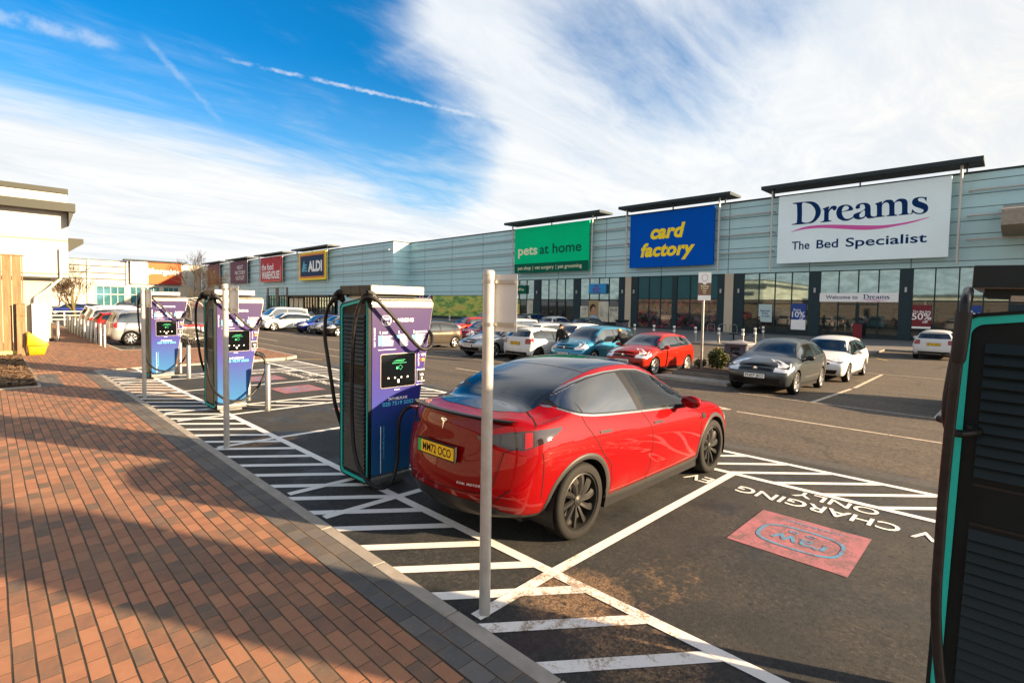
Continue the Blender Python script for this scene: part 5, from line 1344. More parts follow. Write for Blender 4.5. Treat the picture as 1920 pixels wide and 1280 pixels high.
    mb = MB(); mb.box(xl-0.030, YF+0.09, 1.255, xl-0.0215, YF+0.20, 1.285); mb.box(xl-0.026, ys0, 1.36, xl-0.0216, ys1, 1.372); mb.box(xl-0.026, ys0, 1.185, xl-0.0216, ys1, 1.197); cpart(mb, 'latch', M['black_plastic'], t)
    # screen and reader
    yp = YF-0.0185
    def rr(x0, x1, z0, z1, r, n=5):
        cs = [(x0+r, z0+r, 180), (x1-r, z0+r, 270), (x1-r, z1-r, 0), (x0+r, z1-r, 90)]
        return [(cx+r*math.cos(R(a0+90*i/n)), cz+r*math.sin(R(a0+90*i/n))) for cx, cz, a0 in cs for i in range(n+1)]
    mb = MB(); mb.prism(rr(3.158, 3.642, 1.130, 1.532, 0.024), yp-0.004, yp, 'Y'); scf = cpart(mb, 'screen_bezel', M['alu'], t)
    mb = MB(); mb.prism(rr(3.165, 3.635, 1.137, 1.525, 0.020), yp-0.007, yp-0.0041, 'Y'); scr = cpart(mb, 'screen', M['screen'], t)
    ys = yp-0.0078
    mb = MB()
    for i in range(4):
        mb.lathe([(0.0, ys), (0.0095, ys)], (3.262+i*0.088, 0, 1.245), 'Y', 14)
    put = rr(3.385, 3.41, 1.185, 1.22, 0.004); mb.add([(a, ys, c) for a, c in put], [tuple(range(len(put)))])
    cpart(mb, 'screen_buttons', M['lamp_dot'], t, recalc=False)
    mb = MB()
    a = 0.032; cx_, cz_ = 3.425, 1.365
    for (p, q_) in (((0, 1), (1, 0)), ((1, 0), (0, -1)), ((0, -1), (-1, 0)), ((-1, 0), (0, 1))):
        k = 0.86
        mb.add([(cx_+p[0]*a, ys, cz_+p[1]*a), (cx_+q_[0]*a, ys, cz_+q_[1]*a), (cx_+q_[0]*a*k, ys, cz_+q_[1]*a*k), (cx_+p[0]*a*k, ys, cz_+p[1]*a*k)], [(0, 1, 2, 3)])
    mb.box(3.368, ys, 1.345, 3.392, ys+0.0004, 1.375)
    for z, x0, x1 in ((1.45, 3.36, 3.49), (1.435, 3.33, 3.47), (1.415, 3.31, 3.51)): mb.box(x0, ys, z, x1, ys+0.0004, z+0.005)
    cpart(mb, 'screen_symbols', M['text_green'], t, recalc=False)
    mb = MB(); mb.box(3.664, yp-0.003, 1.165, 3.780, yp, 1.322); cpart(mb, 'reader_plate', M['sign_back'], t, bevel=0.004)
    mb = MB(); mb.box(3.674, yp-0.022, 1.180, 3.770, yp-0.0031, 1.308); rd = cpart(mb, 'card_reader', M['black_plastic'], t, bevel=0.006)
    mb = MB(); mb.box(3.700, yp-0.0235, 1.245, 3.745, yp-0.0225, 1.262); mb.box(3.715, yp-0.0235, 1.215, 3.730, yp-0.0225, 1.225); mb.box(3.715, yp-0.0235, 1.198, 3.730, yp-0.0225, 1.206); cpart(mb, 'reader_display', M['lamp_dot'], t, recalc=False)
    # lettering on the panel
    yl = yp-0.0012
    mb = MB()
    def flush(nm, m='text_white'):
        nonlocal mb
        cpart(mb, nm, M[m], t, recalc=False); mb = MB()
    def T(s_, x, z, h=None, width=None, **kw): put_text(mb, s_, (x, yl, z), UX, UZ, h=h, width=width, **kw)
    def V(s_, x, z, h, up=True, **kw):
        put_text(mb, s_, (x, yl, z), (0, 0, 1) if up else (0, 0, -1), (-1, 0, 0) if up else (1, 0, 0), h=h, **kw)
    T('raw', 3.236, 1.927, h=0.042, align='C', bold=0.02, width=0.082)
    n = 36; cen = (3.236, 1.926)
    def rg(c, r1, r2, k=36, sq=1.0):
        vs = []
        for i in range(k):
            a_ = 2*math.pi*i/k; ca, sa = math.cos(a_), math.sin(a_)
            top = min(sa, 0.80) if sq < 1 else sa
            vs += [(c[0]+r1*ca, yl, c[1]+r1*top), (c[0]+r2*ca, yl, c[1]+r2*top)]
        mb.add(vs, [(2*i, 2*((i+1) % k), 2*((i+1) % k)+1, 2*i+1) for i in range(k)])
    rg(cen, 0.066, 0.058, 40, 0.5)
    for s_ in (-1, 1): rg((3.236+s_*0.015, 1.893), 0.0105, 0.0060, 16)
    flush('logo')
    T('CHARGING', 3.325, 1.906, h=0.040, width=0.285, bold=0.02)
    flush('heading_lettering')
    for s_, x in (('1', 3.150), ('2', 3.395), ('3', 3.610)):
        T(s_, x, 1.768, h=0.030, bold=0.015); flush('step_number')
    V('HOW TO CHARGE', 3.090, 1.62, 0.018, bold=0.01)
    flush('side_lettering')
    rnd = random.Random(5)
    def lines(x0, x1, z0, z1, h, gap):
        z = z1
        while z > z0:
            x = x0; e = x1-rnd.uniform(0, 0.35)*(x1-x0)
            while x < e:
                l = rnd.uniform(0.010, 0.026); mb.add([(x, yl, z), (min(x+l, e), yl, z), (min(x+l, e), yl, z-h), (x, yl, z-h)], [(0, 1, 2, 3)]); x += l+0.004
            z -= gap
    lines(3.185, 3.275, 1.765, 1.79, 0.008, 0.013); lines(3.185, 3.335, 1.622, 1.745, 0.0045, 0.0095); flush('step_text')
    lines(3.425, 3.545, 1.62, 1.755, 0.008, 0.0145); flush('step_text')
    lines(3.645, 3.84, 1.765, 1.79, 0.008, 0.013); lines(3.645, 3.79, 1.60, 1.75, 0.0045, 0.0095); flush('step_text')
    for x in (3.178, 3.418, 3.638): 
        mb.box(x, yl, 1.62, x+0.0015, yl+0.0003, 1.775); flush('divider')
    lines(3.13, 3.45, 1.578, 1.585, 0.006, 0.02); flush('note_text')
    V('HOW TO PAY', 3.698, 1.362, 0.017, bold=0.01)
    flush('payment_lettering')
    T('VISA', 3.725, 1.482, h=0.026, shear=0.25, bold=0.02)
    flush('card_mark')
    lines(3.345, 3.455, 1.096, 1.106, 0.008, 0.02); lines(3.66, 3.78, 1.128, 1.134, 0.006, 0.02); flush('note_text')
    T('24/7 HELPLINE', 3.265, 0.982, h=0.031, width=0.262, bold=0.01); flush('helpline_lettering')
    mb.box(3.160, yl, 0.14, 3.168, yl+0.0003, 0.690)
    cpart(mb, 'stripe', M['text_white'], t, recalc=False)
    mb = MB(); T('020 7519 5052', 3.190, 0.918, h=0.045, width=0.425, bold=0.004)
    V('rawcharging.com', 3.198, 0.690, 0.020, up=False, width=0.38)
    cpart(mb, 'cyan_print', M['text_cyan'], t, recalc=False)
    M['icon'] = mat('icon_cyan', (0.09, 0.38, 0.60), 0.5)
    for x, zs in ((3.130, (1.71, 1.67, 1.63)), (3.375, (1.71,)), (3.590, (1.71, 1.67))):
        for z in zs:
            mb = MB(); mb.box(x, yl, z, x+0.040, yl+0.0003, z+0.037); cpart(mb, 'icon', M['icon'], t, recalc=False)
    mb = MB(); mb.lathe([(0.0, yl-0.0006), (0.021, yl-0.0006)], (3.735, 0, 1.435), 'Y', 18); cpart(mb, 'red_disc', M['red_dot'], t, recalc=False)
    mb = MB(); mb.lathe([(0.0, yl-0.0010), (0.021, yl-0.0010)], (3.757, 0, 1.435), 'Y', 18); cpart(mb, 'orange_disc', M['orange'], t, recalc=False)
    # cable arms (front and back corners of the louvre side)
    for yy in (5.16, 5.86):
        mb = MB(); s_ = -1 if yy < 5.5 else 1
        a0 = Vector((2.985, yy, 2.245))
        mb.tube([a0+Vector((0.10, -0.10*s_, 0.0)), a0, a0+Vector((-0.015, 0, -0.008))], [0.035, 0.040, 0.034], 10)
        for e in ((-0.02, 0.115*1, -0.115), (0.085, -0.03 if s_ < 0 else 0.06, -0.105)):
            mb.tube(spline([a0, a0+Vector(e)*0.5+Vector((0, 0, 0.02)), a0+Vector(e)], 4), [0.036]*8+[0.029], 10)
        mb.add([a0+Vector((-0.02, 0.1, -0.10)), a0+Vector((0.075, -0.03, -0.095)), a0+Vector((0.0, 0.0, -0.01)), a0+Vector((0.012, 0.012, -0.06))], [(0, 3, 1), (0, 2, 3), (2, 1, 3), (0, 1, 2)])
        cpart(mb, 'cable_arm', M['black_plastic'], t, smooth=50)
        mb = MB()
        for e in ((-0.026, 0.055, -0.045), (0.03, -0.045, -0.045)): mb.lathe([(0.0, -0.004), (0.008, -0.004), (0.008, 0.004), (0.0, 0.004)], tuple(a0+Vector(e)), 'X', 8)
        cpart(mb, 'bolt', M['steel'], t)
    return t
RC = 0.0225
def cable(t, pts, name='cable', r=RC, n=7, off=(0, 0, 0)):
    mb = MB(); P = spline(pts, n)
    mb.tube([Vector(p)+Vector(off) for p in P], r, 12)
    o = Vector(t.location)
    mb.v = [tuple(Vector(p)-o) for p in mb.v]
    return mb.build(name, M['cable'], t, smooth=True)
ch3 = build_charger()
ch2 = dup(ch3, (CX, CY0+PER, CZ), label='charging station between two slim poles, its cable drooping in front of a bright blue panel')
ch1 = dup(ch3, (CX, CY0+2*PER, CZ), label='farthest charging station, the smallest in view, near the brick corner')
ch4 = dup(ch3, (CX, CY0-PER, CZ), label='nearest charging station showing dark louvres edged in teal, face unseen')
ch4.rotation_euler.x = R(1.5)
for c_ in [c for c in ch4.children if c.name.startswith('cable_arm') or c.name.startswith('bolt')]: bpy.data.objects.remove(c_)
# cable over the screen: holster on the right -> front arm
top_run = [(3.86, 5.24, 1.80), (3.84, 5.13, 1.72), (3.785, 5.07, 1.62), (3.70, 5.05, 1.575), (3.60, 5.05, 1.60), (3.45, 5.06, 1.74), (3.28, 5.07, 1.93), (3.14, 5.08, 2.07), (3.06, 5.10, 2.145), (2.99, 5.14, 2.19), (2.955, 5.22, 2.165), (2.935, 5.29, 2.07), (2.925, 5.36, 1.88), (2.925, 5.41, 1.55), (2.925, 5.43, 1.15), (2.930, 5.42, 0.80)]
back_run = [(2.97, 5.86, 2.19), (2.935, 5.95, 2.13), (2.92, 6.06, 1.97), (2.92, 6.09, 1.70), (2.925, 6.04, 1.48), (2.935, 5.96, 1.18), (3.0, 5.95, 0.80), (3.15, 5.97, 0.45), (3.40, 5.98, 0.35), (3.62, 5.96, 0.55), (3.72, 5.90, 0.85)]
plug_run = top_run[:-1]+[(2.930, 5.43, 0.75), (2.920, 5.36, 0.42), (2.925, 5.22, 0.21), (2.965, 5.06, 0.09), (3.06, 4.98, 0.05), (3.17, 4.98, 0.09), (3.25, 4.99, 0.28), (3.275, 5.0, 0.55), (3.285, 4.99, 0.78), (3.34, 4.97, 0.90), (3.43, 4.93, 0.945)]
droop = top_run[:-1]+[(2.925, 5.36, 0.85), (2.93, 5.22, 0.58), (3.00, 5.05, 0.36), (3.18, 4.95, 0.22), (3.42, 4.92, 0.21), (3.66, 4.97, 0.36), (3.86, 5.08, 0.62), (3.93, 5.18, 0.82), (3.90, 5.22, 0.98), (3.84, 5.25, 1.04)]
def connector(t, off, p=(3.86, 5.24, 1.02), d=(-0.35, -0.06, 0.16)):
    mb = MB(); p = Vector(p)+Vector(off); d = Vector(d).normalized(); s_ = d.orthogonal().normalized()
    mb.tube([p-d*0.10, p-d*0.02, p+d*0.05, p+d*0.06, p+d*0.13], [0.024, 0.036, 0.040, 0.050, 0.048], 12)
    mb.tube([p-d*0.09+Vector((0, 0, -0.02)), p-d*0.05+Vector((0, 0, 0.05)), p+d*0.03+Vector((0, 0, 0.055))], [0.016, 0.020, 0.018], 8)
    o = Vector(t.location); mb.v = [tuple(Vector(q)-o) for q in mb.v]
    return mb.build('connector', M['black_plastic'], t, smooth=40)
cable(ch3, plug_run); cable(ch3, back_run)
connector(ch3, (0, 0, 0), (3.47, 4.86, 0.955), (0.12, -0.95, 0.02))
for t, k in ((ch2, 1), (ch1, 2)):
    cable(t, droop, off=(0, PER*k, 0)); cable(t, back_run, off=(0, PER*k, 0)); connector(t, (0, PER*k, 0))
ch4x = ch4; bpy.context.view_layer.update()
cable(ch4, [(3.0, 0.17, 2.215), (2.90, 0.165, 2.20), (2.79, 0.165, 2.17), (2.755, 0.165, 2.08), (2.75, 0.172, 1.9), (2.75, 0.178, 1.6), (2.75, 0.178, 1.2), (2.76, 0.165, 0.8), (2.80, 0.10, 0.4), (2.92, -0.05, 0.16), (3.05, -0.2, 0.1)], r=0.0185, off=(0, 0.03, 0))
cable(ch4, [(2.95, 0.165, 2.19), (2.86, 0.17, 2.10), (2.835, 0.185, 1.95), (2.825, 0.198, 1.75), (2.84, 0.19, 1.64), (2.90, 0.16, 1.60), (3.0, 0.10, 1.61), (3.10, 0.24, 1.62)], r=0.017, off=(0, 0.03, 0))
mb = MB(); mb.tube([(2.757, 0.195, 2.12), (2.752, 0.198, 2.02), (2.749, 0.201, 1.93), (2.749, 0.202, 1.915)], [0.027, 0.0265, 0.025, 0.020], 16); mb.v = [tuple(Vector(q)-Vector(ch4.location)) for q in mb.v]; mb.build('cable_sleeve', M['black_plastic'], ch4, smooth=40)
# ------------------------------------------------------------------ cars
def paint_mat(name, col, metal=0.0, rough=0.28, flake=0.0, coat=1.0):
    m, nt, b = new_mat(name)
    b.inputs['Base Color'].default_value = c4(col)
    b.inputs['Metallic'].default_value = metal; b.inputs['Roughness'].default_value = rough
    b.inputs['Coat Weight'].default_value = coat*0.6; b.inputs['Specular IOR Level'].default_value = 0.03; b.inputs['Coat Roughness'].default_value = 0.02
    pos = nt.node('ShaderNodeTexCoord').outputs['Object']
    d = nt.noise(pos, 1.7, 6.0, 0.65)
    nt.put(b.inputs['Coat Roughness'], nt.math('ADD', 0.012, nt.math('MULTIPLY', nt.sstep(d, 0.45, 0.8), 0.05)))
    x, y, z = nt.sep(pos)
    low = nt.math('MULTIPLY', nt.math('SUBTRACT', 1.0, nt.sstep(z, 0.22, 0.52)), nt.sstep(d, 0.35, 0.75))
    nt.put(b.inputs['Base Color'], nt.mix(nt.math('MULTIPLY', low, 0.35), col, (0.10, 0.085, 0.07)))
    return m
for k, c, me, ro in (('red_paint', (0.150, 0.0003, 0.0012), 0.0, 0.5), ('white_car', (0.52, 0.53, 0.53), 0, 0.3), ('black_car', (0.010, 0.011, 0.012), 0.2, 0.25), ('slate_car', (0.045, 0.055, 0.060), 0.55, 0.32),
                     ('blue_car', (0.025, 0.17, 0.28), 0.55, 0.30), ('fiesta_red', (0.24, 0.012, 0.005), 0.15, 0.3), ('silver_car', (0.33, 0.34, 0.35), 0.65, 0.32), ('navy_car', (0.012, 0.022, 0.14), 0.45, 0.28), ('bronze_car', (0.075, 0.065, 0.050), 0.6, 0.3), ('grey_car', (0.20, 0.20, 0.21), 0.6, 0.32), ('cherry_car', (0.17, 0.004, 0.008), 0.3, 0.3)):
    M[k] = paint_mat(k, c, me, ro)

def nspline(t, P, tq):
    """natural cubic spline through rows of P at parameters t, evaluated at tq"""
    t = np.asarray(t, float); P = np.asarray(P, float); n = len(t); h = np.diff(t)
    A = np.zeros((n, n)); B = np.zeros_like(P); A[0, 0] = A[-1, -1] = 1
    for i in range(1, n-1):
        A[i, i-1] = h[i-1]; A[i, i] = 2*(h[i-1]+h[i]); A[i, i+1] = h[i]
        B[i] = 6*((P[i+1]-P[i])/h[i]-(P[i]-P[i-1])/h[i-1])
    Mm = np.linalg.solve(A, B)
    out = []
    for q in tq:
        i = int(min(max(np.searchsorted(t, q)-1, 0), n-2)); a = (t[i+1]-q); b = (q-t[i])
        out.append(Mm[i]*a**3/(6*h[i])+Mm[i+1]*b**3/(6*h[i])+(P[i]/h[i]-Mm[i]*h[i]/6)*a+(P[i+1]/h[i]-Mm[i+1]*h[i]/6)*b)
    return np.array(out)
K = 12
def section(x, zs, wsill, zmid, wmid, zsh, wsh, zb, wb, zr, wr, zt, dx=None):
    """half cross-section, sill to roof centre"""
    g = lambda f, bul: (wb+(wr-wb)*f+bul, zb+(zr-zb)*f)
    p = [(wsill-0.10, zs), (wsill, zs+0.02), (wsill*0.35+wmid*0.65, zs+(zmid-zs)*0.42), (wmid, zmid), (wsh, zsh), (wb, zb), g(0.36, 0.020), g(0.72, 0.018), (wr, zr), (wr*0.80, zr+0.60*(zt-zr)), (wr*0.42, zr+0.92*(zt-zr)), (0.0, zt)]
    dx = dx or [0]*K
    return [(x+dx[i], p[i][0], p[i][1]) for i in range(K)]
def hoodsec(x, zs, wsill, zmid, wmid, zsh, wsh, zb, wb, zt, dx=None):
    """section ahead of the windscreen: the upper points lie across the bonnet"""
    p = [(wsill-0.10, zs), (wsill, zs+0.02), (wsill*0.35+wmid*0.65, zs+(zmid-zs)*0.42), (wmid, zmid), (wsh, zsh), (wb, zb)]
    for f in (0.14, 0.28, 0.44, 0.62, 0.80, 1.0):
        p.append((wb*(1-f), zb+(zt-zb)*(1-(1-f)**2.2)))
    dx = dx or [0]*K
    return [(x+dx[i], p[i][0], p[i][1]) for i in range(K)]
def caps(S_, F, bow, fr, front=False):
    """fan of sections from the centre line of the end face F (x,z per point) out to section S_"""
    out = []
    for f in fr:
        sec = []
        for k in range(K):
            xs, ys, zs = S_[k]
            x = F[k][0]+(bow[k] if hasattr(bow, '__len__') else bow)*f**2.6*(-1 if front else 1)
            z = F[k][1]+(zs-F[k][1])*f**2.5*0.55
            sec.append((x, ys*f, z))
        out.append(sec)
    return out
class Body:
    def __init__(s, secs, nu=110, nv=44):
        A = np.array(secs)                                  # stations x K x 3
        d = np.linalg.norm(np.diff(A[:, 2:7].mean(1), axis=0), axis=1); t = np.concatenate([[0], np.cumsum(np.maximum(d, 0.03))])
        tq = []
        for i in range(len(t)-1): 
            n = max(2, int(round(nu*(t[i+1]-t[i])/t[-1])))
            tq += list(np.linspace(t[i], t[i+1], n, endpoint=False))
        tq.append(t[-1])
        U = nspline(t, A.reshape(len(t), -1), tq).reshape(-1, K, 3)
        vq = np.linspace(0, K-1, nv)
        G = np.array([nspline(np.arange(K), row, vq) for row in U])
        G[:, :, 1] = np.maximum(G[:, :, 1], 0.0); G[:, -1, 1] = 0.0; G[0, :, 1] = 0; G[-1, :, 1] = 0
        s.G = G
        full = np.concatenate([G, (G*np.array([1, -1, 1]))[:, ::-1][:, 1:]], axis=1)
        h, wd = full.shape[:2]
        s.v = [tuple(p) for p in full.reshape(-1, 3)]
        s.f = [(i*wd+j, (i+1)*wd+j, (i+1)*wd+j+1, i*wd+j+1) for i in range(h-1) for j in range(wd-1)]
        s.bvh = BVHTree.FromPolygons([Vector(p) for p in s.v], s.f)
    def mesh(s, arches, Ra, cut=None):
        """faces with the wheel openings cut out and their rims drawn onto the circle"""
        V = np.array(s.v); rm = np.zeros(len(V), bool); F = s.f
        V2 = V.copy()
        for (xc, zc) in arches:
            r = np.hypot(V[:, 0]-xc, V[:, 2]-zc); side = np.abs(V[:, 1]) > 0.45
            rm |= (r < Ra) & side & (V[:, 2] < zc+Ra+0.1)
        keep = [f for f in F if not all(rm[i] for i in f)]
        if cut is not None:
            cu = np.array([bool(cut(*p)) for p in V]); keep = [f for f in keep if not any(cu[i] for i in f)]
        used = set(i for f in keep for i in f)
        for i in used:
            if rm[i]:
                for (xc, zc) in arches:
                    dx, dz_ = V[i, 0]-xc, V[i, 2]-zc; r = math.hypot(dx, dz_)
                    if r < Ra: V2[i, 0] = xc+dx*Ra/max(r, 1e-4); V2[i, 2] = zc+dz_*Ra/max(r, 1e-4)
        mp_ = {}; vs = []
        for f in keep:
            for i in f:
                if i not in mp_: mp_[i] = len(vs); vs.append(tuple(V2[i]))
        return vs, [tuple(mp_[i] for i in f) for f in keep]
    def hit(s, o, d):
        h = s.bvh.ray_cast(Vector(o), Vector(d))
        return (h[0], h[1]) if h[0] is not None else (None, None)
    def side(s, x, z, off=0.003):
        for dz_ in (0, -0.01, 0.01, -0.025, 0.025, -0.05, -0.08):
            p, n = s.hit((x, 2.0, z+dz_), (0, -1, 0))
            if p is not None:
                n = n if n.y > 0 else -n
                return p+n*off
        return None
    def top(s, x, y, off=0.003):
        for dx in (0, 0.01, -0.01, 0.03, -0.03):
            p, n = s.hit((x+dx, y, 3.0), (0, 0, -1))
            if p is not None:
                n = n if n.z > 0 else -n
                return p+n*off
        return None
    def end(s, y, z, sgn, off=0.003):
        for dz_ in (0, 0.01, -0.01, 0.03, -0.03):
            p, n = s.hit((9.0 if sgn > 0 else -4.0, y, z+dz_), (-sgn, 0, 0))
            if p is not None:
                n = n if n.x*sgn > 0 else -n
                return p+n*off
        return None
def fill_none(rows):
    """patch rays that missed with their nearest neighbour"""
    flat = [(i, j) for i, r in enumerate(rows) for j, p in enumerate(r) if p is not None]
    if not flat: return None
    for i, r in enumerate(rows):
        for j, p in enumerate(r):
            if p is None:
                a, b = min(flat, key=lambda q: (q[0]-i)**2+(q[1]-j)**2); r[j] = rows[a][b]
    return rows
def interp(pts):
    xs_ = [p[0] for p in pts]; ys_ = [p[1] for p in pts]
    return lambda x: float(np.interp(x, xs_, ys_))
def side_patch(bd, lo, hi, x0, x1, nx=14, nz=8, off=0.003, both=True):
    """lo/hi: z as functions of x (polyline points), projected on the side"""
    lo, hi = interp(lo) if not callable(lo) else lo, interp(hi) if not callable(hi) else hi
    rows = []
    for i in range(nx+1):
        x = x0+(x1-x0)*i/nx; a, b = lo(x), hi(x)
        rows.append([bd.side(x, a+(b-a)*j/nz, off) for j in range(nz+1)])
    return fill_none(rows)
def add_sym(mb, rows, mi=None, sides=(1, -1)):
    if rows is None: return
    for s_ in sides:
        P = [[(p.x, p.y*s_, p.z) for p in r] for r in rows]
        mb.grid(P, mi, flip=(s_ < 0))
def line_side(bd, pts, wd=0.007, off=0.0022, n=10):
    """thin dark seam along a polyline in (x,z)"""
    rows = [[], []]
    P = [Vector((p[0], p[1])) for p in pts]; out = []
    for a, b in zip(P[:-1], P[1:]):
        for i in range(n): out.append(a+(b-a)*i/n)
    out.append(P[-1])
    for i, p in enumerate(out):
        t = (out[min(i+1, len(out)-1)]-out[max(i-1, 0)]).normalized(); nn = Vector((-t.y, t.x))*wd/2
        for k, s_ in ((0, -1), (1, 1)): rows[k].append(bd.side(p.x+nn.x*s_, p.y+nn.y*s_, off))
    return fill_none(rows)
def wheel(parent, x, y, z, r, wd, side, rim_m, spokes=10, rim_r=None, swirl=0.25, name='wheel', dish=0.012):
    """tyre (the wheel itself) with rim and brake disc as its own pieces; side = +1 for +y"""
    rr = rim_r or r*0.735
    mb = MB(); h = wd/2
    prof = [(rr*0.985, -h*0.80), (rr*1.04, -h*0.98), (r*0.90, -h), (r*0.965, -h*0.90), (r*0.992, -h*0.72), (r, -h*0.35), (r*0.988, -h*0.33), (r*0.988, -h*0.27), (r, -h*0.25), (r, h*0.25), (r*0.988, h*0.27), (r*0.988, h*0.33), (r, h*0.35), (r*0.992, h*0.72), (r*0.965, h*0.90), (r*0.90, h), (rr*1.04, h*0.98), (rr*0.985, h*0.80)]
    mb.lathe(prof, (0, 0, 0), 'Y', 48)
    w_ = mb.build(name, M['tyre'], parent, smooth=45); w_.location = (x, y, z)
    mb = MB(); yo = side*h
    def ln(p): return [(a, b*side) for a, b in p]
    mb.lathe(ln([(rr*0.99, -h*0.7), (rr*0.93, -h*0.2), (rr*0.93, h*0.62), (rr*0.955, h*0.90), (rr*1.0, h*0.86), (rr*1.0, h*0.78)]), (0, 0, 0), 'Y', 48)
    # spokes
    for k in range(spokes):
        a = 2*math.pi*k/spokes
        rows = []
        for i in range(7):
            f = i/6; rad = rr*(0.16+0.785*f); ang = a+swirl*f*f; w2 = rr*(0.085+0.055*f) if spokes >= 9 else rr*(0.10+0.10*f**3)
            yy = side*(h*(0.70+0.12*math.sin(f*math.pi))-dish*(1-f))
            c = Vector((math.cos(ang)*rad, yy, math.sin(ang)*rad)); tg = Vector((-math.sin(ang), 0, math.cos(ang)))
            dn = Vector((0, -side, 0))
            rows.append([c-tg*w2+dn*0.022, c-tg*w2*0.72, c+tg*w2*0.25+dn*0.002, c+tg*w2+dn*0.022])
        mb.grid([[tuple(p) for p in r_] for r_ in rows])
    mb.lathe(ln([(0.0, h*0.74), (rr*0.10, h*0.74), (rr*0.13, h*0.70), (rr*0.20, h*0.66), (rr*0.21, h*0.45)]), (0, 0, 0), 'Y', 24)
    rm = mb.build('rim', rim_m, w_, smooth=35)
    mb = MB(); mb.lathe(ln([(0.02, h*0.10), (rr*0.66, h*0.10), (rr*0.66, -h*0.1)]), (0, 0, 0), 'Y', 28); mb.lathe(ln([(rr*0.66, -h*0.02), (rr*0.94, -h*0.02)]), (0, 0, 0), 'Y', 28)
    mb.build('brake_disc', M['trim_grey'] if rim_m is M['alloy_dark'] else M['trim_black'], w_, smooth=35)
    return w_
def plate(parent, bd, txt, z, front, yellow, x=None, green=False, w2=0.26, h2=0.056):
    sgn = 1 if front else -1
    p = bd.end(0.0, z, sgn, 0.0) if x is None else Vector((x, 0, z))
    q = bd.end(0.0, z+0.05, sgn, 0.0) or p
    tilt = 0.0
    nx = p.x+sgn*0.010; 
    u = Vector((0, sgn, 0)); v = Vector((0, 0, 1)); n = Vector((sgn, 0, 0))
    o = Vector((nx, 0, z))
    def bx(mb, a0, a1, b0, b1, d0, d1):
        qd = [o+u*a0+v*b0, o+u*a1+v*b0, o+u*a1+v*b1, o+u*a0+v*b1]
        mb.add([tuple(k+n*d0) for k in qd]+[tuple(k+n*d1) for k in qd], [(0, 1, 2, 3), (7, 6, 5, 4), (0, 4, 5, 1), (1, 5, 6, 2), (2, 6, 7, 3), (3, 7, 4, 0)])
    mb = MB(); bx(mb, -w2-0.012, w2+0.012, -h2-0.012, h2+0.012, -0.02, 0.004); pl = mb.build('plate_surround', M['plate_black'], parent)
    mb = MB(); bx(mb, -w2, w2, -h2, h2, 0.0041, 0.008); pp = mb.build('number_plate', M['plate_yellow'] if yellow else M['plate_white'], parent)
    mb = MB(); off = 0.02 if green else 0.0
    put_text(mb, txt, o+n*0.0095+u*off-v*0.036, u, v, h=0.074, width=w2*2-0.07-2*off, align='C', bold=0.012); mb.build('plate_lettering', M['plate_black'], pp, recalc=False)
    if green:
        mb = MB(); bx(mb, -w2, -w2+0.048, -h2, h2, 0.0081, 0.009); mb.build('green_flash', M['green_flash'], pp)
    return pp
def mirror(parent, bd, x, z, side, m, size=1.0, reach=0.17):
    p = bd.side(x, z, 0.0)
    if p is None: return
    y0 = p.y
    mb = MB(); rows = []
    for i in range(9):
        a = math.pi*i/8; row = []
        for j in range(13):
            b = 2*math.pi*j/12
            px, py, pz = -math.cos(a), math.sin(a)*math.cos(b), math.sin(a)*math.sin(b)
            px = px*(0.085 if px > 0 else 0.05)
            row.append((x+0.02+px*size, side*(y0+reach+py*0.125*size), z+0.10+pz*0.075*size))
        rows.append(row)
    mb.grid(rows); o = mb.build('mirror', m, parent, smooth=True, merge=0.0005)
    mb = MB(); mb.tube([(x+0.03, side*(y0-0.02), z+0.02), (x+0.02, side*(y0+reach-0.04), z+0.06)], [0.03, 0.022], 8); mb.build('mirror_arm', M['trim_black'], o)
def finish_car(t, bd, arches, Ra, body_m, wheelspec, W_, cut=None):
    """cut body, liners, underbody, wheels"""
    vs, fs = bd.mesh(arches, Ra, cut)
    mb = MB(); mb.add(vs, fs); body = mb.build('body', body_m, t, smooth=True, merge=0.0004)
    mb = MB()
    for (xc, zc) in arches:
        for s_ in (1, -1):
            n = 20; yi, yo = s_*(W_-0.42), s_*(W_-0.012)
            vs = []
            for i in range(n+1):
                a = math.pi*(-0.12+1.24*i/n); c, sn = math.cos(a), math.sin(a)
                vs += [(xc+(Ra+0.004)*c, yi, zc+(Ra+0.004)*sn), (xc+(Ra+0.004)*c, yo-s_*0.03, zc+(Ra+0.004)*sn)]
            mb.add(vs, [(2*i, 2*i+1, 2*i+3, 2*i+2) for i in range(n)]); mb.add([(xc, yi, zc)]+vs[0::2], [(0, i+1, i+2) for i in range(n)])
    L0 = min(v[0] for v in bd.v)+0.25; L1 = max(v[0] for v in bd.v)-0.25
    mb.box(L0+0.30, -(W_-0.38), 0.19, L1-0.25, W_-0.38, 0.30); mb.box(arches[0][0]+Ra+0.02, -(W_-0.07), 0.18, arches[1][0]-Ra-0.02, W_-0.07, 0.30)
    mb.build('underbody', M['trim_black'], t, recalc=False)
    r, wd, yw, rm, sp, sw = wheelspec
    for (xc, zc) in arches:
        for s_ in (1, -1): wheel(t, xc, s_*yw, r, r, wd, s_, rm, sp, swirl=sw)
    return body
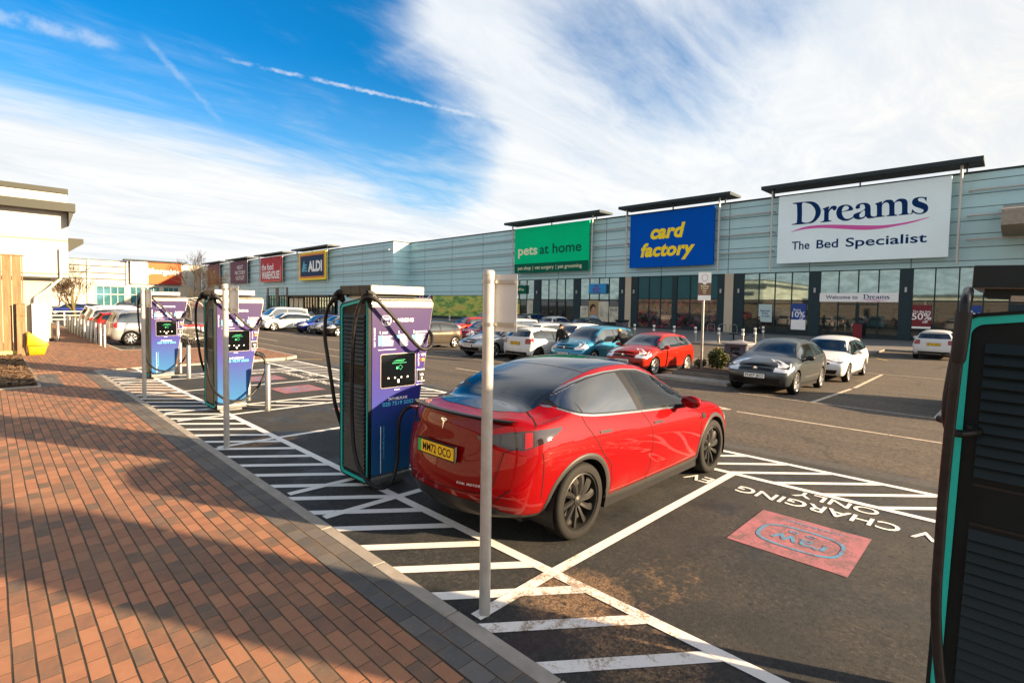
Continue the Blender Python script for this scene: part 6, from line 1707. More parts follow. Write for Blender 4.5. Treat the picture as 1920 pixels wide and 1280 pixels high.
# ------------------------------------------------------------------ the red car
def build_hero():
    t = thing('parked_car', 'glossy red electric car with black wheels plugged in to the charging station', 'car', (0, 0, 0))
    H = lambda *a, **k: section(*a, **k)
    #            x     zs    wsill zmid  wmid  zsh   wsh   zb    wb    zr    wr    zt
    s45 = H(0.64, 0.30, 0.80, 0.62, 0.905, 0.90, 0.925, 1.110, 0.850, 1.185, 0.65, 1.235, dx=[0, 0, 0, 0, -0.02, -0.03, 0, 0.02, 0.02, 0.02, 0.03, 0.03])
    s80 = H(0.92, 0.27, 0.84, 0.62, 0.930, 0.90, 0.952, 1.130, 0.872, 1.325, 0.645, 1.365)
    s120 = H(1.25, 0.24, 0.86, 0.62, 0.942, 0.90, 0.960, 1.118, 0.880, 1.425, 0.625, 1.470)
    s170 = H(1.60, 0.22, 0.87, 0.60, 0.945, 0.89, 0.962, 1.098, 0.880, 1.482, 0.610, 1.550)
    s220 = H(1.95, 0.21, 0.87, 0.60, 0.945, 0.875, 0.962, 1.070, 0.880, 1.497, 0.602, 1.580)
    s265 = H(2.35, 0.21, 0.87, 0.60, 0.945, 0.865, 0.960, 1.042, 0.878, 1.476, 0.600, 1.565)
    s305 = H(2.75, 0.21, 0.87, 0.60, 0.945, 0.855, 0.958, 1.018, 0.875, 1.365, 0.615, 1.470)
    s340 = H(3.10, 0.22, 0.87, 0.60, 0.945, 0.845, 0.954, 0.998, 0.870, 1.200, 0.650, 1.310)
    s375 = H(3.45, 0.22, 0.86, 0.60, 0.942, 0.83, 0.944, 0.975, 0.860, 1.030, 0.700, 1.110)
    s400 = hoodsec(3.85, 0.23, 0.84, 0.58, 0.945, 0.80, 0.922, 0.935, 0.835, 1.000)
    s430 = hoodsec(4.25, 0.24, 0.80, 0.56, 0.905, 0.75, 0.885, 0.860, 0.790, 0.910)
    s452 = hoodsec(4.52, 0.25, 0.72, 0.52, 0.815, 0.68, 0.785, 0.755, 0.690, 0.800, dx=[0, 0.02, 0.03, 0.03, 0.02, 0, 0, 0.02, 0.03, 0.05, 0.06, 0.07])
    R_ = [(0.16, 0.30), (0.07, 0.33), (0.015, 0.46), (0.0, 0.62), (0.055, 0.86), (0.085, 1.04), (0.105, 1.125), (0.115, 1.160), (0.19, 1.168), (0.34, 1.185), (0.50, 1.215), (0.62, 1.240)]
    F_ = [(4.60, 0.26), (4.68, 0.28), (4.735, 0.38), (4.75, 0.50), (4.73, 0.62), (4.70, 0.69), (4.68, 0.715), (4.66, 0.735), (4.63, 0.755), (4.60, 0.775), (4.57, 0.795), (4.54, 0.812)]
    fr = (0.0, 0.30, 0.55, 0.76, 0.90)
    secs = caps(s45, R_, [0.38, 0.40, 0.40, 0.40, 0.38, 0.36, 0.34, 0.33, 0.26, 0.16, 0.06, 0.0], fr)+[s45, s80, s120, s170, s220, s265, s305, s340, s375, s400, s430, s452]+caps(s452, F_, 0.13, (0.93, 0.80, 0.58, 0.30, 0.0), True)
    bd = Body(secs, 200, 84)
    AR = [(0.99, 0.356), (3.88, 0.356)]; RA = 0.405
    top_ = [(0.78, 1.270), (0.98, 1.345), (1.15, 1.388), (1.41, 1.432), (1.70, 1.455), (2.07, 1.460), (2.37, 1.436), (2.70, 1.350), (3.03, 1.205), (3.30, 1.055)]
    bot_ = [(0.78, 1.255), (0.90, 1.205), (1.02, 1.172), (1.20, 1.145), (1.45, 1.122), (2.0, 1.080), (2.6, 1.040), (3.1, 1.006), (3.36, 0.988)]
    T_, B_ = interp(top_), interp(bot_)
    WFc = interp([(2.46, 0.545), (2.8, 0.60), (3.1, 0.65), (3.42, 0.665)])
    def cut(x, y, z):
        if abs(y) > 0.5 and 2.16 < x < 3.26 and B_(x)+0.014 < z < T_(x)-0.014: return True
        return 2.50 < x < 3.36 and abs(y) < WFc(x)-0.045 and z > 1.06
    body = finish_car(t, bd, AR, RA, M['red_paint'], (0.356, 0.245, 0.80, M['alloy_dark'], 10, 0.16), 0.955, cut)
    # dark cabin lining just inside the skin
    vs, fs = bd.mesh(AR, RA, cut); me = bpy.data.meshes.new('lining_tmp'); me.from_pydata(vs, [], fs)
    bm = bmesh.new(); bm.from_mesh(me); bmesh.ops.remove_doubles(bm, verts=bm.verts, dist=0.0004); bmesh.ops.recalc_face_normals(bm, faces=bm.faces); bm.normal_update()
    cen = Vector((2.3, 0, 0.7)); sg = 1 if sum(v.normal.dot(v.co-cen) for v in bm.verts) > 0 else -1
    for v in bm.verts: v.co -= v.normal*0.016*sg
    mb = MB(); mb.add([tuple(v.co) for v in bm.verts], [tuple(v.index for v in f.verts) for f in bm.faces if 1.3 < f.calc_center_median().x < 3.7]); bm.free()
    mb.build('cabin_lining', M['cabin_dark'], t, smooth=True)
    # seats, dashboard, steering wheel
    for yy in (0.37, -0.37):
        mb = MB()
        rows = []
        for z, x0, hw, th in ((0.52, 2.02, 0.25, 0.10), (0.72, 1.96, 0.26, 0.11), (0.95, 1.88, 0.25, 0.10), (1.12, 1.83, 0.19, 0.08), (1.15, 1.83, 0.11, 0.05), (1.19, 1.81, 0.13, 0.07), (1.29, 1.79, 0.12, 0.07), (1.33, 1.79, 0.07, 0.03)):
            rows.append([(x0+th*math.cos(2*math.pi*k/16), yy+hw*math.copysign(abs(math.sin(2*math.pi*k/16))**0.7, math.sin(2*math.pi*k/16)), z) for k in range(17)])
        mb.grid(rows); mb.box(1.95, yy-0.25, 0.40, 2.50, yy+0.25, 0.56); mb.build('seat', M['seat_grey'], t, smooth=50)
    mb = MB(); mb.prism([(2.78, 0.60), (2.74, 0.86), (2.80, 0.93), (3.30, 0.96), (3.40, 0.60)], -0.74, 0.74, 'Y'); mb.build('dashboard', M['cabin_dark'], t, bevel=0.03, seg=2)
    mb = MB(); c0 = Vector((2.62, -0.37, 0.90)); ax = Vector((-0.90, 0, 0.43)).normalized(); u_ = Vector((0, 1, 0)); v_ = ax.cross(u_)
    mb.tube([c0+(u_*math.cos(2*math.pi*k/28)+v_*math.sin(2*math.pi*k/28))*0.185 for k in range(29)], 0.017, 8); mb.tube([c0-u_*0.18, c0+u_*0.18], 0.02, 6); mb.tube([c0, c0-ax*0.22], 0.03, 8)
    mb.build('steering_wheel', M['trim_grey'], t, smooth=50)
    def dec(name, rows, m, sides=(1, -1), parent=None):
        mb = MB(); 
        for r in (rows if isinstance(rows, tuple) else (rows,)): add_sym(mb, r, None, sides)
        return mb.build(name, m, parent or t, smooth=True, recalc=False)
    # side glass: one dark band with bright surround, then the panes
    for s_ in (1, -1):
        dec('window_surround', (side_patch(bd, lambda x: B_(x)-0.030, lambda x: B_(x)+0.004, 0.74, 3.40, 60, 3, 0.0022), side_patch(bd, lambda x: T_(x)-0.004, lambda x: T_(x)+0.026, 0.74, 3.40, 60, 3, 0.0022)), M['chrome_dark'], (s_,))
        dec('window_band', (side_patch(bd, lambda x: B_(x)-0.012, lambda x: T_(x)+0.014, 0.765, 2.17, 40, 8, 0.0036), side_patch(bd, lambda x: B_(x)-0.012, lambda x: B_(x)+0.018, 2.17, 3.26, 30, 2, 0.0036),
            side_patch(bd, lambda x: T_(x)-0.018, lambda x: T_(x)+0.014, 2.17, 3.26, 30, 2, 0.0036), side_patch(bd, lambda x: B_(x)-0.012, lambda x: T_(x)+0.014, 3.235, 3.38, 8, 6, 0.0036)), M['trim_black'], (s_,))
        dec('side_window', side_patch(bd, B_, T_, 0.83, 1.03, 16, 8, 0.0052), M['glass_tint'], (s_,))
        x0b, x1b = 1.355, 2.275
        def slant(xa0, xa1, xb0, xb1, n=20, m=8):
            rows = []
            for i in range(n+1):
                row = []
                for j in range(m+1):
                    g = j/m; xa = xa0+(xa1-xa0)*g; xb = xb0+(xb1-xb0)*g; x = xa+(xb-xa)*i/n
                    zlo, zhi = B_(x), T_(x); row.append(bd.side(x, zlo+(zhi-zlo)*g, 0.0052))
                rows.append(row)
            return fill_none(rows)
        dec('side_window', slant(1.055, 1.00, 2.00, 1.90), M['glass_tint'], (s_,))
        dec('side_window', slant(2.14, 2.06, 3.29, 3.29), M['glass_clear'], (s_,))
    # glass roof and rear window, windscreen
    def top_patch(x0, x1, wfun, nx=26, ny=16, off=0.003):
        rows = []
        for i in range(nx+1):
            x = x0+(x1-x0)*i/nx; wv = wfun(x)
            rows.append([bd.top(x if not callable(x0) else x, wv*(-1+2*j/ny), off) for j in range(ny+1)])
        return fill_none(rows)
    def top_dec(name, rows, m):
        mb = MB(); mb.grid([[tuple(p) for p in r] for r in rows], flip=True); return mb.build(name, m, t, smooth=True, recalc=False)
    WR = interp([(0.36, 0.28), (0.42, 0.46), (0.52, 0.560), (0.75, 0.600), (1.1, 0.592), (1.5, 0.575), (2.0, 0.560), (2.75, 0.560)])
    top_dec('rear_window', top_patch(0.36, 1.42, WR, 40, 24), M['glass_roof'])
    top_dec('roof_glass', top_patch(1.432, 2.42, WR, 20, 24), M['glass_roof'])
    WF = interp([(2.46, 0.545), (2.8, 0.60), (3.1, 0.65), (3.42, 0.665)])
    top_dec('windscreen', top_patch(2.46, 3.42, WF, 26, 20), M['glass_clear'])
    # spoiler lip
    mb = MB(); rows = []
    for j in range(25):
        y = 0.70*(-1+2*j/24); ay = abs(y)/0.70
        x = 0.095+0.185*ay**2.6; z = 1.166-0.018*ay**3
        rows.append([(x+0.085, y, z+0.004), (x+0.02, y, z+0.013), (x-0.020, y, z+0.020), (x-0.026, y, z+0.010), (x+0.01, y, z-0.012), (x+0.05, y, z-0.012)])
    mb.grid(rows); mb.build('spoiler_lip', M['trim_black'], t, smooth=True)
    # lamps (rear): wrap round the corner
    def polar(th, z, off):
        """point on the tail corner seen along the bearing th (degrees) from inside the boot"""
        d = Vector((math.cos(R(th)), math.sin(R(th)), 0)); c = Vector((0.78, 0.40, z))
        p, n = bd.hit(c+d*3, -d)
        if p is None: return None
        n = n if n.dot(d) > 0 else -n
        return p+n*off
    def wrap(name, m, t0, t1, lo, hi, off=0.004, nseg=34, nz=6, side=1, parent=None):
        rows = []
        for i in range(nseg+1):
            th = t0+(t1-t0)*i/nseg; a_, b_ = lo(th), hi(th)
            rows.append([polar(th, a_+(b_-a_)*j/nz, off) for j in range(nz+1)])
        rows = fill_none(rows); mb = MB(); mb.grid([[(p.x, p.y*side, p.z) for p in r] for r in rows], flip=(side < 0))
        return mb.build(name, m, parent or t, smooth=True, recalc=False)
    for s_ in (1, -1):
        LO = lambda th: float(np.interp(th, [98, 120, 138, 150, 165, 178], [1.070, 0.985, 0.930, 0.930, 0.965, 0.990]))
        HI = lambda th: float(np.interp(th, [98, 120, 138, 150, 165, 178], [1.088, 1.085, 1.080, 1.070, 1.040, 1.018]))
        lm = wrap('tail_lamp', M['lamp_smoke'], 178, 98, LO, HI, 0.004, side=s_)
        wrap('lamp_unit', M['lamp_grey'], 158, 141, lambda th: LO(th)+0.016, lambda th: HI(th)-0.016, 0.0065, 12, 4, s_, lm)
        wrap('lamp_strip', M['lamp_red'], 138.5, 132, lambda th: LO(th)+0.010, lambda th: HI(th)-0.012, 0.0065, 8, 4, s_, lm)
        # front lamps
        rows = fill_none([[bd.side(x, 0.66+0.03*(x-4.2)+(0.10)*g/4, 0.004) for g in range(5)] for x in np.linspace(4.28, 4.60, 10)])
        mb = MB(); mb.grid([[(p.x, p.y*s_, p.z) for p in r] for r in rows], flip=(s_ < 0)); mb.build('headlamp', M['lamp_clear'], t, smooth=True, recalc=False)
    # lower bumper in black, sills, arch trims
    mb = MB()
    rows = fill_none([[bd.end(y, 0.315+(0.475-0.06*(abs(y)/0.62)**4-0.315)*g/5, -1, 0.004) for g in range(6)] for y in np.linspace(-0.62, 0.62, 31)])
    mb.grid([[tuple(p) for p in r] for r in rows]); mb.build('lower_bumper', M['trim_black'], t, smooth=True, recalc=False)
    for s_ in (1, -1):
        rows = fill_none([[bd.end(y, 0.315+(0.40-0.05*k/6-0.315)*g/4, -1, 0.0045) for g in range(5)] for k, y in enumerate(np.linspace(0.60, 0.77, 7))]+[[bd.side(x, 0.30+(0.355-0.30)*g/4, 0.0045) for g in range(5)] for x in np.linspace(0.37, 0.585, 8)])
        mb = MB(); mb.grid([[(p.x, p.y*s_, p.z) for p in r] for r in rows], flip=(s_ < 0)); mb.build('bumper_corner', M['trim_grey'], t, smooth=True, recalc=False)
        dec('sill_trim', side_patch(bd, [(1.3, 0.225), (3.6, 0.225)], [(1.30, 0.315), (3.55, 0.315)], 1.385, 3.485, 24, 4, 0.006), M['trim_grey'], (s_,))
        for xc, zc in AR:
            rows = []
            for i in range(41):
                a = math.pi*(-0.09+1.18*i/40); row = []
                for j, rr in enumerate((RA-0.002, RA+0.018, RA+0.048, RA+0.052)):
                    p = bd.side(xc+rr*math.cos(a), zc+rr*math.sin(a), 0.007 if 0 < j < 3 else 0.0005)
                    row.append(p)
                rows.append(row)
            rows = fill_none(rows); mb = MB(); mb.grid([[(p.x, p.y*s_, p.z) for p in r] for r in rows], flip=(s_ > 0)); mb.build('arch_trim', M['trim_grey'], t, smooth=True, recalc=False)
        # seams
        for pts in ([(1.02, 1.14), (1.04, 1.06), (1.14, 0.93), (1.26, 0.77), (1.43, 0.62), (1.475, 0.45), (1.45, 0.33)], [(2.07, 1.06), (2.17, 0.90), (2.215, 0.70), (2.215, 0.45), (2.14, 0.32)], [(3.33, 0.975), (3.40, 0.85), (3.45, 0.65), (3.45, 0.42), (3.42, 0.33)], [(1.45, 0.33), (2.14, 0.32), (3.42, 0.33)], [(0.44, 1.10), (0.52, 1.15), (0.66, 1.23), (0.84, 1.32)], [(0.46, 0.90), (0.47, 0.70), (0.48, 0.50)]):
            dec('panel_gap', line_side(bd, pts), M['gap'], (s_,))
        # handles, camera pod, indicator
        for x in (1.22, 2.24):
            dec('door_handle', side_patch(bd, [(1.2, 0.962), (2.4, 0.898)], [(1.2, 0.984), (2.4, 0.920)], x, x+0.19, 8, 2, 0.006), M['trim_black'], (s_,))
        dec('side_repeater', side_patch(bd, [(3.36, 0.850), (3.48, 0.790)], [(3.36, 0.852), (3.48, 0.855)], 3.47, 3.58, 8, 2, 0.006), M['trim_black'], (s_,))
        mirror(t, bd, 2.86, 0.985, s_, M['red_paint'])
    # tailgate seam, badges, plate
    def end_line(pts, wd=0.007):
        out = []
        for a, b in zip(pts[:-1], pts[1:]):
            for i in range(10): out.append((a[0]+(b[0]-a[0])*i/10, a[1]+(b[1]-a[1])*i/10))
        out.append(pts[-1]); rows = [[], []]
        for i, p in enumerate(out):
            q0, q1 = out[max(i-1, 0)], out[min(i+1, len(out)-1)]; d = Vector((q1[0]-q0[0], q1[1]-q0[1])).normalized(); n_ = Vector((-d.y, d.x))*wd/2
            for k, s_ in ((0, -1), (1, 1)): rows[k].append(bd.end(p[0]+n_.x*s_, p[1]+n_.y*s_, -1, 0.0022))
        return fill_none(rows)
    mb = MB()
    for pts in ([(-0.74, 0.94), (-0.66, 0.90), (-0.62, 0.66), (-0.58, 0.545), (0, 0.525), (0.58, 0.545), (0.62, 0.66), (0.66, 0.90), (0.74, 0.94)], [(-0.74, 0.60), (-0.6, 0.475), (0, 0.455), (0.6, 0.475), (0.74, 0.60)]):
        r = end_line(pts); mb.grid([[tuple(p) for p in q] for q in r])
    mb.build('tailgate_gap', M['gap'], t, recalc=False)
    plate(t, bd, 'MM72 OCO', 0.835, False, True, green=True, x=0.015)
    mb = MB(); put_text(mb, 'TESLA', (0.030, 0, 0.752), (0, -1, 0), (0, 0, 1), h=0.016, align='C', spacing=1.5); mb.build('plate_frame_lettering', M['text_white'], t, recalc=False)
    c = bd.end(0.0, 1.055, -1, 0.004)
    mb = MB()
    for pl in ([(-.045, .045), (-.02, .052), (.02, .052), (.045, .045), (.04, .034), (.02, .04), (-.02, .04), (-.04, .034)], [(-.03, .034), (-.012, .037), (.012, .037), (.03, .034), (.022, .024), (.012, .026), (.0, -.05), (-.012, .026), (-.022, .024)]):
        mb.add([tuple(bd.end(-a, 1.055+b, -1, 0.004) or c) for a, b in pl], [tuple(range(len(pl)))])
    mb.build('badge', M['chrome'], t, recalc=False)
    mb = MB(); tmp = MB(); put_text(tmp, 'DUAL MOTOR', (0, 0, 0), (0, -1, 0), (0, 0, 1), h=0.020, align='C', spacing=1.3, shear=0.15)
    mb.add([tuple(bd.end(p[1]-0.40, p[2]+0.595, -1, 0.004) or c) for p in tmp.v], tmp.f); mb.build('badge_lettering', M['text_white'], t, recalc=False)
    # rear charge port flap, open, by the left lamp
    mb = MB(); mb.box(0.42, 0.92, 1.00, 0.58, 0.945, 1.015); mb.box(0.42, 0.925, 1.016, 0.58, 1.03, 1.030); mb.build('charge_port_flap', M['red_paint'], t, bevel=0.004)
    return t, bd
simple('chrome_dark', (0.42, 0.42, 0.42), 0.22, 0.9)
def clear_glass():
    m = bpy.data.materials.new('clear_car_glass'); m.use_nodes = True; nt = NT(m.node_tree); nt.n.clear()
    out = nt.node('ShaderNodeOutputMaterial'); mx = nt.node('ShaderNodeMixShader'); tr = nt.node('ShaderNodeBsdfTransparent'); gl = nt.node('ShaderNodeBsdfGlossy'); fr = nt.node('ShaderNodeFresnel')
    tr.inputs[0].default_value = (0.50, 0.62, 0.60, 1); gl.inputs['Roughness'].default_value = 0.01; gl.inputs['Color'].default_value = (0.9, 0.9, 0.9, 1); fr.inputs[0].default_value = 1.55
    nt.l.new(fr.outputs[0], mx.inputs[0]); nt.l.new(tr.outputs[0], mx.inputs[1]); nt.l.new(gl.outputs[0], mx.inputs[2]); nt.l.new(mx.outputs[0], out.inputs[0])
    return m
M['glass_clear'] = clear_glass()
simple('cabin_dark', (0.012, 0.012, 0.013), 0.7); simple('seat_grey', (0.030, 0.030, 0.032), 0.6)
simple('glass_tint', (0.004, 0.004, 0.004), 0.02, spec=1.0, coat=1.0, coatr=0.01)
M['glass_tint'].node_tree.nodes['Principled BSDF'].inputs['Coat IOR'].default_value = 2.1
simple('lamp_grey', (0.03, 0.03, 0.032), 0.2, coat=0.6)
hero, hbd = build_hero()
HX0, HY0 = 2.80, 3.69
hero.rotation_euler = (0, math.atan((gz(2.9)-gz(6.6))/3.7), 0)
hero.location = (HX0, HY0, gz(3.7)+0.003)
hero.location.z += math.tan(hero.rotation_euler.y)*0.99
# ------------------------------------------------------------------ the other cars
SPEC = {
 #        L    W     H    oh_r  oh_f  base  wtop  zbase zrear rend  rr    wheel
 'hatch': dict(L=4.05, W=1.74, H=1.48, ohr=0.66, ohf=0.82, xb=1.12, xt=1.85, zb0=0.90, zb1=1.02, hz=0.96, nz=0.72, rend=0.44, wr=0.55, r=0.315, doors=2),
 'small3': dict(L=3.97, W=1.72, H=1.48, ohr=0.66, ohf=0.82, xb=1.08, xt=1.90, zb0=0.89, zb1=1.05, hz=0.98, nz=0.74, rend=0.42, wr=0.54, r=0.315, doors=1),
 'mpv': dict(L=4.48, W=1.80, H=1.66, ohr=0.82, ohf=0.95, xb=0.98, xt=1.85, zb0=0.95, zb1=1.06, hz=1.05, nz=0.80, rend=0.36, wr=0.61, r=0.325, doors=2),
 'suv': dict(L=4.75, W=1.88, H=1.74, ohr=0.95, ohf=0.90, xb=1.28, xt=1.95, zb0=1.05, zb1=1.12, hz=1.08, nz=0.88, rend=0.40, wr=0.63, r=0.365, doors=2),
 'van': dict(L=4.55, W=1.83, H=1.86, ohr=0.90, ohf=0.90, xb=0.95, xt=1.75, zb0=1.05, zb1=1.10, hz=1.12, nz=0.86, rend=0.24, wr=0.70, r=0.325, doors=2),
}
_bd = {}
def generic_body(kind, nu, nv):
    if (kind, nu) in _bd: return _bd[(kind, nu)]
    q = SPEC[kind]; L, H, W2 = q['L'], q['H'], q['W']/2
    wr = q['wr']; xb, xt = L-q['xb'], L-q['xt']; re = q['rend']
    zb = lambda x: q['zb1']+(q['zb0']-q['zb1'])*(x/ (L-1.0))
    zr = H-0.085
    def sec(x, zr_, wr_, zt, dx=None, k=1.0):
        return section(x, 0.22, W2*0.90*k, 0.58, W2*0.985*k, 0.82, W2*k*0.998, zb(x), W2*0.925*k, zr_, wr_, zt, dx)
    xm = (re+xt)/2
    s0 = sec(0.46, zb(.4)+0.80*(zr-zb(.4)), wr*0.98+0.03, H-0.09, [0, 0, 0, 0, 0, 0, 0.02, 0.06, 0.10, 0.12, 0.14, 0.15], 0.985)
    secs_mid = [sec(re+0.36, zr-0.045, wr+0.01, H-0.045), sec((re+0.36+xm)/2, zr-0.008, wr, H-0.01), sec(xm, zr, wr, H), sec(xt-0.22, zr-0.02, wr, H-0.022)]
    f = lambda g: sec(xt+(xb-xt)*g, zr-0.03+(q['hz']-0.02-zr+0.03)*g**1.08, wr+0.10*g, H-0.045+(q['hz']+0.03-H+0.045)*g**1.05)
    secs_w = [f(0.12), f(0.55), f(0.95)]
    x1, x2, x3 = xb+0.20, (xb+0.2+L-0.22)/2, L-0.24
    hz, nz = q['hz'], q['nz']
    hs = [hoodsec(x1, 0.22, W2*0.89, 0.57, W2*0.985, 0.80, W2*0.965, hz-0.07, W2*0.86, hz), hoodsec(x2, 0.22, W2*0.86, 0.55, W2*0.965, 0.75, W2*0.93, hz-0.14, W2*0.80, (hz*0.62+nz*0.38)+0.03), hoodsec(x3, 0.23, W2*0.80, 0.50, W2*0.91, 0.66, W2*0.87, nz-0.05, W2*0.74, nz+0.035, [0, 0.01, 0.02, 0.02, 0.01, 0, 0, 0.01, 0.02, 0.03, 0.04, 0.05])]
    rz = lambda g: zb(0.3)+(H-0.10-zb(0.3))*g
    Rf = [(0.14, 0.28), (0.05, 0.31), (0.0, 0.44), (0.0, 0.60), (0.03, 0.80), (0.055, zb(0.3)-0.01), (0.055+re*0.22, rz(0.30)), (0.055+re*0.46, rz(0.62)), (0.05+re*0.62, rz(0.88)), (re*0.66, H-0.085), (re*0.85, H-0.065), (re*1.0, H-0.05)]
    Ff = [(L-0.12, 0.25), (L-0.05, 0.28), (L-0.01, 0.38), (L, 0.48), (L-0.015, 0.58), (L-0.04, 0.65), (L-0.055, nz-0.06), (L-0.07, nz-0.035), (L-0.09, nz-0.015), (L-0.115, nz), (L-0.14, nz+0.012), (L-0.17, nz+0.022)]
    fr = (0.0, 0.32, 0.62, 0.84, 0.95)
    secs = caps(s0, Rf, [0.16]*6+[0.15, 0.13, 0.10, 0.07, 0.03, 0.0], fr)+[s0]+secs_mid+secs_w+hs+caps(hs[-1], Ff, 0.17, fr[::-1], True)
    b = Body(secs, nu, nv); _bd[(kind, nu)] = (b, q); return b, q
def make_car(kind, paint, label, plate_txt=None, rear_plate=None, nu=100, nv=44, rim='alloy', spokes=5, dark_grille=True, detail=True, black_mirror=False, lampz=0.0, group='cars parked in the bays'):
    bd, q = generic_body(kind, nu, nv)
    L, H, W2, r = q['L'], q['H'], q['W']/2, q['r']
    t = thing('parked_car', label, 'car', (0, 0, 0), 0, group)
    AR = [(q['ohr'], r), (L-q['ohf'], r)]
    finish_car(t, bd, AR, r+0.045, M[paint], (r, 0.20, W2-0.125, M[rim], spokes, 0.0), W2)
    zbf = lambda x: q['zb1']+(q['zb0']-q['zb1'])*(x/(L-1.0))
    xb, xt, re = L-q['xb'], L-q['xt'], q['rend']
    def dec(name, rows, m, sides=(1, -1), flip=None):
        if rows is None: return
        mb = MB(); add_sym(mb, rows, None, sides); return mb.build(name, M[m], t, smooth=True, recalc=False)
    ztop = interp([(re*0.6, zbf(.4)+0.16), (re+0.02, H-0.23), (re+0.45, H-0.165), ((re+xt)/2, H-0.145), (xt-0.10, H-0.165), (xt+0.10, H-0.215), (xb-0.30, q['hz']+0.115), (xb-0.05, q['hz']-0.015)])
    xe0, xe1 = re*0.6+0.12, xb-0.12
    xB = xe0+(xe1-xe0)*(0.54 if q['doors'] == 2 else 0.40)
    for s_ in (1, -1):
        dec('window_surround', side_patch(bd, lambda x: zbf(x)+0.006, lambda x: ztop(x)+0.018, xe0-0.03, xe1+0.03, 36, 5, 0.0025), 'trim_black', (s_,))
        dec('side_window', side_patch(bd, lambda x: zbf(x)+0.022, ztop, xe0, xB-0.035, 16, 5, 0.0045), 'glass_side', (s_,))
        dec('side_window', side_patch(bd, lambda x: zbf(x)+0.022, ztop, xB+0.035, xe1, 18, 5, 0.0045), 'glass_side', (s_,))
        # tail and head lamps
        zl = zbf(0.2)
        rows = [[bd.end(y, zl-0.24+0.22*g/4, -1, 0.004) for g in range(5)] for y in np.linspace(W2*0.62, W2*0.90, 6)]+[[bd.side(x, zl-0.24+(0.22+0.02*k)*g/4, 0.004) for g in range(5)] for k, x in enumerate(np.linspace(0.22, 0.33, 5))]
        dec('tail_lamp', fill_none(rows), 'lamp_red', (s_,))
        nz = q['nz']
        rows = [[bd.end(y, nz-0.135+0.115*g/4, 1, 0.004) for g in range(5)] for y in np.linspace(W2*0.52, W2*0.84, 6)]+[[bd.side(x, nz-0.135+(0.125+0.03*k)*g/4+0.018*k, 0.004) for g in range(5)] for k, x in enumerate(np.linspace(L-0.24, L-0.58, 6))]
        dec('headlamp', fill_none(rows), 'lamp_clear', (s_,))
        mirror(t, bd, xb-0.25, zbf(xb)-0.01, s_, M['trim_black' if black_mirror else paint], 0.95)
        if detail:
            for pts in ([(xB, zbf(xB)), (xB+0.02, 0.6), (xB, 0.30)], [(xb+0.02, zbf(xb)-0.03), (xb+0.10, 0.66), (xb+0.08, 0.30)], [(xB, 0.30), (xb+0.08, 0.30)]):
                dec('panel_gap', line_side(bd, pts, 0.009, n=6), 'gap', (s_,))
            if q['doors'] == 2: dec('panel_gap', line_side(bd, [(xe0+0.25, zbf(.5)), (q['ohr']+0.32, 0.72), (q['ohr']+0.40, 0.30)], 0.009, n=6), 'gap', (s_,))
            dec('door_handle', side_patch(bd, [(0, 0.83), (9, 0.83)], [(0, 0.855), (9, 0.855)], xB+0.08, xB+0.26, 4, 1, 0.008), paint if not black_mirror else 'trim_black', (s_,))
        dec('sill_trim', side_patch(bd, [(0, 0.225), (9, 0.225)], [(0, 0.27), (9, 0.27)], q['ohr']+r+0.06, L-q['ohf']-r-0.06, 10, 2, 0.004), 'trim_black', (s_,))
    # windscreen and rear window
    def tp(x0f, x1f, wf, nx=14, ny=12):
        rows = []
        for i in range(nx+1):
            g = i/nx; row = []
            for j in range(ny+1):
                k = -1+2*j/ny; x = x0f+(x1f-x0f)*g-0.10*k*k*(0.4+0.6*g); row.append(bd.top(x, k*(wf[0]+(wf[1]-wf[0])*g), 0.004))
            rows.append(row)
        return fill_none(rows)
    rows = tp(xt+0.16, xb+0.03, (q['wr']*0.93, q['wr']+0.135))
    if rows:
        mb = MB(); mb.grid([[tuple(p) for p in r_] for r_ in rows], flip=True); mb.build('windscreen', M['glass_dark'], t, smooth=True, recalc=False)
    z0, z1 = zbf(0.2)+0.05, H-0.17
    rows = fill_none([[bd.end(y*(1.0-0.16*g/6), z0+(z1-z0)*g/6, -1, 0.004) for g in range(7)] for y in np.linspace(-W2*0.76, W2*0.76, 15)])
    if rows:
        mb = MB(); mb.grid([[tuple(p) for p in r_] for r_ in rows]); mb.build('rear_window', M['glass_dark'], t, smooth=True, recalc=False)
    # dark lower grille and rear valance
    def endp(name, y0, z0, z1, sgn, m, n=15, taper=0.0):
        rows = fill_none([[bd.end(y*(1-taper*g/3), z0+(z1-z0)*g/3, sgn, 0.0035) for g in range(4)] for y in np.linspace(-y0, y0, n)])
        mb = MB(); mb.grid([[tuple(p) for p in r_] for r_ in rows], flip=sgn > 0); return mb.build(name, M[m], t, smooth=True, recalc=False)
    endp('lower_grille', W2*0.66, 0.30, 0.44, 1, 'trim_black', taper=-0.1)
    endp('upper_grille', W2*0.44, q['nz']-0.115, q['nz']-0.045, 1, 'trim_black', taper=-0.1)
    endp('rear_valance', W2*0.72, 0.29, 0.42, -1, 'trim_black')
    c = bd.end(0, q['nz']-0.06, 1, 0.008)
    if c is not None:
        mb = MB(); mb.lathe([(0.0, 0.006), (0.048, 0.004), (0.052, 0.0)], (c.x, c.y, c.z), 'X', 16); mb.build('badge', M['chrome'], t)
    if plate_txt: plate(t, bd, plate_txt, 0.49, True, False)
    if rear_plate: plate(t, bd, rear_plate, 0.80 if kind != 'hatch' else 0.78, False, True)
    t['_len'] = L
    return t
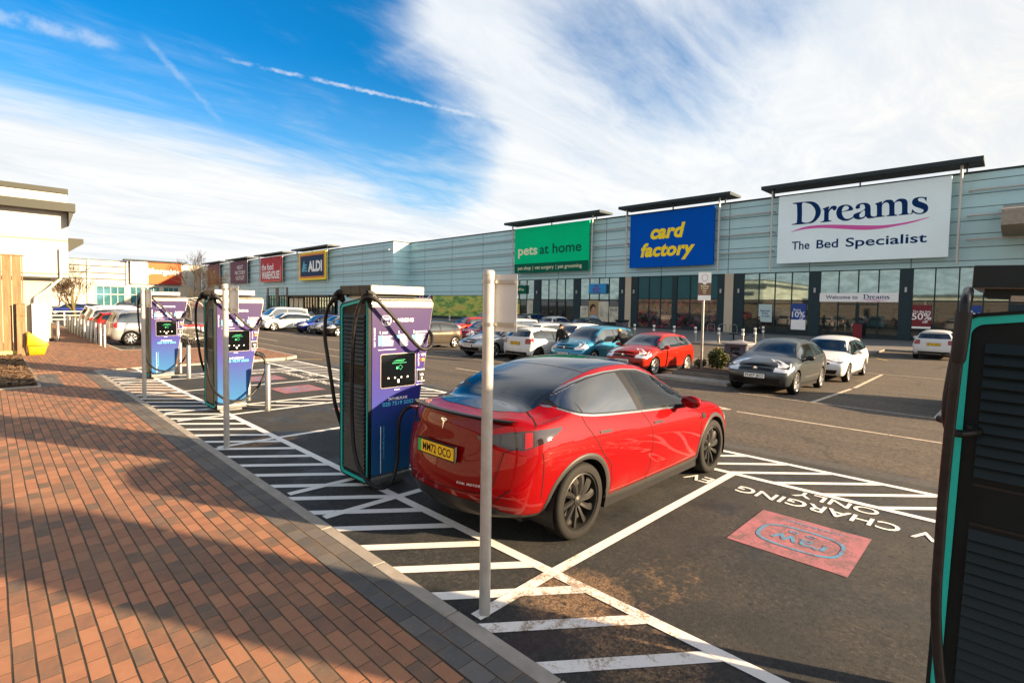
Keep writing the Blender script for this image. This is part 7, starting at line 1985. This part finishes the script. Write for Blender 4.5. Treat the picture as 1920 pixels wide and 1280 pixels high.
def park(t, xf, yn, facing, scale=1.0, W=None):
    """xf = end nearest the kerb (low x), yn = side nearest us (low y); facing 'in' = nose at low x"""
    L = t['_len']; x1 = xf+L*scale
    wd = [k for k in SPEC.values() if abs(k['L']-L) < 1e-6][0]['W']*scale
    yc = yn+wd/2; zc = gz(xf+L*0.5)
    pitch = math.atan((gz(xf+0.8)-gz(x1-0.8))/(x1-xf-1.6))
    t.scale = (scale,)*3
    if facing == 'in':
        t.rotation_euler = (0, -pitch, math.pi); t.location = (x1, yc, zc-math.tan(pitch)*L*0.5*1)
        t.location.z = gz(xf+0.8)-math.tan(pitch)*(L*scale-0.8)
    else:
        t.rotation_euler = (0, pitch, 0); t.location = (xf, yc, gz(xf+0.8)+math.tan(pitch)*0.8)
    del t['_len']
    return t
simple('glass_side', (0.006, 0.009, 0.010), 0.02, spec=1.0, coat=0.8, coatr=0.01)
GRID = [
 # kind    paint         label                                                     plate      rear       xf    yn    face scale rim spokes
 ('small3', 'slate_car', 'dark slate three-door car with black mirrors facing us beside the planter', 'FH07 JEO', None, 15.14, 4.25, 'in', 1.06, 'alloy', 7, True),
 ('hatch', 'white_car', 'white hatchback parked nose out right behind the dark slate car', 'BD14 NVR', None, 20.4, 4.0, 'in', 1.05, 'alloy', 5, False),
 ('small3', 'fiesta_red', 'bright orange red three-door car facing us on the far side of the planter', 'YD13 KXA', None, 15.75, 9.0, 'in', 1.03, 'alloy', 8, False),
 ('mpv', 'blue_car', 'light metallic blue people carrier with someone leaning in at its side', 'DX56 OKL', None, 16.3, 12.1, 'in', 1.0, 'alloy', 5, False),
 ('hatch', 'white_car', 'white hatchback backed towards us between the blue and silver cars', None, 'BX19 WFU', 15.8, 14.4, 'out', 1.0, 'alloy_dark', 5, False),
 ('hatch', 'silver_car', 'pale silver car with a white number plate facing us behind the sign pole', 'WU15 MOU', None, 15.2, 16.75, 'in', 1.06, 'alloy', 5, False),
 ('hatch', 'bronze_car', 'dark bronze hatchback half hidden behind the charging station', None, None, 15.2, 22.6, 'in', 1.0, 'alloy', 5, True),
 ('hatch', 'cherry_car', 'cherry red hatchback facing us behind the dark bronze car', None, None, 21.0, 24.2, 'in', 1.0, 'alloy', 5, True),
 ('hatch', 'fiesta_red', 'orange red hatchback in the far row, only its roof and windows in view', None, None, 25.5, 31.0, 'in', 1.0, 'alloy', 5, True),
 ('suv', 'slate_car', 'dark tall car beyond the red cars in front of the green poster', None, None, 33.0, 37.0, 'in', 1.0, 'alloy', 5, True),
 ('hatch', 'white_car', 'white car facing us directly behind the standing man', None, None, 21.0, 16.8, 'in', 1.05, 'alloy', 5, True),
 ('hatch', 'white_car', 'white car in the middle row, roof seen over the white hatchback', None, None, 21.0, 19.4, 'in', 1.0, 'alloy', 5, False),
 ('mpv', 'white_car', 'white car with a long pale side window just right of the sign pole', None, None, 21.0, 21.9, 'in', 1.0, 'alloy', 5, False),
 ('suv', 'black_car', 'black estate car with tall red rear lamps nosed in towards the pet shop', None, 'FD12 VNL', 34.0, 31.4, 'out', 1.0, 'alloy', 5, True),
 ('hatch', 'white_car', 'white hatchback nosed in to the shop pavement right of the black estate', None, None, 34.0, 28.4, 'out', 1.05, 'alloy', 5, False),
 ('hatch', 'slate_car', 'black hatchback nosed in to the shop pavement by the child poster', None, None, 34.0, 24.8, 'out', 1.05, 'alloy', 5, True),
 ('hatch', 'white_car', 'white hatchback alone in a bay in front of the glass doors, yellow plate showing', None, 'BT16 XPL', 34.3, 1.95, 'out', 1.04, 'alloy', 5, False),
 ('hatch', 'black_car', 'black car almost hidden behind the nearest charging station', None, None, 15.2, -1.15, 'in', 1.05, 'alloy', 5, True),
 ('hatch', 'silver_car', 'silver hatchback between the dark blue car and the charging station', 'ML08 TDF', None, 16.9, 36.4, 'in', 1.02, 'alloy_dark', 5, False),
 ('hatch', 'navy_car', 'deep blue hatchback facing us between a white and a silver car', 'KM64 PUH', None, 16.6, 38.8, 'in', 1.0, 'alloy', 5, False),
 ('hatch', 'white_car', 'sunlit white five-door hatchback with bright five-spoke wheels left of the blue car', 'NA10 FVS', None, 15.2, 42.3, 'in', 1.04, 'alloy', 5, True),
 ('van', 'white_car', 'pale tall van with side windows just behind the sunlit white hatchback', None, None, 15.6, 45.2, 'in', 1.05, 'alloy', 5, True),
 ('hatch', 'black_car', 'dark car with only its front corner showing left of the charging station', 'FG61 ZKT', None, 16.5, 34.0, 'in', 1.0, 'alloy', 5, True),
 ('van', 'white_car', 'white van seen behind the silver and blue cars', None, None, 21.0, 41.6, 'in', 1.0, 'alloy', 5, True),
 ('hatch', 'slate_car', 'dark hatchback behind the pale tall van', None, None, 21.0, 54.0, 'in', 1.0, 'alloy', 5, True),
 ('mpv', 'silver_car', 'sunlit silver people carrier beyond the steel bollards, tail towards us', None, None, 3.80, 29.2, 'out', 1.0, 'alloy', 9, False),
 ('hatch', 'fiesta_red', 'red car between the silver people carrier and a white car', None, None, 3.85, 34.4, 'out', 1.0, 'alloy', 5, False),
 ('mpv', 'white_car', 'white car third along behind the bollards', None, None, 3.85, 37.4, 'out', 1.0, 'alloy', 5, False),
 ('suv', 'white_car', 'white estate with a dark side window farthest along the bollards', None, None, 3.9, 40.2, 'out', 1.0, 'alloy', 5, False),
 ('suv', 'black_car', 'far black people carrier below the blue glazing', None, None, 15.0, 118.0, 'in', 1.0, 'alloy', 5, True),
 ('hatch', 'bronze_car', 'far tan car below the blue glazing', None, None, 17.5, 112.0, 'in', 1.0, 'alloy', 5, True),
 ('hatch', 'slate_car', 'far dark car behind the mossy bare tree', None, None, 7.0, 88.0, 'in', 1.0, 'alloy', 5, True),
 ('hatch', 'navy_car', 'far blue car left of the mossy bare tree', None, None, 5.0, 84.0, 'in', 1.0, 'alloy', 5, True),
]
for kind, paint, label, pt, rp, xf, yn, face_, sc, rim, sp, bm in GRID:
    near = xf < 22 and yn < 20
    park(make_car(kind, paint, label, pt, rp, nu=110 if near else 64, nv=44 if near else 28, rim=rim, spokes=sp, detail=(yn < 46), black_mirror=bm), xf, yn, face_, sc)

# ------------------------------------------------------------------ people
def person(label, loc, rz, pose, mats, hair='hair_dark', size=1.0, group=None):
    """pose: joint -> (x,y,z) for a figure 1.75 m tall facing -y; one continuous skinned body"""
    t = thing('person', label, 'person', loc, rz, group)
    J = dict(pelvis=(0, 0, 0.95), waist=(0, 0, 1.10), chest=(0, 0, 1.30), neck=(0, 0, 1.48), head=(0, -0.02, 1.60), crown=(0, -0.01, 1.70),
             lsh=(0.18, 0, 1.42), lel=(0.24, 0.02, 1.14), lha=(0.24, -0.10, 0.92), lfi=(0.23, -0.13, 0.84), rsh=(-0.18, 0, 1.42), rel=(-0.24, 0.02, 1.14), rha=(-0.24, -0.10, 0.92), rfi=(-0.23, -0.13, 0.84),
             lhi=(0.10, 0, 0.90), lkn=(0.10, -0.02, 0.50), lan=(0.10, 0.02, 0.09), lto=(0.11, -0.17, 0.04), rhi=(-0.10, 0, 0.90), rkn=(-0.10, -0.02, 0.50), ran=(-0.10, 0.02, 0.09), rto=(-0.11, -0.17, 0.04))
    J.update(pose)
    Rr = dict(pelvis=.155, waist=.150, chest=.175, neck=.060, head=.095, crown=.070, lsh=.085, lel=.062, lha=.042, lfi=.026, rsh=.085, rel=.062, rha=.042, rfi=.026, lhi=.105, lkn=.070, lan=.050, lto=.036, rhi=.105, rkn=.070, ran=.050, rto=.036)
    E_ = [('pelvis', 'waist'), ('waist', 'chest'), ('chest', 'neck'), ('neck', 'head'), ('head', 'crown'), ('chest', 'lsh'), ('lsh', 'lel'), ('lel', 'lha'), ('lha', 'lfi'), ('chest', 'rsh'), ('rsh', 'rel'), ('rel', 'rha'), ('rha', 'rfi'), ('pelvis', 'lhi'), ('lhi', 'lkn'), ('lkn', 'lan'), ('lan', 'lto'), ('pelvis', 'rhi'), ('rhi', 'rkn'), ('rkn', 'ran'), ('ran', 'rto')]
    names = list(J); idx = {n: i for i, n in enumerate(names)}
    me = bpy.data.meshes.new('body'); me.from_pydata([J[n] for n in names], [(idx[a], idx[b]) for a, b in E_], [])
    o = bpy.data.objects.new('body', me); COL.objects.link(o)
    md = o.modifiers.new('skin', 'SKIN'); sv = me.skin_vertices[0].data
    for n in names: sv[idx[n]].radius = (Rr[n], Rr[n]*(0.72 if n in ('chest', 'waist', 'pelvis') else 1.0)); sv[idx[n]].use_root = (n == 'pelvis')
    md.use_smooth_shade = True
    o.modifiers.new('sub', 'SUBSURF').levels = 2
    dg = bpy.context.evaluated_depsgraph_get(); dg.update()
    m2 = bpy.data.meshes.new_from_object(o.evaluated_get(dg)); bpy.data.objects.remove(o)
    b = bpy.data.objects.new('body', m2); COL.objects.link(b); b.parent = t; b.scale = (size,)*3
    m2.materials.clear()
    for k in mats: m2.materials.append(M[k])
    seg = [(a, c) for a, c in E_]
    P = {n: Vector(J[n]) for n in names}
    group_of = lambda a, c: 2 if c in ('head', 'crown') or a in ('head',) else (2 if c in ('lfi', 'rfi') else (3 if c in ('lto', 'rto') else (1 if c in ('lkn', 'rkn', 'lan', 'ran', 'lhi', 'rhi') else 0)))
    for p in m2.polygons:
        c = p.center; best = (9, 0)
        for a, d in seg:
            u = P[d]-P[a]; f = max(0, min(1, (c-P[a]).dot(u)/u.length_squared)); dd = (c-(P[a]+u*f)).length/(0.5*(Rr[a]+Rr[d]))
            if dd < best[0]: best = (dd, group_of(a, d))
        p.material_index = best[1]; p.use_smooth = True
    # face and hair
    h = P['head']; up_ = (P['crown']-P['neck']).normalized(); fwd = Vector((0, -1, 0)); fwd = (fwd-up_*fwd.dot(up_)).normalized(); rt_ = fwd.cross(up_)
    mb = MB()
    for s_ in (-1, 1): mb.lathe([(0.0, -0.004), (0.010, -0.002), (0.012, 0.004)], tuple(h+fwd*0.092+rt_*0.034*s_+up_*0.012), 'Y', 8)
    e = mb.build('eyes', M['hair_dark'], t); e.scale = (size,)*3
    mb = MB(); mb.tube([h+fwd*0.09+up_*0.015, h+fwd*0.115-up_*0.02], [0.009, 0.016], 8); mb.tube([h+fwd*0.088-up_*0.048-rt_*0.024, h+fwd*0.098-up_*0.046, h+fwd*0.088-up_*0.048+rt_*0.024], 0.007, 6)
    for s_ in (-1, 1): mb.tube([h+rt_*0.092*s_-up_*0.02, h+rt_*0.104*s_+up_*0.02], [0.014, 0.018], 6)
    e = mb.build('face_features', M['skin'], t, smooth=True); e.scale = (size,)*3
    mb = MB(); rows = []
    for i in range(9):
        a = math.pi*0.62*i/8; row = []
        for j in range(17):
            g = 2*math.pi*j/16; front = math.cos(g)
            a2 = a*(0.70 if front > 0.2 else 1.0)
            v = up_*math.cos(a2)*0.112+(fwd*math.cos(g)+rt_*math.sin(g))*math.sin(a2)*0.106
            row.append(tuple(h+up_*0.035+v-fwd*0.008))
        rows.append(row)
    mb.grid(rows); e = mb.build('hair', M[hair], t, smooth=True); e.scale = (size,)*3
    return t
CM = ['coat_black', 'trouser', 'skin', 'shoe_dark']
simple('trouser', (0.02, 0.022, 0.03), 0.8); simple('shoe_dark', (0.02, 0.018, 0.016), 0.6)
person('person in a black jacket with short dark hair standing between the white and blue cars', (17.4, 13.93, gz(17.4)), R(-75),
       dict(chest=(0, -0.05, 1.26), neck=(0, -0.09, 1.42), head=(0, -0.12, 1.53), crown=(0, -0.13, 1.63), lsh=(0.18, -0.05, 1.36), rsh=(-0.18, -0.05, 1.36)), CM)
person('person in a thick dark coat with fair hair bending towards the blue car', (17.9, 11.15, gz(17.9)), R(160),
       dict(pelvis=(0, 0.12, 0.93), waist=(0, 0.06, 1.08), chest=(0, -0.08, 1.22), neck=(0, -0.22, 1.36), head=(0, -0.30, 1.44), crown=(0, -0.34, 1.53), lsh=(0.18, -0.12, 1.32), lel=(0.22, -0.30, 1.10), lha=(0.16, -0.50, 1.02), lfi=(0.14, -0.58, 1.0), rsh=(-0.18, -0.12, 1.32), rel=(-0.22, -0.30, 1.10), rha=(-0.16, -0.48, 0.98), rfi=(-0.14, -0.56, 0.95), lhi=(0.10, 0.12, 0.88), rhi=(-0.10, 0.12, 0.88)), CM, hair='hair_blond')
simple('shoe_pale', (0.45, 0.45, 0.45), 0.6)
person('person all in black with pale shoes striding past the tall shop window', (41.8, 14.05, FZ), R(0),
       dict(lkn=(0.10, -0.20, 0.52), lan=(0.10, -0.34, 0.12), lto=(0.10, -0.52, 0.08), rkn=(-0.10, 0.06, 0.50), ran=(-0.10, 0.36, 0.14), rto=(-0.10, 0.24, 0.03), lel=(0.24, 0.10, 1.15), lha=(0.24, 0.12, 0.92), rel=(-0.24, -0.06, 1.15), rha=(-0.24, -0.22, 0.98)), ['coat_black', 'coat_black', 'skin', 'shoe_pale'], size=1.02)
person('person in dark clothes coming out of the pet shop doorway', (50.2, 42.0, FZ), R(-80), {}, CM)
person('small dark figure outside the far supermarket entrance', (46.0, 101.0, FZ), R(60), {}, CM)
# ------------------------------------------------------------------ beyond the frame, seen only in reflections
t = thing('tree_belt', 'dark belt of bushy trees along the road behind the viewpoint', 'trees', (20, -75, -0.4))
mb = MB(); rnd = random.Random(9)
for i in range(5200):
    x = rnd.uniform(-60, 130); hgt = 4.2+1.8*math.sin(x*0.21)+1.2*math.sin(x*0.53+1); z = hgt*math.sqrt(rnd.random())-0.4; y = -75+rnd.gauss(0, 1.6)
    l = rnd.uniform(0.35, 0.8); u = Vector((rnd.gauss(0, 1), rnd.gauss(0, 1), rnd.gauss(0, 1))).normalized()*l; v = u.orthogonal().normalized()*l*0.7
    c = Vector((x, y, z)); mb.add([c-u, c+v, c+u, c-v], [(0, 1, 2, 3)])
kid(mb, 'foliage', M['leaf'], t, recalc=False)
mb = MB()
for i in range(40): mb.tube([(-58+4.7*i, -75, -0.6), (-58+4.7*i+rnd.uniform(-.3, .3), -75, 3.0)], [0.16, 0.08], 6)
kid(mb, 'trunk', M['bark'], t, recalc=False)
